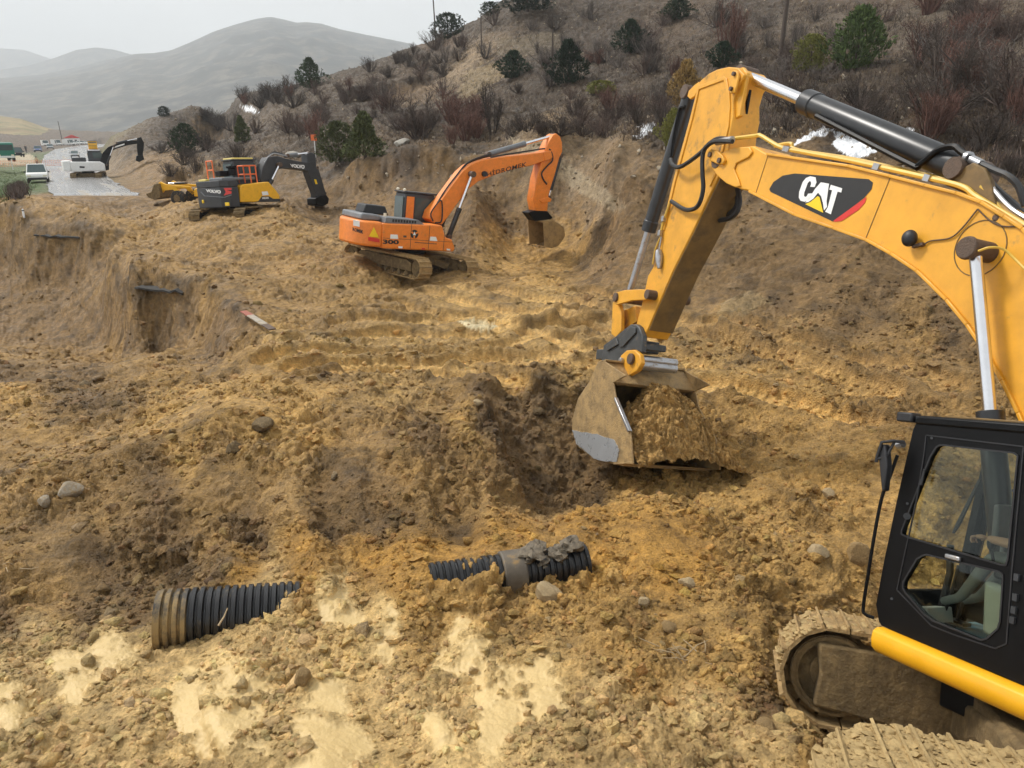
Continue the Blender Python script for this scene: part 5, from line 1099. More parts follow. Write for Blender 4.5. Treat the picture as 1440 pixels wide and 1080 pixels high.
fr_ = vplane(H, CWP[1], CWP[2]); fr2 = vplane(H, CWP[2], CWP[3])
pr_ = fr_.out * (.018 if fr_.out @ np.array([-1, -1, 0]) > 0 else -.018)
pxtext('ROMEK', [(496,319.5),(511,324),(511,329),(496,324.5)], fr_, 'lettering', M_['letter_black'], cw, pr_, bold=.05)
decal([(497,309),(506,311),(506,319),(497,317)], fr_, 'sticker', M_['letter_white'], cw, pr_)
decal([(518,332),(525,319),(532,334)], lambda x, y: H.lp(x, y, -1.46), 'warning_triangle', M_['decal_yellow'], cw, (0, -.06, 0))
decal([(517,333),(533,336),(533,341),(517,338)], lambda x, y: H.lp(x, y, -1.46), 'reflector', M_['red'], cw, (0, -.06, 0))
for k, off in enumerate((.02, -.10, -.2)):
    hose([H.lp(604,308,off), H.lp(612,291,off), H.lp(626,268,off), H.lp(641,248,off), H.lp(656,232-k,off), H.lp(672,224-k,off), H.lp(690,219-k,off)], .035, 'boom_hose', M_['hose'], hid)
hose([H.lp(690,221,-.2), H.lp(720,216,-.2), H.lp(745,212,-.2), H.lp(768,209,-.2), H.lp(775,213,-.36), H.lp(777,225,-.36), H.lp(770,233,-.36), H.lp(762,243,-.34), H.lp(764,252,-.32), H.lp(769,259,-.30)], .035, 'boom_hose', M_['hose'], hid)
hose([H.lp(609,311,-.42), H.lp(606,300,-.44), H.lp(616,285,-.44), H.lp(621,283,-.44), H.lp(622,300,-.44), H.lp(620,312,-.44), H.lp(612,313,-.44)], .03, 'boom_hose', M_['hose'], hid)
hose([H.lp(757,233,.25), H.lp(749,240,.3), H.lp(750,250,.3), H.lp(756,251,.26)], .04, 'boom_hose', M_['hose'], hid)
o = MB(); o.prism(H.xz([(743,299),(753,296),(770,297),(778,306),(773,310),(752,311)], -.3), -.3, .3); o.build('quick_coupler', M_['black'], hid, bevel=.04)
MB().prism(H.xz([(758,281),(771,277),(776,280),(774,284),(762,286)], -.30), -.32, .32).build('linkage_arm', OR, hid, bevel=.03)
bpx = [(764,313),(778,311),(793,321),(794,332),(786,344),(776,348),(766,348)]
bb = H.xz(bpx, -.66); o = MB(); o.prism(bb, -.66, -.62); o.prism(bb, .62, .66)
for i in range(len(bb) - 2):
    a, b = np.array(bb[i]), np.array(bb[i+1]); d = nrm(b - a); m_ = np.array([d[1], -d[0]]); o.prism([tuple(a), tuple(b), tuple(b - m_ * .05), tuple(a - m_ * .05)], -.63, .63)
bk_ = o.build('bucket', M_['bucket'], hid, bevel=.02)
a = np.array(bb[-1]); 
for k in range(5): MB().box((a[0] - .05, -.56 + .28 * k, a[1] - .02), (.22, .08, .07)).build('bucket_tooth', M_['bucket'], bk_)
# undercarriage: turned towards the camera
def turned_tracks(A, root, phi, ctr, gauge, xf, xr_, r, w, m1, m2, m3):
    T = subframe(phi, ctr); ts = [track(T, s * gauge / 2, xf, xr_, r, w, root, m1, m2, m3, 'crawler_track', .004) for s in (1, -1)]
    b = MB(); b.prism([(-.9, -1.0), (.9, -1.0), (.9, 1.0), (-.9, 1.0)], -.05, .38, 'z'); 
    for fx in (1, -1):
        for fy in (1, -1): b.bar((fx * .6, fy * .6, .15), (fx * 1.2, fy * (gauge / 2 - .1), -.05), .45, .3)
    b.xf(T).build('carbody', M_['mud_dark'], root, bevel=.04); b = MB(); b.cyl((0, 0, .38), (0, 0, .62), .65, 28); b.xf(T).build('slewing_ring', M_['black'], root)
turned_tracks(H, hid, -76, (-1.25, .05, -.64), 2.55, 2.2, -2.2, .42, .62, M_['mud'], M_['mud_dark'], M_['mud_dark'])

# ------------------------------------------------------------------ grey and yellow excavator
V = frame_az(393.6, 283.5, 42, 38, -1, -4, -1.5)
vol = empty('excavator', V.M(), 'yellow and dark grey excavator with orange roof railings, seen from behind', 'excavator', 'crawler excavators on the site')
sd_ = V.xz([(338,284.5),(393.6,283.5),(393.6,275),(388,267),(378,255.5),(342,259.5),(338,262)], -1.5); xr = sd_[0][0]
DG, VY = M_['dark_grey'], M_['volvo_yellow']; zt = sd_[4][1]
o = MB(); o.prism(sd_, -1.5, -.5); hs_v = o.build('side_body', VY, vol, bevel=.05)
o = MB(); o.prism([(xr, .02), (.0, .02), (0, .5), (-1.2, .55), (xr, zt - .1)], -.49, 1.5); o.build('house', DG, vol, bevel=.05)
MB().prism(V.xz([(357,284),(393.8,283.7),(393.8,279.5),(384,279.5),(378,276),(368,276),(363,283)], -1.5), -1.53, -1.498).build('side_trim', DG, hs_v, bevel=.01)
fv = lambda x, y: V.lp(x, y, -1.53)
pxtext('VOLVO', [(368.5,277.3),(377.5,277.0),(377.8,279.8),(368,280.1)], fv, 'lettering', M_['letter_white'], hs_v, (0, -.012, 0), bold=.06)
decal([(368,269.5),(376,269),(378,274),(369,275)], fv, 'sticker', M_['letter_white'], hs_v, (0, -.002, 0))
CWV = [(xr - .004, -1.5), (xr - .55, -1.46), (xr - .9, -1.15), (xr - 1.05, 0), (xr - .9, 1.15), (xr - .55, 1.46), (xr - .004, 1.5)]
zc_ = V.lp(338, 262, -1.5)[2]
cw = MB().prism(CWV, -.16, zc_, 'z').build('counterweight', DG, vol, bevel=.05)
top_z = zc_ + .55
o = MB(); o.prism([(x, y) for x, y in CWV], zc_ + .004, zc_ + .34, 'z'); eng = o.build('engine_cover', DG, vol, bevel=.03)
o = MB(); o.prism([(xr - .85, .2), (xr - .6, 1.35), (xr + .3, 1.4), (xr + .3, .2)], zc_ + .345, zc_ + .46, 'z'); o.build('hood_plate', M_['pale_yellow'], eng, bevel=.03)
o = MB(); o.prism([(xr - .7, -1.2), (xr - .7, .1), (xr + 1.3, .1), (xr + 1.3, -1.2)], zc_ + .345, zc_ + .48, 'z'); o.build('hood_top', M_['grey'], eng, bevel=.03)
fq = vplane(V, CWV[2], CWV[3]); po = fq.out * (.02 if fq.out[0] < 0 else -.02)
pxtext('VOLVO', [(289.5,266),(311,267.4),(311,272.6),(290.5,270.2)], fq, 'lettering', M_['letter_white'], cw, po, bold=.07)
decal([(315,264.4),(326,264.2),(326,267),(319,267.2),(326,269),(326,272),(315,275),(318,270)], fq, 'red_mark', M_['red'], cw, po)
fk = MB(); a, b = fq(283, 271), fq(326, 275); fk.bar(fq(283,270) + po, fq(288,275.5) + po, .03, .06, (1,0,0)); fk.bar(fq(288,275.5) + po, fq(316,277.5) + po, .03, .06, (1,0,0)); fk.bar(fq(316,277.5) + po, fq(326,274) + po, .03, .06, (1,0,0)); fk.build('counterweight_groove', M_['grey'], cw)
for q in ((286,283.5), (320,287)): 
    p = fq(*q) + po; MB().box(p, (.06, .36 if q[0] > 300 else .16, .18)).build('tail_lamp', M_['decal_yellow'], cw, bevel=.02)
o = MB(); p = V.lp(335, 246, -.4); o.cyl((xr + .55, -.25, zc_ + .6), (xr + .55, -.25, zc_ + 1.0), .22, 14); o.cyl((xr + .55, -.25, zc_ + 1.0), (xr + .55, -.25, zc_ + 1.12), .32, 14); o.box((xr + .15, .1, zc_ + .72), (.6, .5, .3)); o.build('exhaust_stack', M_['black'], vol, bevel=.03)
def railing(root, x0, y0, x1, y1, z0, h, n):
    o = MB(); a, b = np.array([x0, y0, z0]), np.array([x1, y1, z0]); up = np.array([0, 0, h]); r = .035
    o.tube([a + up, b + up], r, 7); o.tube([a + up * .5, b + up * .5], r, 7)
    for i in range(n): p = a + (b - a) * i / max(1, n - 1); o.tube([p, p + up], r, 7)
    return o.build('railing', M_['rail_orange'], root)
railing(vol, xr - .35, .15, xr - .35, .75, zc_ + .45, .95, 2)
railing(vol, -1.95, -1.35, -1.2, -1.35, zt - .02, .9, 3); railing(vol, -1.95, -1.35, -1.95, -.8, zt - .02, .9, 2); railing(vol, -1.95, -.8, -1.2, -.8, zt - .02, .9, 2)
cab_far(vol, -1.5, .15, .42, 1.45, .55, 2.35, DG, M_['glass_far'])
MB().box((-.75, .93, 2.45), (1.3, 1.0, .10)).build('cab_top_plate', M_['pale_yellow'], vol, bevel=.03)
vb_px = [(438,227.5),(430,228.3),(416,226),(402,223),(391,219.4),(377,221),(370,234.7),(366,252),(369,258),(380,258),(385,249),(389.4,239),(397,236.4),(409,236.8),(427,239),(434,240.5)]
vs_px = [(431,216.7),(438,214),(443.6,217),(445,234.7),(452,251.4),(459,273),(456,281),(445,282),(444,272),(438,255.5),(432.5,240),(432,228)]
vb, vs3 = arms(V, vol, .34, .27, vb_px, vs_px, ((403,219),(434,215.4),.45,M_['grey']), ((445,236),(456,272),.7), ((393,231.5),(378,262),.30), M_['dark_grey'], M_['dark_grey'])
pxtext('VOLVO', [(407.5,230.4),(428.5,232.0),(428,237.8),(409,235.0)], lambda x, y: V.lp(x, y, -.34), 'lettering', M_['letter_white'], vb, (0, -.015, 0), bold=.06)
decal([(441.5,252),(444.5,252.5),(446.5,259),(443.5,259)], lambda x, y: V.lp(x, y, -.27), 'yellow_label', M_['decal_yellow'], vs3, (0, -.015, 0))
for k in range(3): hose([V.lp(365+k*2,254,-.2+.15*k), V.lp(369+k,236,-.2+.15*k), V.lp(376+k,222-k,-.2+.15*k), V.lp(385,216-k,-.2+.15*k), V.lp(396,218-k,-.2+.15*k), V.lp(404,220,-.2+.15*k)], .035, 'boom_hose', M_['hose'] if k else M_['steel'], vol)
bb = V.xz([(444,279),(450,276),(459,274),(463,279),(462,286),(455,290),(445,288)], -.45); MB().prism(bb, -.45, .45).build('bucket', M_['black'], vol, bevel=.04)
turned_tracks(V, vol, 32, (-1.75, 0, -.62), 2.5, 2.2, -2.2, .42, .6, M_['mud_dark'], M_['black'], M_['black'])

# ------------------------------------------------------------------ pale excavator with black arm on the road
W_ = frame_az(147.5, 240.5, 84, 62, 0, 0, -1.45)
whx = empty('excavator', W_.M(), 'pale excavator with a black boom standing on the far wet road', 'excavator', 'crawler excavators on the site')
zt_ = 1.0
o = MB(); o.prism([(-3.3, 0), (.1, 0), (.1, .75), (-.3, 1.0), (-3.3, 1.05)], -1.45, 1.45); o.prism([(-3.304, -1.45), (-4.0, -1.2), (-4.2, 0), (-4.0, 1.2), (-3.304, 1.45)], .05, 1.15, 'z'); hw = o.build('house', M_['white'], whx, bevel=.08)
MB().box((-2.4, -.4, 1.25), (1.4, 1.2, .45)).build('engine_hood', M_['dark_grey'], whx, bevel=.08)
cab_far(whx, -1.5, .1, .42, 1.42, .9, 2.1, M_['dark_grey'], M_['glass_far'])
decal([(112,233.5),(119,234),(119,236.4),(112,236)], lambda x, y: W_.lp(x, y, -1.45), 'lettering_band', M_['letter_black'], hw, (0, -.02, 0))
wbm, wst = arms(W_, whx, .34, .28, [(198,196),(195,197),(180.5,198),(162.5,202.5),(151.6,207),(144.4,215),(141,226),(139,236),(145,241),(153.4,238.6),(153.4,222),(157,212.6),(164,209),(180.5,204),(193,202),(197,202)],
  [(193,194.4),(198.6,192.6),(201.5,199),(201,218.7),(194,222.5),(192.6,206)], ((164,201),(194,195),.5), ((201.5,200),(200,218),.7), ((160,205.5),(150,232),.5), M_['black'], M_['black'])
decal([(160,206.2),(175,201.6),(175,203.6),(161,208.2)], lambda x, y: W_.lp(x, y, -.34), 'white_band', M_['letter_white'], wbm, (0, -.03, 0))
MB().prism(W_.xz([(192,219),(201,218),(203,224),(196,228),(191,226)], -.6), -.6, .6).build('bucket', M_['black'], whx, bevel=.05)
turned_tracks(W_, whx, -96, (-1.7, 0, -.62), 2.5, 2.1, -2.1, .42, .62, M_['mud_dark'], M_['black'], M_['black'])

# ------------------------------------------------------------------ yellow wheel loader half hidden behind the grey excavator
LQ = frame_az(248, 284, 47.5, -78, 0, 0, 0)
p0 = LQ.o.copy(); LQ.o = np.array([p0[0], p0[1], p0[2]])
lod = empty('wheel_loader', LQ.M() @ Matrix.Scale(.74, 4), 'yellow wheel loader with raised arms and dark bucket behind the grey excavator', 'loader')
o = MB(); o.prism([(.55, .45), (1.15, .25), (1.75, .45), (1.9, .75), (1.35, .9), (1.0, 1.55), (.6, 1.6), (.5, 1.0)], -1.3, 1.3); o.build('bucket', M_['mud_dark'], lod, bevel=.03)
for s in (.85, -.85):
    o = MB(); o.prism([(.62, 1.75), (.78, 1.65), (.75, 1.25), (.95, .75), (.72, .62), (.35, 1.0), (-.5, 1.1), (-1.1, .55), (-1.4, .62), (-1.35, .85), (-.9, 1.25), (-2.2, 1.25), (-2.2, 1.40), (-.4, 1.50), (.2, 1.55)], s - .1, s + .1); o.build('lift_arm', M_['volvo_yellow'], lod, bevel=.03)
ram((-1.2, 0, 1.6), .6, (.6, 0, 1.55), .09, .05, lod, 'tilt_cylinder')
o = MB(); o.prism([(-2.3, .55), (-2.4, 1.15), (-2.8, 1.3), (-5.4, 1.4), (-5.6, .7), (-3.5, .5)], -.75, .75); o.build('body', M_['volvo_yellow'], lod, bevel=.06)
cab_far(lod, -4.9, -3.6, -.7, .7, 1.3, 2.0, M_['volvo_yellow'], M_['glass_far'], .1)
for x in (-1.0, -4.3):
    for s in (1, -1):
        o = MB(); o.tube([(x, s * .75, .42), (x, s * .80, .42), (x, s * 1.2, .42), (x, s * 1.25, .42)], [.5, .62, .62, .5], 22); w_ = o.build('wheel', M_['tyre'], lod); MB().cyl((x, s * 1.15, .42), (x, s * 1.27, .42), .3, 14).build('rim', M_['mud_dark'], w_)

# ------------------------------------------------------------------ road vehicles
def place(px, py, az, dz=0.0, lift=.07, Y=None):
    P = hit(px, py) if Y is None else at_y(px, py, Y); P = np.array([P[0], P[1], P[2] + lift + dz]); a = R(az)
    return Matrix.Translation(Vector(P)) @ Matrix.Rotation(math.pi / 2 - a, 4, 'Z')
def wheels(root, xs, y, r, w):
    for x in xs:
        for s in (1, -1):
            o = MB(); o.cyl((x, s * (y - w), r), (x, s * y, r), r, 18); q = o.build('wheel', M_['tyre'], root, bevel=.02); MB().cyl((x, s * (y - .02), r), (x, s * (y + .01), r), r * .6, 12).build('rim', M_['grey_car'], q)
def car(name, M, label, cat_, group, paint, l=4.3, w=1.75, h=1.48, kind='sedan'):
    r = empty(name, M, label, cat_, group); f, b = l / 2, -l / 2
    prof = {'sedan': [(b, .35), (b, .85), (b + .5, .95), (f - 1.2, .95), (f - .15, .78), (f, .6), (f, .32)], 'van': [(b, .35), (b, h - .06), (b + .08, h), (f - 1.25, h), (f - .75, 1.12), (f - .1, .95), (f, .7), (f, .32)], 'pickup': [(b, .45), (b, 1.0), (f - 1.3, 1.02), (f - .15, .95), (f, .75), (f, .42)]}[kind]
    body = MB().prism(prof, -w / 2, w / 2).build('body', paint, r, bevel=.06)
    if kind != 'van':
        x0, x1 = (b + .45, f - 1.15) if kind == 'sedan' else (b + 1.7, f - 1.15)
        zb = .95 if kind == 'sedan' else 1.02; q = MB()
        vs = []
        for z, a, c, ww in ((zb, x0, x1, w / 2 - .06), (h, x0 + .45, x1 - .75, w / 2 - .2)):
            vs += [(a, -ww, z), (c, -ww, z), (c, ww, z), (a, ww, z)]
        q.add(vs, [(0,1,2,3), (4,7,6,5), (0,4,5,1), (1,5,6,2), (2,6,7,3), (3,7,4,0)]); q.build('windows', M_['glass_far'], r, bevel=.03)
        MB().box(((x0 + x1) / 2 - .15, 0, h + .005), (x1 - x0 - 1.15, w - .40, .05)).build('roof', paint, r, bevel=.02)
        for s in (1, -1):
            o = MB(); o.bar((x1 - .02, s * (w / 2 - .07), zb), (x1 - .75, s * (w / 2 - .2), h), .07, .06); o.bar((x0 + .02, s * (w / 2 - .07), zb), (x0 + .45, s * (w / 2 - .2), h), .09, .06); o.build('pillar', paint, r)
    else:
        MB().prism([(f - 1.22, h - .06), (f - .76, 1.15), (f - .74, 1.16), (f - 1.2, h - .05)], -w / 2 + .1, w / 2 - .1).build('windscreen', M_['glass_far'], r)
        for s in (1, -1): MB().prism([(f - 1.9, 1.15), (f - .95, 1.15), (f - 1.3, h - .15), (f - 1.9, h - .15)], s * (w / 2 + .005), s * (w / 2 + .015)).build('side_window', M_['glass_far'], r)
        MB().box((b - .005, 0, h * .72), (.02, w * .7, h * .28)).build('rear_window', M_['glass_far'], r)
    wheels(r, (f - .8, b + .8), w / 2, .33, .2)
    for s in (1, -1):
        MB().box((f - .02, s * (w / 2 - .25), .72), (.08, .34, .16)).build('headlight', M_['lamp'], r, bevel=.02); MB().box((b + .02, s * (w / 2 - .18), .8), (.08, .2, .2)).build('tail_light', M_['red'], r)
        MB().box((f - 1.35, s * (w / 2 + .1), 1.05), (.1, .18, .14)).build('mirror', M_['black_clean'], r)
    MB().box((f + .0, 0, .45), (.10, w - .2, .22)).build('bumper', M_['black_clean'], r, bevel=.03)
    return r
G_ = 'vehicles along the far road'
car('pickup_truck', place(55, 256.5, 150, 0, .03, 78), 'white pickup facing the camera at the left road edge by the mound', 'pickup', G_, M_['white'], 5.0, 1.85, 1.75, 'pickup')
car('parked_car', place(106, 222, 150, 0, .03, 170), 'small dark silver car in the middle of the wet road behind the pale excavator', 'car', G_, M_['grey_car'], 4.0, 1.7, 1.45)
car('parked_car', place(54, 214, 152, 0, .03, 215), 'blue car beside the road left of the small silver car', 'car', G_, M_['blue_car'], 4.4, 1.8, 1.6)
car('parked_van', place(64, 206, 140, 0, .03, 300), 'white van at the left end of the far row of vehicles', 'van', G_, M_['white'], 5.2, 1.95, 2.3, 'van')
car('parked_car', place(71, 210, 150, 0, .03, 240), 'silver car behind the blue car on the far road', 'car', G_, M_['grey_car'], 4.4, 1.8, 1.5)
car('parked_van', place(80, 205, 120, 0, .03, 330), 'white van just left of the far utility pole', 'van', G_, M_['white'], 5.2, 1.95, 2.4, 'van')
car('parked_van', place(97, 204.5, 110, 0, .03, 340), 'white van under the small red roof on the far road', 'van', G_, M_['white'], 5.4, 2.0, 2.4, 'van')
car('parked_car', place(109, 203.5, 110, 0, .03, 350), 'white car near the right end of the far row of vehicles', 'car', G_, M_['white'], 4.4, 1.8, 1.5)
car('parked_car', place(119, 203, 100, 0, .03, 360), 'white car at the right end of the far row of vehicles', 'car', G_, M_['white'], 4.4, 1.8, 1.5)
car('parked_car', place(25, 221, 140, 0, .03, 150), 'black car parked behind the green truck', 'car', G_, M_['black'], 4.6, 1.85, 1.75)
# green truck
tr = empty('truck', place(6, 227, 140, 0, .03, 120), 'green lorry parked on the gravel at the left edge', 'truck', G_)
gm = M_['green_truck']
MB().prism([(1.4, .6), (3.2, .6), (3.25, 1.5), (3.1, 2.7), (1.4, 2.8)], -1.2, 1.2).build('truck_cab', gm, tr, bevel=.08)
MB().box((3.2, 0, 2.05), (.14, 2.1, .8)).build('windscreen', M_['glass_far'], tr, bevel=.03)
o = MB(); o.box((-1.3, 0, 1.95), (5.0, 2.4, 1.5)); o.build('truck_bed', gm, tr, bevel=.06)
for k in range(6): MB().box((-3.4 + k * .85, -1.21, 1.95), (.10, .06, 1.5)).build('bed_rib', gm, tr)
MB().box((0, 0, .85), (6.2, .9, .3)).build('chassis', M_['black'], tr); wheels(tr, (2.4, -1.6, -2.8), 1.2, .5, .35)
for s in (1, -1): MB().box((3.25, s * .85, .95), (.1, .35, .2)).build('headlight', M_['lamp'], tr)
MB().box((3.27, 0, .7), (.15, 2.3, .3)).build('bumper', M_['letter_white'], tr, bevel=.03)
# roller
ro = empty('road_roller', place(133, 221, 150, 0, .03, 150), 'yellow road roller standing on the verge of the far road', 'roller')
MB().cyl((1.4, -1.0, .72), (1.4, 1.0, .72), .72, 28).build('drum', M_['steel'], ro, bevel=.03)
o = MB(); o.prism([(1.0, .55), (2.3, .55), (2.3, .85), (1.0, .85)], -1.2, -1.05); o.prism([(1.0, .55), (2.3, .55), (2.3, .85), (1.0, .85)], 1.05, 1.2); o.box((2.25, 0, .7), (.2, 2.3, .35)); o.build('drum_frame', M_['volvo_yellow'], ro)
MB().prism([(.9, .5), (.9, 1.3), (-.2, 1.5), (-2.2, 1.5), (-2.3, .6)], -.9, .9).build('body', M_['volvo_yellow'], ro, bevel=.08)
cab_far(ro, -.6, .6, -.75, .75, 1.5, 2.9, M_['volvo_yellow'], M_['glass_far'], .1)
wheels(ro, (-1.3,), 1.05, .72, .45)
# red roofed hut
hu = empty('hut', place(103, 203.5, 150, 0, .03, 400), 'small white hut with red roof beyond the parked vehicles', 'hut')
MB().box((-6, 0, 1.6), (4, 7, 3.2)).build('wall', M_['white'], hu, bevel=.03); MB().prism([(-3.9, 3.2), (3.9, 3.2), (0, 4.9)], -8.3, -3.7, 'x').build('roof', M_['red'], hu)
MB().box((-3.98, 1.5, 1.4), (.06, 1.0, 2.0)).build('door', M_['dark_grey'], hu); MB().box((-3.98, -1.5, 1.9), (.06, 1.3, 1.0)).build('window', M_['glass_far'], hu)
# people on the road
def standing(step=.12, arm=.0):
    return dict(pelvis=(0,0,.95), waist=(0,0,1.1), chest=(0,0,1.32), neck=(0,0,1.49), jaw=(.02,0,1.56), head=(.02,0,1.65), crown=(.01,0,1.73), face=(1,0,0),
      shoulder_l=(0,.19,1.41), elbow_l=(-.03,.25,1.12), wrist_l=(.10 + arm,.25,.88 + arm), hip_l=(0,.09,.92), knee_l=(step*.6,.10,.5), ankle_l=(step,.10,.09), toe_l=(step+.17,.12,.03),
      shoulder_r=(0,-.19,1.41), elbow_r=(.02,-.25,1.12), wrist_r=(.12,-.25,.88), hip_r=(0,-.09,.92), knee_r=(-step*.3,-.10,.5), ankle_r=(-step,-.10,.09), toe_r=(-step+.17,-.12,.03))
body('person', place(53.5, 236, 160, 0, .03, 125), standing(.12), 'person in pale work clothes walking on the road edge behind the white pickup', 'person', None, 'hivis', 'cloth_grey')
body('person', place(37.5, 215.5, 160, 0, .03, 175), standing(.08), 'person in dark clothes standing near the green lorry', 'person', None, 'cloth_dark', 'cloth_dark')
# orange barrier net beside the road
bn = empty('barrier_net', place(41, 236, 60, 0, .03, 112), 'orange barrier net on posts along the left road edge', 'barrier')
o = MB()
for k in range(13): o.bar((-6 + k, 0, .05), (-6 + k, 0, 1.05), .03, .03)
for z in (.25, .45, .65, .85, 1.0): o.bar((-6, 0, z), (6, 0, z), .03, .03)
for k in range(48): o.bar((-6 + k * .25, .0, .25), (-5.75 + k * .25, 0, 1.0), .02, .02)
o.build('net', M_['rail_orange'], bn)
for k in range(4): MB().cyl((-6 + 4 * k, 0, -.3), (-6 + 4 * k, 0, 1.2), .05, 8).build('post', M_['letter_white'], bn)
# ================================================================== plants
def leaf_mat(name, col, var=.5, rough=.75, hue=.0):
    m = bpy.data.materials.new(name); m.use_nodes = True; nt = m.node_tree; N = nt.nodes; K = nt.links; b = N['Principled BSDF']
    g = N.new('ShaderNodeNewGeometry'); mr = N.new('ShaderNodeMapRange'); mr.inputs[3].default_value = 1 - var; mr.inputs[4].default_value = 1 + var; K.new(g.outputs['Random Per Island'], mr.inputs[0])
    oi = N.new('ShaderNodeObjectInfo'); m2 = N.new('ShaderNodeMapRange'); m2.inputs[3].default_value = .75; m2.inputs[4].default_value = 1.3; K.new(oi.outputs['Random'], m2.inputs[0])
    mu = N.new('ShaderNodeMath'); mu.operation = 'MULTIPLY'; K.new(mr.outputs[0], mu.inputs[0]); K.new(m2.outputs[0], mu.inputs[1])
    mx = N.new('ShaderNodeMix'); mx.data_type = 'RGBA'; mx.blend_type = 'MULTIPLY'; mx.inputs['Factor'].default_value = 1; mx.inputs['A'].default_value = (*col, 1); K.new(mu.outputs[0], mx.inputs['B'])
    K.new(mx.outputs['Result'], b.inputs['Base Color']); b.inputs['Roughness'].default_value = rough; b.inputs['Specular IOR Level'].default_value = .2
    return m
M_['twig_grey'] = leaf_mat('bare_twigs_grey', (.125, .104, .090)); M_['twig_brown'] = leaf_mat('bare_twigs_brown', (.105, .074, .060)); M_['twig_red'] = leaf_mat('bare_twigs_reddish', (.135, .072, .055)); M_['twig_dark'] = leaf_mat('bare_twigs_dark', (.072, .056, .046))
M_['juniper'] = leaf_mat('juniper_foliage', (.040, .062, .028)); M_['juniper_dark'] = leaf_mat('dark_juniper_foliage', (.026, .042, .024)); M_['pine_bright'] = leaf_mat('bright_conifer_foliage', (.066, .095, .030)); M_['conifer_olive'] = leaf_mat('olive_conifer_foliage', (.085, .10, .038)); M_['leaf_yellow'] = leaf_mat('yellow_green_foliage', (.19, .19, .05)); M_['leaf_ochre'] = leaf_mat('dry_ochre_foliage', (.24, .16, .06))
M_['dry_grass'] = leaf_mat('dry_grass', (.125, .092, .052), .6); M_['trunk'] = pm('bark', (.07, .05, .038), .9, var=.3)
def rv(rg, s=1.0): v = rg.normal(size=3); return v / np.linalg.norm(v) * s
def twigs(seed, stems=16, spread=.9, upright=.6, sub=9, leaf=5, wd=.010):
    """a leafless bush of unit height: branching stems, each twig a thin three sided blade"""
    rg = np.random.default_rng(seed); mb = MB()
    def blade(a, b, w):
        d = nrm(b - a); s = nrm(np.cross(d, rv(rg))) * w; t = np.cross(d, s)
        mb.add([a + s, a - s * .5 + t * .8, a - s * .5 - t * .8, b], [(0, 1, 3), (1, 2, 3), (2, 0, 3)])
    for i in range(stems):
        az = rg.uniform(0, 2 * math.pi); tilt = rg.uniform(0, spread); d = np.array([math.cos(az) * math.sin(tilt), math.sin(az) * math.sin(tilt), math.cos(tilt)])
        p = np.array([math.cos(az), math.sin(az), 0]) * rg.uniform(0, .12); L = rg.uniform(.6, 1.05); pts = [p]; n = 5
        for k in range(n): d = nrm(d + rv(rg, .16) + np.array([0, 0, .10 * upright])); pts.append(pts[-1] + d * L / n)
        mb.tube(pts, [.016 * (1 - k / (n + 1)) + .003 for k in range(n + 1)], 4, cap=False)
        for k in range(sub):
            t = rg.uniform(.2, 1); j = min(int(t * n), n - 1); q = pts[j] + (pts[j+1] - pts[j]) * (t * n - j); d0 = nrm(pts[j+1] - pts[j])
            d1 = nrm(d0 * .8 + rv(rg, .75) + np.array([0, 0, .25])); l1 = rg.uniform(.18, .40) * (1.15 - .5 * t); e = q + d1 * l1; mid = (q + e) / 2 + rv(rg, .02)
            blade(q, mid, wd * .75); blade(mid, e, wd * .55)
            for m in range(leaf):
                u = rg.uniform(.15, 1); s = q + (e - q) * u; d2 = nrm(d1 * .7 + rv(rg, .8) + np.array([0, 0, .2])); blade(s, s + d2 * rg.uniform(.06, .17), wd * .40)
    return mb
def foliage(seed, shape, n=420, per=9, ls=.055):
    """leafy crown of unit height: many small leaf faces in clumps through the volume"""
    rg = np.random.default_rng(seed); mb = MB(); cl = []
    ph = rg.uniform(0, 6.28, 4)
    while len(cl) < n:
        z = rg.uniform(.03, 1.0); a = rg.uniform(0, 2 * math.pi)
        if shape == 'cone': r0 = .36 * (1 - z) ** .8 * (1 + .22 * math.sin(3 * a + ph[0]) + .20 * math.sin(9 * z + ph[1])) + .025
        elif shape == 'round': r0 = .50 * math.sqrt(max(0, 1 - (2 * z - .9) ** 2 / 1.25)) * (1 + .25 * math.sin(2 * a + ph[0]) + .2 * math.sin(5 * a + 7 * z + ph[1]))
        else: r0 = .46 * (1 - abs(z - .4) / .75) * (1 + .30 * math.sin(2 * a + ph[2] + 4 * z) + .25 * math.sin(5 * a + 11 * z + ph[3])) 
        r = r0 * math.sqrt(rg.uniform(.15, 1)); 
        if math.sin(7 * a + 13 * z + ph[2]) + rg.normal() * .7 < -.9: continue
        cl.append(np.array([r * math.cos(a), r * math.sin(a), z * .97]))
    for c in cl:
        out = nrm(np.array([c[0], c[1], .25]) + 1e-6)
        for k in range(per):
            p = c + rv(rg, .032); d = nrm(out * .8 + rv(rg, .7) + np.array([0, 0, .25])); s = nrm(np.cross(d, rv(rg))); l = ls * rg.uniform(.5, 1.2)
            mb.add([p - s * l * .22, p + s * l * .22, p + d * l + s * l * .10, p + d * l - s * l * .10], [(0, 1, 2, 3)])
    return mb
def rawmesh(mb, name, m):
    me_ = bpy.data.meshes.new(name); me_.from_pydata(mb.v, [], mb.f); me_.update(); me_.materials.append(m); return me_
TW = {}
for key, mats, args in (('grey', 'twig_grey', dict(stems=18, spread=1.0)), ('brown', 'twig_brown', dict(stems=18, spread=.95)), ('red', 'twig_red', dict(stems=20, spread=.6, upright=1.0)), ('dark', 'twig_dark', dict(stems=24, spread=1.15, sub=11))):
    TW[key] = [rawmesh(twigs(200 + 17 * i + len(key), **args), 'bare_shrub', M_[mats]) for i in range(3)]
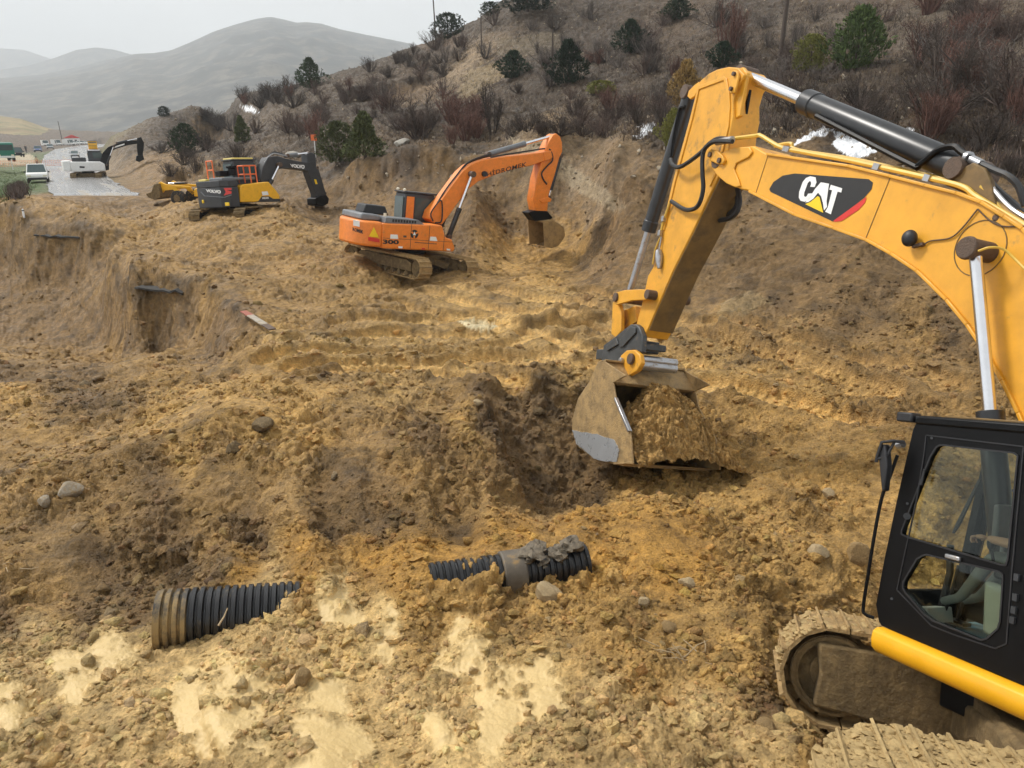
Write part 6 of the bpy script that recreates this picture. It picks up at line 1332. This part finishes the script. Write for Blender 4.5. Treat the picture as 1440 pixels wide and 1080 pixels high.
TW['tree'] = [rawmesh(twigs(300 + i, stems=7, spread=.55, sub=26, leaf=7, wd=.008), 'bare_tree', M_['twig_dark']) for i in range(2)]
def put(mesh, name, px, py, hpx, label, cat_, group=None, wx=1.0, y0=24.0, rz=None, sink=.04):
    P = hit(px, py, y0)
    if P is None: return None
    s = hpx * mpp(P); o = bpy.data.objects.new(name, mesh); COL.objects.link(o); o.location = (P[0], P[1], P[2] - s * sink)
    o.scale = (s * wx, s * wx, s); o.rotation_euler = (0, 0, random.uniform(0, 6.28) if rz is None else rz); return tag(o, label, cat_, group)
FO = {}
def conifer(px, py, hpx, shape, mk, label, wx=1.0, seed=0, cat_='conifer', group=None, y0=24.0):
    P = hit(px, py, y0)
    if P is None: print('no ground for', label); return None
    s = hpx * mpp(P); key = (shape, mk, seed % 3)
    if key not in FO:
        FO[key] = rawmesh(foliage(400 + 7 * (seed % 3) + len(mk), shape, 520 if shape == 'cone' else 640), 'crown', M_[mk])
    r = bpy.data.objects.new('conifer_tree' if cat_ == 'conifer' else 'leafy_bush', None); COL.objects.link(r); r.location = (P[0], P[1], P[2] - s * .02); r.scale = (s * wx, s * wx, s); r.rotation_euler = (0, 0, seed * 1.7)
    c = bpy.data.objects.new('crown', FO[key]); COL.objects.link(c); c.parent = r
    if 'trunk' not in FO:
        q = MB(); q.tube([(0, 0, -.05), (.01, 0, .3), (0, .01, .85)], [.035, .025, .006], 6); 
        for a in range(7): q.tube([(0, 0, .1 + .1 * a), (.2 * math.cos(a * 2.4), .2 * math.sin(a * 2.4), .18 + .1 * a)], [.012, .003], 4)
        FO['trunk'] = rawmesh(q, 'trunk', M_['trunk'])
    t = bpy.data.objects.new('trunk', FO['trunk']); COL.objects.link(t); t.parent = r
    return tag(r, label, cat_, group)
GC = 'evergreen trees on the hillside'
conifer(437, 124, 40, 'bush', 'juniper', 'round juniper alone on the left skyline of the hill', 1.0, 0, group=GC, y0=50)
conifer(296, 152, 30, 'round', 'juniper', 'dark juniper on the skyline above the brown thicket, left of the round one', 1.0, 1, group=GC, y0=50)
conifer(231, 164, 14, 'round', 'juniper_dark', 'tiny juniper near the low left end of the ridge', 1.2, 2, group=GC, y0=50)
conifer(341, 200, 36, 'cone', 'conifer_olive', 'small pointed conifer in the middle of the left slope', 1.0, 0, group=GC)
conifer(478, 228, 55, 'round', 'conifer_olive', 'loose olive conifer left of the pointed one above the cut bank', .95, 1, group=GC)
conifer(514, 222, 62, 'cone', 'conifer_olive', 'broad pointed olive conifer above the cut bank', 1.25, 2, group=GC)
conifer(798, 118, 58, 'bush', 'juniper_dark', 'dark dense juniper in the middle of the hillside above the orange boom', 1.0, 0, group=GC)
conifer(722, 110, 36, 'bush', 'juniper_dark', 'dark spreading juniper left of the dense one', 1.3, 1, group=GC)
conifer(630, 55, 34, 'round', 'juniper_dark', 'dark juniper on the skyline beside the leaning pole', 1.2, 2, group=GC, y0=50)
conifer(604, 57, 26, 'bush', 'juniper_dark', 'thin dark juniper between the two skyline poles', .7, 0, group=GC, y0=50)
conifer(742, 16, 34, 'round', 'juniper_dark', 'wide dark juniper at the top of the skyline', 1.9, 1, group=GC, y0=50)
conifer(690, 22, 18, 'round', 'juniper', 'low juniper left of the wide one on the skyline', 1.5, 2, group=GC, y0=50)
conifer(952, 28, 30, 'bush', 'juniper', 'green juniper near the top edge of the hill', 1.5, 0, group=GC, y0=50)
conifer(885, 75, 44, 'bush', 'juniper_dark', 'dark leaning juniper right of the dense one', 1.1, 2, group=GC)
conifer(1015, 95, 34, 'bush', 'juniper_dark', 'dark small juniper behind the top of the yellow stick', 1.3, 1, group=GC)
conifer(1202, 98, 82, 'bush', 'pine_bright', 'bright green conifer above the black cylinder of the near excavator', 1.0, 2, group=GC)
conifer(1138, 100, 48, 'round', 'leaf_yellow', 'yellow green bush beside the bright green conifer', 1.0, 0, 'bush', 'yellow leafy bushes on the hillside')
conifer(962, 148, 60, 'bush', 'leaf_ochre', 'dry ochre bush left of the yellow stick', .9, 1, 'bush', 'yellow leafy bushes on the hillside')
conifer(945, 205, 50, 'bush', 'leaf_yellow', 'yellow green bush low behind the stick cylinder', .8, 2, 'bush', 'yellow leafy bushes on the hillside')
conifer(845, 132, 18, 'round', 'leaf_yellow', 'low yellow green bush below the dense dark juniper', 2.6, 1, 'bush', 'yellow leafy bushes on the hillside')
conifer(262, 215, 40, 'round', 'juniper', 'green bush at the foot of the dark thicket on the left slope', .9, 1, 'bush', 'yellow leafy bushes on the hillside')
# bare bushes one can point at
put(TW['tree'][0], 'bare_tree', 590, 196, 62, 'spreading leafless tree above the cut bank, left of the reddish bushes', 'tree', wx=1.1)
put(TW['tree'][1], 'bare_tree', 692, 190, 66, 'dark leafless tree behind the orange boom', 'tree', wx=.8)
put(TW['tree'][0], 'bare_tree', 1330, 150, 110, 'tall dark leafless tree at the right edge of the hillside', 'tree', wx=.9, y0=20)
put(TW['red'][0], 'bare_shrub', 1025, 82, 72, 'tall reddish leafless shrub behind the top of the yellow stick', 'shrub', wx=.9)
put(TW['red'][1], 'bare_shrub', 443, 198, 40, 'reddish leafless shrub just above the orange marker sign', 'shrub', wx=.9)
# the rest of the thicket: leafless bushes, alike
HILL = [(212,215),(255,160),(290,150),(330,142),(440,116),(570,78),(640,56),(700,14),(740,8),(1445,5),(1445,262),(1300,200),(1130,195),(1000,195),(880,200),(800,190),(700,200),(560,205),(470,225),(330,245),(240,248)]
rg = np.random.default_rng(21); cnt = 0; tries = 0
hp = np.array(HILL, float)
DENSE = [(300,190,60,50,26,'dark'),(275,205,40,50,24,'dark'),(375,140,40,14,26,'dark'),(560,175,60,30,40,'brown'),(655,180,40,26,42,'red'),(850,170,90,40,34,'brown'),(900,95,60,40,36,'grey'),(1120,150,110,50,40,'brown'),(1330,110,100,70,62,'red'),(1390,190,60,50,90,'red'),(1240,150,80,50,44,'dark'),(760,190,60,16,30,'dark'),(960,170,50,40,36,'dark'),(430,175,60,26,26,'brown'),(1400,40,60,40,50,'brown'),(1100,60,100,30,30,'grey'),(600,90,60,20,22,'dark'),(780,70,60,30,26,'grey'),(490,140,60,20,20,'brown')]
GS = {'grey': 'grey brown', 'brown': 'brown', 'red': 'reddish brown', 'dark': 'dark grey'}
while cnt < 245 and tries < 4000:
    tries += 1
    if rg.random() < .80:
        c = DENSE[rg.integers(len(DENSE))]; px, py = c[0] + rg.normal() * c[2] * .6, c[1] + rg.normal() * c[3] * .6; hh_ = c[4] * rg.uniform(.5, 1.05); kd = c[5] if rg.random() < .7 else ('grey', 'brown', 'red', 'dark')[rg.integers(4)]
    else:
        px, py = rg.uniform(215, 1440), rg.uniform(5, 245); kd = ('grey', 'brown', 'dark', 'brown')[rg.integers(4)]; hh_ = rg.uniform(14, 30) * (1.3 if px > 1000 else 1)
    if not inpoly(np.array([px]), np.array([py]), HILL)[0]: continue
    if (snow_px(px, py) if 'snow_px' in globals() else False): continue
    if any(abs(px - (sum(q[0] for q in P) / len(P))) < 40 and -4 < py - (sum(q[1] for q in P) / len(P)) < hh_ + 12 for P in SNOW[:4]): continue
    if 700 < px < 900 and py > 195: continue
    if put(TW[kd][rg.integers(3)], 'bare_shrub', px, py, hh_, 'leafless ' + GS[kd] + ' shrub in the thickets on the hillside', 'shrub', 'leafless ' + GS[kd] + ' shrubs', wx=rg.uniform(.9, 1.5)): cnt += 1
# dry grass and low scrub over the hill: beyond counting
def tufts(name, n, poly, seed, m, label, hrange, y0=24, thr=-.2):
    rg = np.random.default_rng(seed); vs = []; fs = []; lo = np.min(poly, 0); hi = np.max(poly, 0); k = 0
    px = rg.uniform(lo[0], hi[0], n * 3); py = rg.uniform(lo[1], hi[1], n * 3); ok = inpoly(px, py, poly); px, py = px[ok][:n], py[ok][:n]
    for a, b in zip(px, py):
        P = hit(a, b, y0)
        if P is None: continue
        if perlin(np.array([P[0] * .25]), np.array([P[1] * .25]), np.array([0.]), seed)[0] < thr + rg.normal() * .25: continue
        h = rg.uniform(*hrange)
        for j in range(4):
            d = np.array([rg.normal() * .5, rg.normal() * .5, 1.0]); d = nrm(d) * h * rg.uniform(.5, 1.1); s = rv(rg, h * .05); s[2] = 0; q = P + np.array([rg.normal() * h * .35, rg.normal() * h * .35, -.02])
            o = len(vs); vs += [tuple(q - s), tuple(q + s), tuple(q + d)]; fs.append((o, o + 1, o + 2))
    me_ = bpy.data.meshes.new(name); me_.from_pydata(vs, [], fs); me_.update(); me_.materials.append(m); o = bpy.data.objects.new(name, me_); COL.objects.link(o); return tag(o, label, 'grass', kind='stuff')
tufts('dry_grass', 9000, HILL, 501, M_['dry_grass'], 'pale dry grass growing over the hillside', (.12, .38))
tufts('low_scrub', 16000, HILL, 502, M_['twig_dark'], 'low dark scrub growing over the hillside', (.2, .55))
tufts('low_scrub', 7000, HILL, 503, M_['twig_brown'], 'low brown heath growing over the hillside', (.2, .6))
tufts('green_grass', 3500, [(-10,240),(42,240),(56,262),(26,276),(-10,290)], 504, leaf_mat('green_grass_blades', (.07, .115, .028)), 'short green grass on the verge at the left edge', (.08, .25), 30, -1)
tufts('dry_grass', 500, [(14,262),(34,256),(36,272),(18,282)], 505, M_['twig_brown'], 'dry brown weeds on the mound beside the white pickup', (.3, .8), 30, -1)
# pale stones on the hill
def hill_uv(rg, n):
    px = rg.uniform(230, 1440, n); py = rg.uniform(0, 250, n); us, vs_ = [], []
    for a, b in zip(px, py):
        P = hit(a, b, 24)
        if P is not None and P[1] < 170: us.append(US * P[0] / P[1]); vs_.append(math.log(P[1]))
    return np.array(us), np.array(vs_)
def stones(n, seed):
    rg = np.random.default_rng(seed); u, v = hill_uv(rg, n); mb = MB()
    for a, b in zip(u, v):
        Y = math.exp(b); X = a / US * Y; r = .03 + .09 * rg.random() ** 4 + .0006 * Y; M3 = np.linalg.qr(rg.normal(size=(3, 3)))[0]
        mb.add([np.array([X, Y, gz(X, Y) + r * .2]) + M3 @ (p * r * (1 + .3 * rg.normal()) * np.array([1.3, 1, .7])) for p in IV], IF)
    me_ = rawmesh(mb, 'hill_stones', M_['stone_pale']); o = bpy.data.objects.new('hill_stones', me_); COL.objects.link(o); tag(o, 'pale stones strewn over the scrub hillside', 'stones', kind='stuff')
stones(900, 77)

# ================================================================== distant hills
def range_(name, sky, D, base, front, back, seed, m, rough=.16, label=''):
    sky = np.array(sky, float); n = 260; pxs = np.linspace(sky[0, 0], sky[-1, 0], n); pys = np.interp(pxs, sky[:, 0], sky[:, 1]); mrow = 90; vs = []
    a = (pxs - 720) / FPX; b = -(pys - 540) / FPX; dy = CP + b * SP; el = (-SP + b * CP) / dy; az = a / dy
    ts = np.concatenate([np.linspace(-1, 0, 60), np.linspace(0, 1, 31)[1:]]); X = []; Y = []; Z = []
    for t in ts:
        Yr = D + (front if t < 0 else back) * t * np.ones(n); Xr = az * Yr
        prof = (1 - abs(t) ** 1.15) if t < 0 else (1 - abs(t)) 
        zr = base + (el * D - base) * np.clip(prof, 0, 1); X.append(Xr); Y.append(Yr); Z.append(zr)
    X, Y, Z = np.array(X), np.array(Y), np.array(Z); s = 1 / (D * .09); hgt = np.maximum(Z - base, 0)
    w = 1 - np.exp(-(ts / .35) ** 2)[:, None]
    nn = (perlin(X * s, Y * s, 0 * X, seed) + .55 * perlin(X * s * 2.3, Y * s * 2.3, 0 * X, seed + 1) + .3 * perlin(X * s * 5, Y * s * 5, 0 * X, seed + 2) + .15 * perlin(X * s * 12, Y * s * 12, 0 * X, seed + 3))
    Z = Z + nn * hgt * rough * (.03 + w)
    mrow = len(ts); mb = MB(); mb.v = [tuple(q) for q in np.stack([X, Y, Z], -1).reshape(-1, 3)]; mb.f = [(j*n+i, j*n+i+1, (j+1)*n+i+1, (j+1)*n+i) for j in range(mrow-1) for i in range(n-1)]
    me_ = rawmesh(mb, name, m); me_.polygons.foreach_set('use_smooth', [True] * len(me_.polygons)); o = bpy.data.objects.new(name, me_); COL.objects.link(o); return tag(o, label, 'hills', kind='structure')
def hill_mat(name, c1, c2, sc, snow=0):
    m = pm(name, c1, .9, var=.35, vs=sc, dirt=.45, ds=sc * 2.5, dcol=c2); 
    return m
M_['forest'] = hill_mat('winter_forest_slopes', (.045, .050, .050), (.125, .112, .090), .008)
M_['pasture'] = hill_mat('dry_pasture', (.27, .20, .10), (.15, .15, .065), .03)
range_('hills', [(-500,120),(-300,95),(-120,100),(0,110),(60,105),(120,92),(190,76),(215,75),(240,71),(267,60),(300,45),(330,35),(360,27),(380,24),(400,28),(417,32),(430,31),(450,33),(480,42),(500,46),(530,52),(570,60),(650,75),(800,90),(1000,80),(1300,60)], 2700, -40, 1900, 900, 601, M_['forest'], .10, 'hazy grey mountain with wooded slopes')
range_('hills', [(-500,110),(-300,90),(-100,95),(0,98),(40,92),(77,81),(107,70),(135,67),(160,70),(190,78),(240,90),(320,110)], 3700, -30, 900, 800, 611, M_['forest'], .12, 'paler mountain behind the main one')
range_('hills', [(-500,80),(-200,72),(-60,66),(0,68),(33,70),(72,83),(110,95),(160,110)], 5000, -20, 900, 800, 621, M_['forest'], .10, 'palest far mountain at the left')
range_('hills', [(-500,148),(-250,152),(-100,155),(-40,158),(0,163),(30,167),(60,178),(100,188),(140,196),(160,202)], 640, -6, 170, 200, 631, M_['pasture'], .10, 'low brown pasture hill beyond the parked vehicles')
range_('hills', [(95,200),(120,196),(133,192.5),(148,191.6),(162,194),(185,199)], 760, -7, 60, 80, 641, M_['forest'], .10, 'low wooded knoll beyond the road')
# valley floor up to the mountains
mb = MB(); nx_, ny_ = 60, 40
for j in range(ny_):
    Y = 560 * (6500 / 560) ** (j / (ny_ - 1))
    for i in range(nx_): X = (-1.6 + 3.4 * i / (nx_ - 1)) * Y; mb.v.append((X, Y, -9 - Y * .004 + perlin(np.array([X * .003]), np.array([Y * .003]), np.array([0.]), 651)[0] * 4))
mb.f = [(j*nx_+i, j*nx_+i+1, (j+1)*nx_+i+1, (j+1)*nx_+i) for j in range(ny_-1) for i in range(nx_-1)]
vo = mb.build('valley_floor', hill_mat('valley_fields', (.13, .125, .085), (.19, .16, .10), .01)); tag(vo, 'grey brown valley floor below the mountains', 'terrain', kind='structure')

# ================================================================== poles, signs, pipes and small things
def pole(px, py, topy, lean, label, r=.12, arm=True, y0=24.0, mm='wood'):
    P = hit(px, py, y0)
    if P is None: print('no ground for', label); return
    h = (py - topy) * mpp(P); root = empty('utility_pole', tuple(P), label, 'pole', 'utility poles')
    MB().tube([(0, 0, -.3), (lean * h * .5, 0, h * .5), (lean * h, 0, h)], [r, r * .85, r * .7], 10).build('post', M_[mm], root)
    if arm:
        o = MB(); o.bar((lean * h - .5, 0, h - .35), (lean * h + .5, 0, h - .35), .09, .09); q = o.build('crossarm', M_[mm], root)
        for x in (-.42, .42): MB().tube([(lean * h + x, 0, h - .30), (lean * h + x, 0, h - .15)], [.05, .03], 8).build('insulator', M_['letter_white'], q)
pole(577, 66, 22, 0, 'thin grey pole on the skyline, left of the leaning one', .10, False, 50)
pole(613, 57, 0, -.04, 'tall leaning pole on the skyline beside a dark juniper', .12, False, 50)
pole(677, 76, 25, 0, 'pale pole on the slope right of the skyline poles', .09, False)
pole(776, 122, 48, 0, 'pale wooden pole on the hillside beside the dense dark juniper', .09, False)
pole(1096, 90, -60, .02, 'dark tall pole on the hillside left of the yellow green bush', .17, True)
pole(88, 200, 172, -.04, 'dark pole rising over the far row of vehicles', .25, False, 60)
sg = empty('marker_sign', tuple(hit(444, 222, 30)), 'orange square marker on a thin white pole above the grey boom', 'sign')
P = hit(444, 222, 30); s = mpp(P); MB().cyl((0, 0, -.2), (0, 0, 28 * s), .035, 8).build('post', M_['letter_white'], sg); MB().box((-.02, -.04, 27 * s), (8 * s, .03, 8 * s)).build('sign_plate', M_['rail_orange'], sg, bevel=.01)
# corrugated pipes
def pipe(name, pts, r, pitch, label, mats, ends=True):
    a, b = [ray(x, y) * z for x, y, z in pts]; L = np.linalg.norm(b - a); d = (b - a) / L; root = empty(name, tuple(a), label, 'pipe', 'corrugated drain pipes'); n = int(L / pitch)
    for part, t0, t1, m in mats:
        path = []; rs = []; 
        for i in range(int(n * t0), int(n * t1)):
            for k, q in ((0, .90), (.18, .90), (.30, 1.0), (.82, 1.0), (.94, .90)): path.append(d * (i + k) * pitch); rs.append(r * q * (1 + .012 * math.sin(i * 1.7)))
        o = MB(); nn = 36; o.tube(path, rs, nn, cap=False); k0 = len(path)
        inner = [p * 1.0 for p in path[::-1]]; o.tube(inner, [x - .05 for x in rs[::-1]], nn, cap=False)
        if t0 == 0: o.f += [(k, (k + 1) % nn, 0, 0)[:2] + ((k0 * nn + (k0 - 1) * nn) + (k + 1) % nn, (k0 * nn + (k0 - 1) * nn) + k) for k in range(nn)] if 0 else []
        o.build(part, m, root, smooth=40)
    if ends: o = MB(); o.tube([d * .0, d * .03], [r * .97, r * .97], 36, cap=False); o.tube([d * .0, d * .03], [r * .80, r * .80], 36, cap=False); o.f += [(k, (k+1) % 36, 72 + (k+1) % 36, 72 + k) for k in range(36)]; o.build('pipe_rim', M_['pipe_mud'], root)
    return root, d
p1_, dd = pipe('drain_pipe', [(221, 873, 8.2), (428, 858, 8.62)], .335, .085, 'large black corrugated drain pipe with a muddy open end in the trench', [('muddy_end', 0, .27, M_['pipe_mud']), ('pipe_wall', .27, 1.0, M_['pipe'])])
p2_, dd = pipe('drain_pipe', [(604, 822, 8.9), (830, 791, 9.4)], .255, .08, 'far broken piece of black corrugated drain pipe half buried in ochre earth', [('pipe_wall', 0, 1.0, M_['pipe'])], False)
a, b = ray(604, 822) * 8.9, ray(830, 791) * 9.4; dd = nrm(b - a); Lp = np.linalg.norm(b - a)
MB().cyl(dd * Lp * .43, dd * Lp * .57, .285, 36).build('pipe_collar', pm('pipe_collar_grey', (.12, .10, .075), .6, var=.3, dirt=.3, ds=5), p2_, bevel=.02)
q = MB(); rg = np.random.default_rng(5)
for k in range(9):
    c0 = dd * Lp * (.60 + .035 * k) + np.array([0, 0, .22 + .03 * math.sin(k)]); q.ell(c0 + rg.normal(size=3) * .05, (rg.uniform(.07,.15), rg.uniform(.10,.22), rg.uniform(.04,.08)), 12, 8, .35)
q.build('torn_wrapping', pm('torn_wrapping', (.16, .13, .09), .7, var=.6, vs=12, bump=1, bs=30), p2_)
# boards, slabs, posts, sticks
def plank(px0, py0, px1, py1, w, t, mats, name, label, cat_, lift=.05, y0=4.0):
    A, B = hit(px0, py0, y0), hit(px1, py1, y0); 
    A = A + np.array([0, 0, lift]); B = B + np.array([0, 0, lift]); root = empty(name, tuple(A), label, cat_); n = len(mats)
    for i, m in enumerate(mats): MB().bar((B - A) * i / n, (B - A) * (i + 1) / n, w, t).build('board_section', M_[m], root, bevel=.01)
M_['old_red'] = pm('faded_red', (.30, .08, .05), .7, var=.3, dirt=.3, ds=8); M_['old_white'] = pm('faded_white', (.36, .32, .26), .8, var=.3, dirt=.35, ds=8)
plank(343, 444, 384, 470, .20, .04, ('old_red', 'old_white', 'old_white', 'rust'), 'barrier_board', 'faded board with a red end lying at the pit edge', 'barrier', .14, 8)
for (x0, y0_, x1, y1_, lab) in ((50,331,112,335,'broken dark asphalt slab on the far rim of the collapsed bank'), (190,405,258,411,'broken dark asphalt slab on the nearer rim of the collapsed bank')):
    A, B = hit(x0, y0_, 8), hit(x1, y1_, 8); A[2] += .05; B[2] += .05
    if abs(B[1] - A[1]) > 6: B = np.array([at_y(x1, y1_, A[1] - .5)[0], A[1] - .5, A[2]])
    d = nrm(B - A); n = np.array([d[1], -d[0], 0]); rgs = np.random.default_rng(int(x0)); pts = [A + d * np.linalg.norm(B - A) * t + np.array([0, 0, rgs.normal() * .03]) for t in np.linspace(0, 1, 9)]
    o = MB(); vs = []
    for i, p in enumerate(pts):
        w0 = rgs.uniform(-.22, -.05); vs += [p + np.array([0, w0, .0]), p + np.array([0, .9, .05]), p + np.array([0, .9, -.03]), p + np.array([0, w0, -.07])]
    fs = []
    for i in range(8):
        for k in range(4): fs.append((i*4+k, i*4+(k+1) % 4, (i+1)*4+(k+1) % 4, (i+1)*4+k))
    c0 = np.mean(vs, 0); o.add([v - c0 for v in vs], fs + [(0,1,2,3), (32,33,34,35)]); so2 = o.build('asphalt_slab', M_['asphalt_slab'], None); so2.location = c0; tag(so2, lab, 'slab')
P = hit(34, 305, 20); po = empty('marker_post', tuple(P), 'small white marker post on the mound at the left', 'post'); MB().tube([(0, 0, -.1), (0, 0, 10 * mpp(P)), (.02, 0, 11 * mpp(P))], [.06, .055, .02], 10).build('post_body', M_['letter_white'], po); MB().cyl((0, 0, 8 * mpp(P)), (0, 0, 9.5 * mpp(P)), .064, 10).build('reflector_band', M_['letter_black'], po)
def stick_thing(paths, label, r, name='dry_stick'):
    o = MB(); c = np.array(paths[0][0])
    for p in paths: hp_ = [np.array(q) - c for q in p]; o.tube(hp_, [r * (1 - .5 * i / max(1, len(hp_) - 1)) for i in range(len(hp_))], 6)
    s = o.build(name, M_['stick_wood']); s.location = c; tag(s, label, 'stick'); return s
def up(px, py, h=.03): P = hit(px, py); return P + np.array([0, 0, h])
A = ray(307, 880) * 7.75; B = ray(320, 855) * 7.85; stick_thing([[A, (A + B) / 2 + np.array([.01, 0, 0]), B]], 'thin pale stick leaning on the large drain pipe', .012)
rg = np.random.default_rng(8)
def roots(cx, cy, n, ln, label):
    c = up(cx, cy, .02); ps = []
    for k in range(n):
        az = rg.uniform(0, 6.28); d = np.array([math.cos(az), math.sin(az) * .5, rg.uniform(.1, .7)]); l = ln * rg.uniform(.5, 1); s = c + rg.normal(size=3) * np.array([.08, .05, .01]); ps.append([s, s + d * l * .5 + rg.normal(size=3) * .02, s + d * l + np.array([0, 0, -l * .15])])
    stick_thing(ps, label, .007, 'root_tangle')
roots(965, 925, 13, .42, 'tangle of pale roots sticking out of the mud near the crawler track'); roots(20, 800, 4, .4, 'few dark roots at the left edge of the trench wall')
def stone(px, py, wpx, hpx, label, m='stone', seed=0, tone=None):
    P = hit(px, py + hpx * .3); s = mpp(P); rgs = np.random.default_rng(seed + int(px)); bm = bmesh.new(); bmesh.ops.create_icosphere(bm, subdivisions=3, radius=1)
    dirs = [nrm(rgs.normal(size=3)) for _ in range(11)]; offs = rgs.uniform(.6, .9, 11)
    for v in bm.verts:
        c = np.array(v.co); k = 1.0
        for d, f in zip(dirs, offs):
            t = c @ d
            if t > f: k = min(k, f / t)
        v.co = Vector(c * k * (1 + .05 * perlin(np.array([c[0] * 3]), np.array([c[1] * 3]), np.array([c[2] * 3]), seed)[0]))
    me_ = bpy.data.meshes.new('stone'); bm.to_mesh(me_); bm.free(); me_.materials.append(M_[m]); o = bpy.data.objects.new('stone', me_); COL.objects.link(o)
    o.location = P + np.array([0, 0, hpx * s * .25]); o.scale = (wpx * s / 2 * 1.15, wpx * s / 2, hpx * s / 2 * 1.2); o.rotation_euler = (rgs.uniform(-.3, .3), rgs.uniform(-.3, .3), rgs.uniform(0, 6)); me_.polygons.foreach_set('use_smooth', [True] * len(me_.polygons)); me_.set_sharp_from_angle(angle=R(22)); return tag(o, label, 'stone')
stone(772, 833, 40, 28, 'large flat ochre stone below the broken pipe', 'stone'); stone(100, 688, 30, 22, 'pale grey slab of stone on the trench slope', 'stone_pale'); stone(63, 703, 18, 18, 'small pale stone left of the grey slab on the trench slope', 'stone_pale')
stone(1205, 775, 30, 34, 'brown boulder on the spoil left of the cab', 'mud'); stone(1150, 775, 30, 18, 'flat ochre stone left of the brown boulder', 'stone'); stone(965, 818, 22, 16, 'ochre stone in the slope below the full bucket', 'stone'); stone(905, 845, 16, 14, 'small pale stone between the flat ochre stone and the full bucket', 'stone')
stone(1165, 693, 18, 14, 'small pale stone on the spoil behind the mirror', 'stone'); stone(672, 566, 14, 10, 'pale stone on the edge of the dug hole', 'stone'); stone(370, 596, 30, 18, 'dark wet lump of earth on the left heap', 'mud_dark'); stone(330, 628, 24, 18, 'dark wet lump of earth below the other on the left heap', 'mud_dark'); stone(940, 880, 22, 16, 'muddy lump above the root tangle', 'mud')
stone(425, 950, 26, 22, 'round ochre clod in the pale mud', 'mud'); stone(1075, 1020, 30, 20, 'ochre clod in front of the far crawler track', 'mud'); stone(412, 218, 22, 9, 'grey boulder on the slope left of the olive conifers', 'concrete')
P_ = hit(565, 199, 24); stone(565, 201, 24, 11, 'grey boulder under the leafless tree on the cut bank', 'concrete')
# ------------------------------------------------------------------ the damp air
hz = MB(); hz.box((-400, 2450, 330), (14000, 7400, 920)); ho = hz.build('haze', None, None, smooth=0)
hm = bpy.data.materials.new('haze'); hm.use_nodes = True; nt = hm.node_tree; nt.nodes.remove(nt.nodes['Principled BSDF']); pv = nt.nodes.new('ShaderNodeVolumePrincipled'); pv.inputs['Color'].default_value = (.91, .955, 1.0, 1); pv.inputs['Density'].default_value = HAZE; pv.inputs['Anisotropy'].default_value = 0.0
nt.links.new(pv.outputs[0], nt.nodes['Material Output'].inputs['Volume']); ho.data.materials.append(hm); tag(ho, 'pale damp haze in the air over the valley', 'haze', kind='stuff')
# ------------------------------------------------------------------ light, sky, air
SUN_EL, SUN_AZ = R(48), R(-62)       # azimuth from +Y, negative to the left
world = bpy.data.worlds.new('World'); scene.world = world; world.use_nodes = True
nt = world.node_tree; N = nt.nodes; K = nt.links; bg = N['Background']
sky = N.new('ShaderNodeTexSky'); sky.sky_type = 'NISHITA'; sky.sun_disc = False; sky.sun_elevation = SUN_EL; sky.sun_rotation = SUN_AZ
sky.air_density = 1.0; sky.dust_density = 3.0
hs = N.new('ShaderNodeHueSaturation'); hs.inputs['Saturation'].default_value = .10; K.new(sky.outputs[0], hs.inputs['Color'])
tc = N.new('ShaderNodeTexCoord'); cz = N.new('ShaderNodeTexNoise'); cz.inputs['Scale'].default_value = 2.2; cz.inputs['Detail'].default_value = 7; cz.inputs['Roughness'].default_value = .55
mp = N.new('ShaderNodeMapping'); mp.inputs['Scale'].default_value = (1, 1, 3.5); K.new(tc.outputs['Generated'], mp.inputs[0]); K.new(mp.outputs[0], cz.inputs['Vector'])
cr = N.new('ShaderNodeMapRange'); cr.inputs[1].default_value = .3; cr.inputs[2].default_value = .7; cr.inputs[3].default_value = .86; cr.inputs[4].default_value = 1.10; K.new(cz.outputs['Fac'], cr.inputs[0])
mixc = N.new('ShaderNodeMix'); mixc.data_type = 'RGBA'; mixc.inputs['Factor'].default_value = .72; K.new(hs.outputs[0], mixc.inputs['A']); mixc.inputs['B'].default_value = (7.6, 7.75, 7.75, 1)   # the even grey cloud layer
mul = N.new('ShaderNodeMix'); mul.data_type = 'RGBA'; mul.blend_type = 'MULTIPLY'; mul.inputs['Factor'].default_value = 1; K.new(mixc.outputs['Result'], mul.inputs['A']); K.new(cr.outputs[0], mul.inputs['B'])
K.new(mul.outputs['Result'], bg.inputs['Color']); bg.inputs['Strength'].default_value = .052
sd = bpy.data.lights.new('sun', 'SUN'); sd.energy = 1.5; sd.angle = R(11); sd.color = (1.0, .95, .88)
so = bpy.data.objects.new('sun', sd); COL.objects.link(so)
dv = Vector((math.sin(SUN_AZ) * math.cos(SUN_EL), math.cos(SUN_AZ) * math.cos(SUN_EL), math.sin(SUN_EL)))
so.rotation_euler = (-dv).to_track_quat('-Z', 'Y').to_euler(); so.location = (-60, 40, 120)
vs_ = scene.view_settings; vs_.view_transform = 'Standard'; vs_.look = 'None'; vs_.gamma = 1.0; vs_.use_curve_mapping = False; vs_.exposure = EXPOSURE
cy = scene.cycles; cy.max_bounces = 6; cy.diffuse_bounces = 3; cy.glossy_bounces = 3; cy.transparent_max_bounces = 10; cy.volume_bounces = 2
cy.use_denoising = True
try: cy.denoiser = 'OPENIMAGEDENOISE'
except Exception: pass
cy.use_adaptive_sampling = True; cy.adaptive_threshold = .02
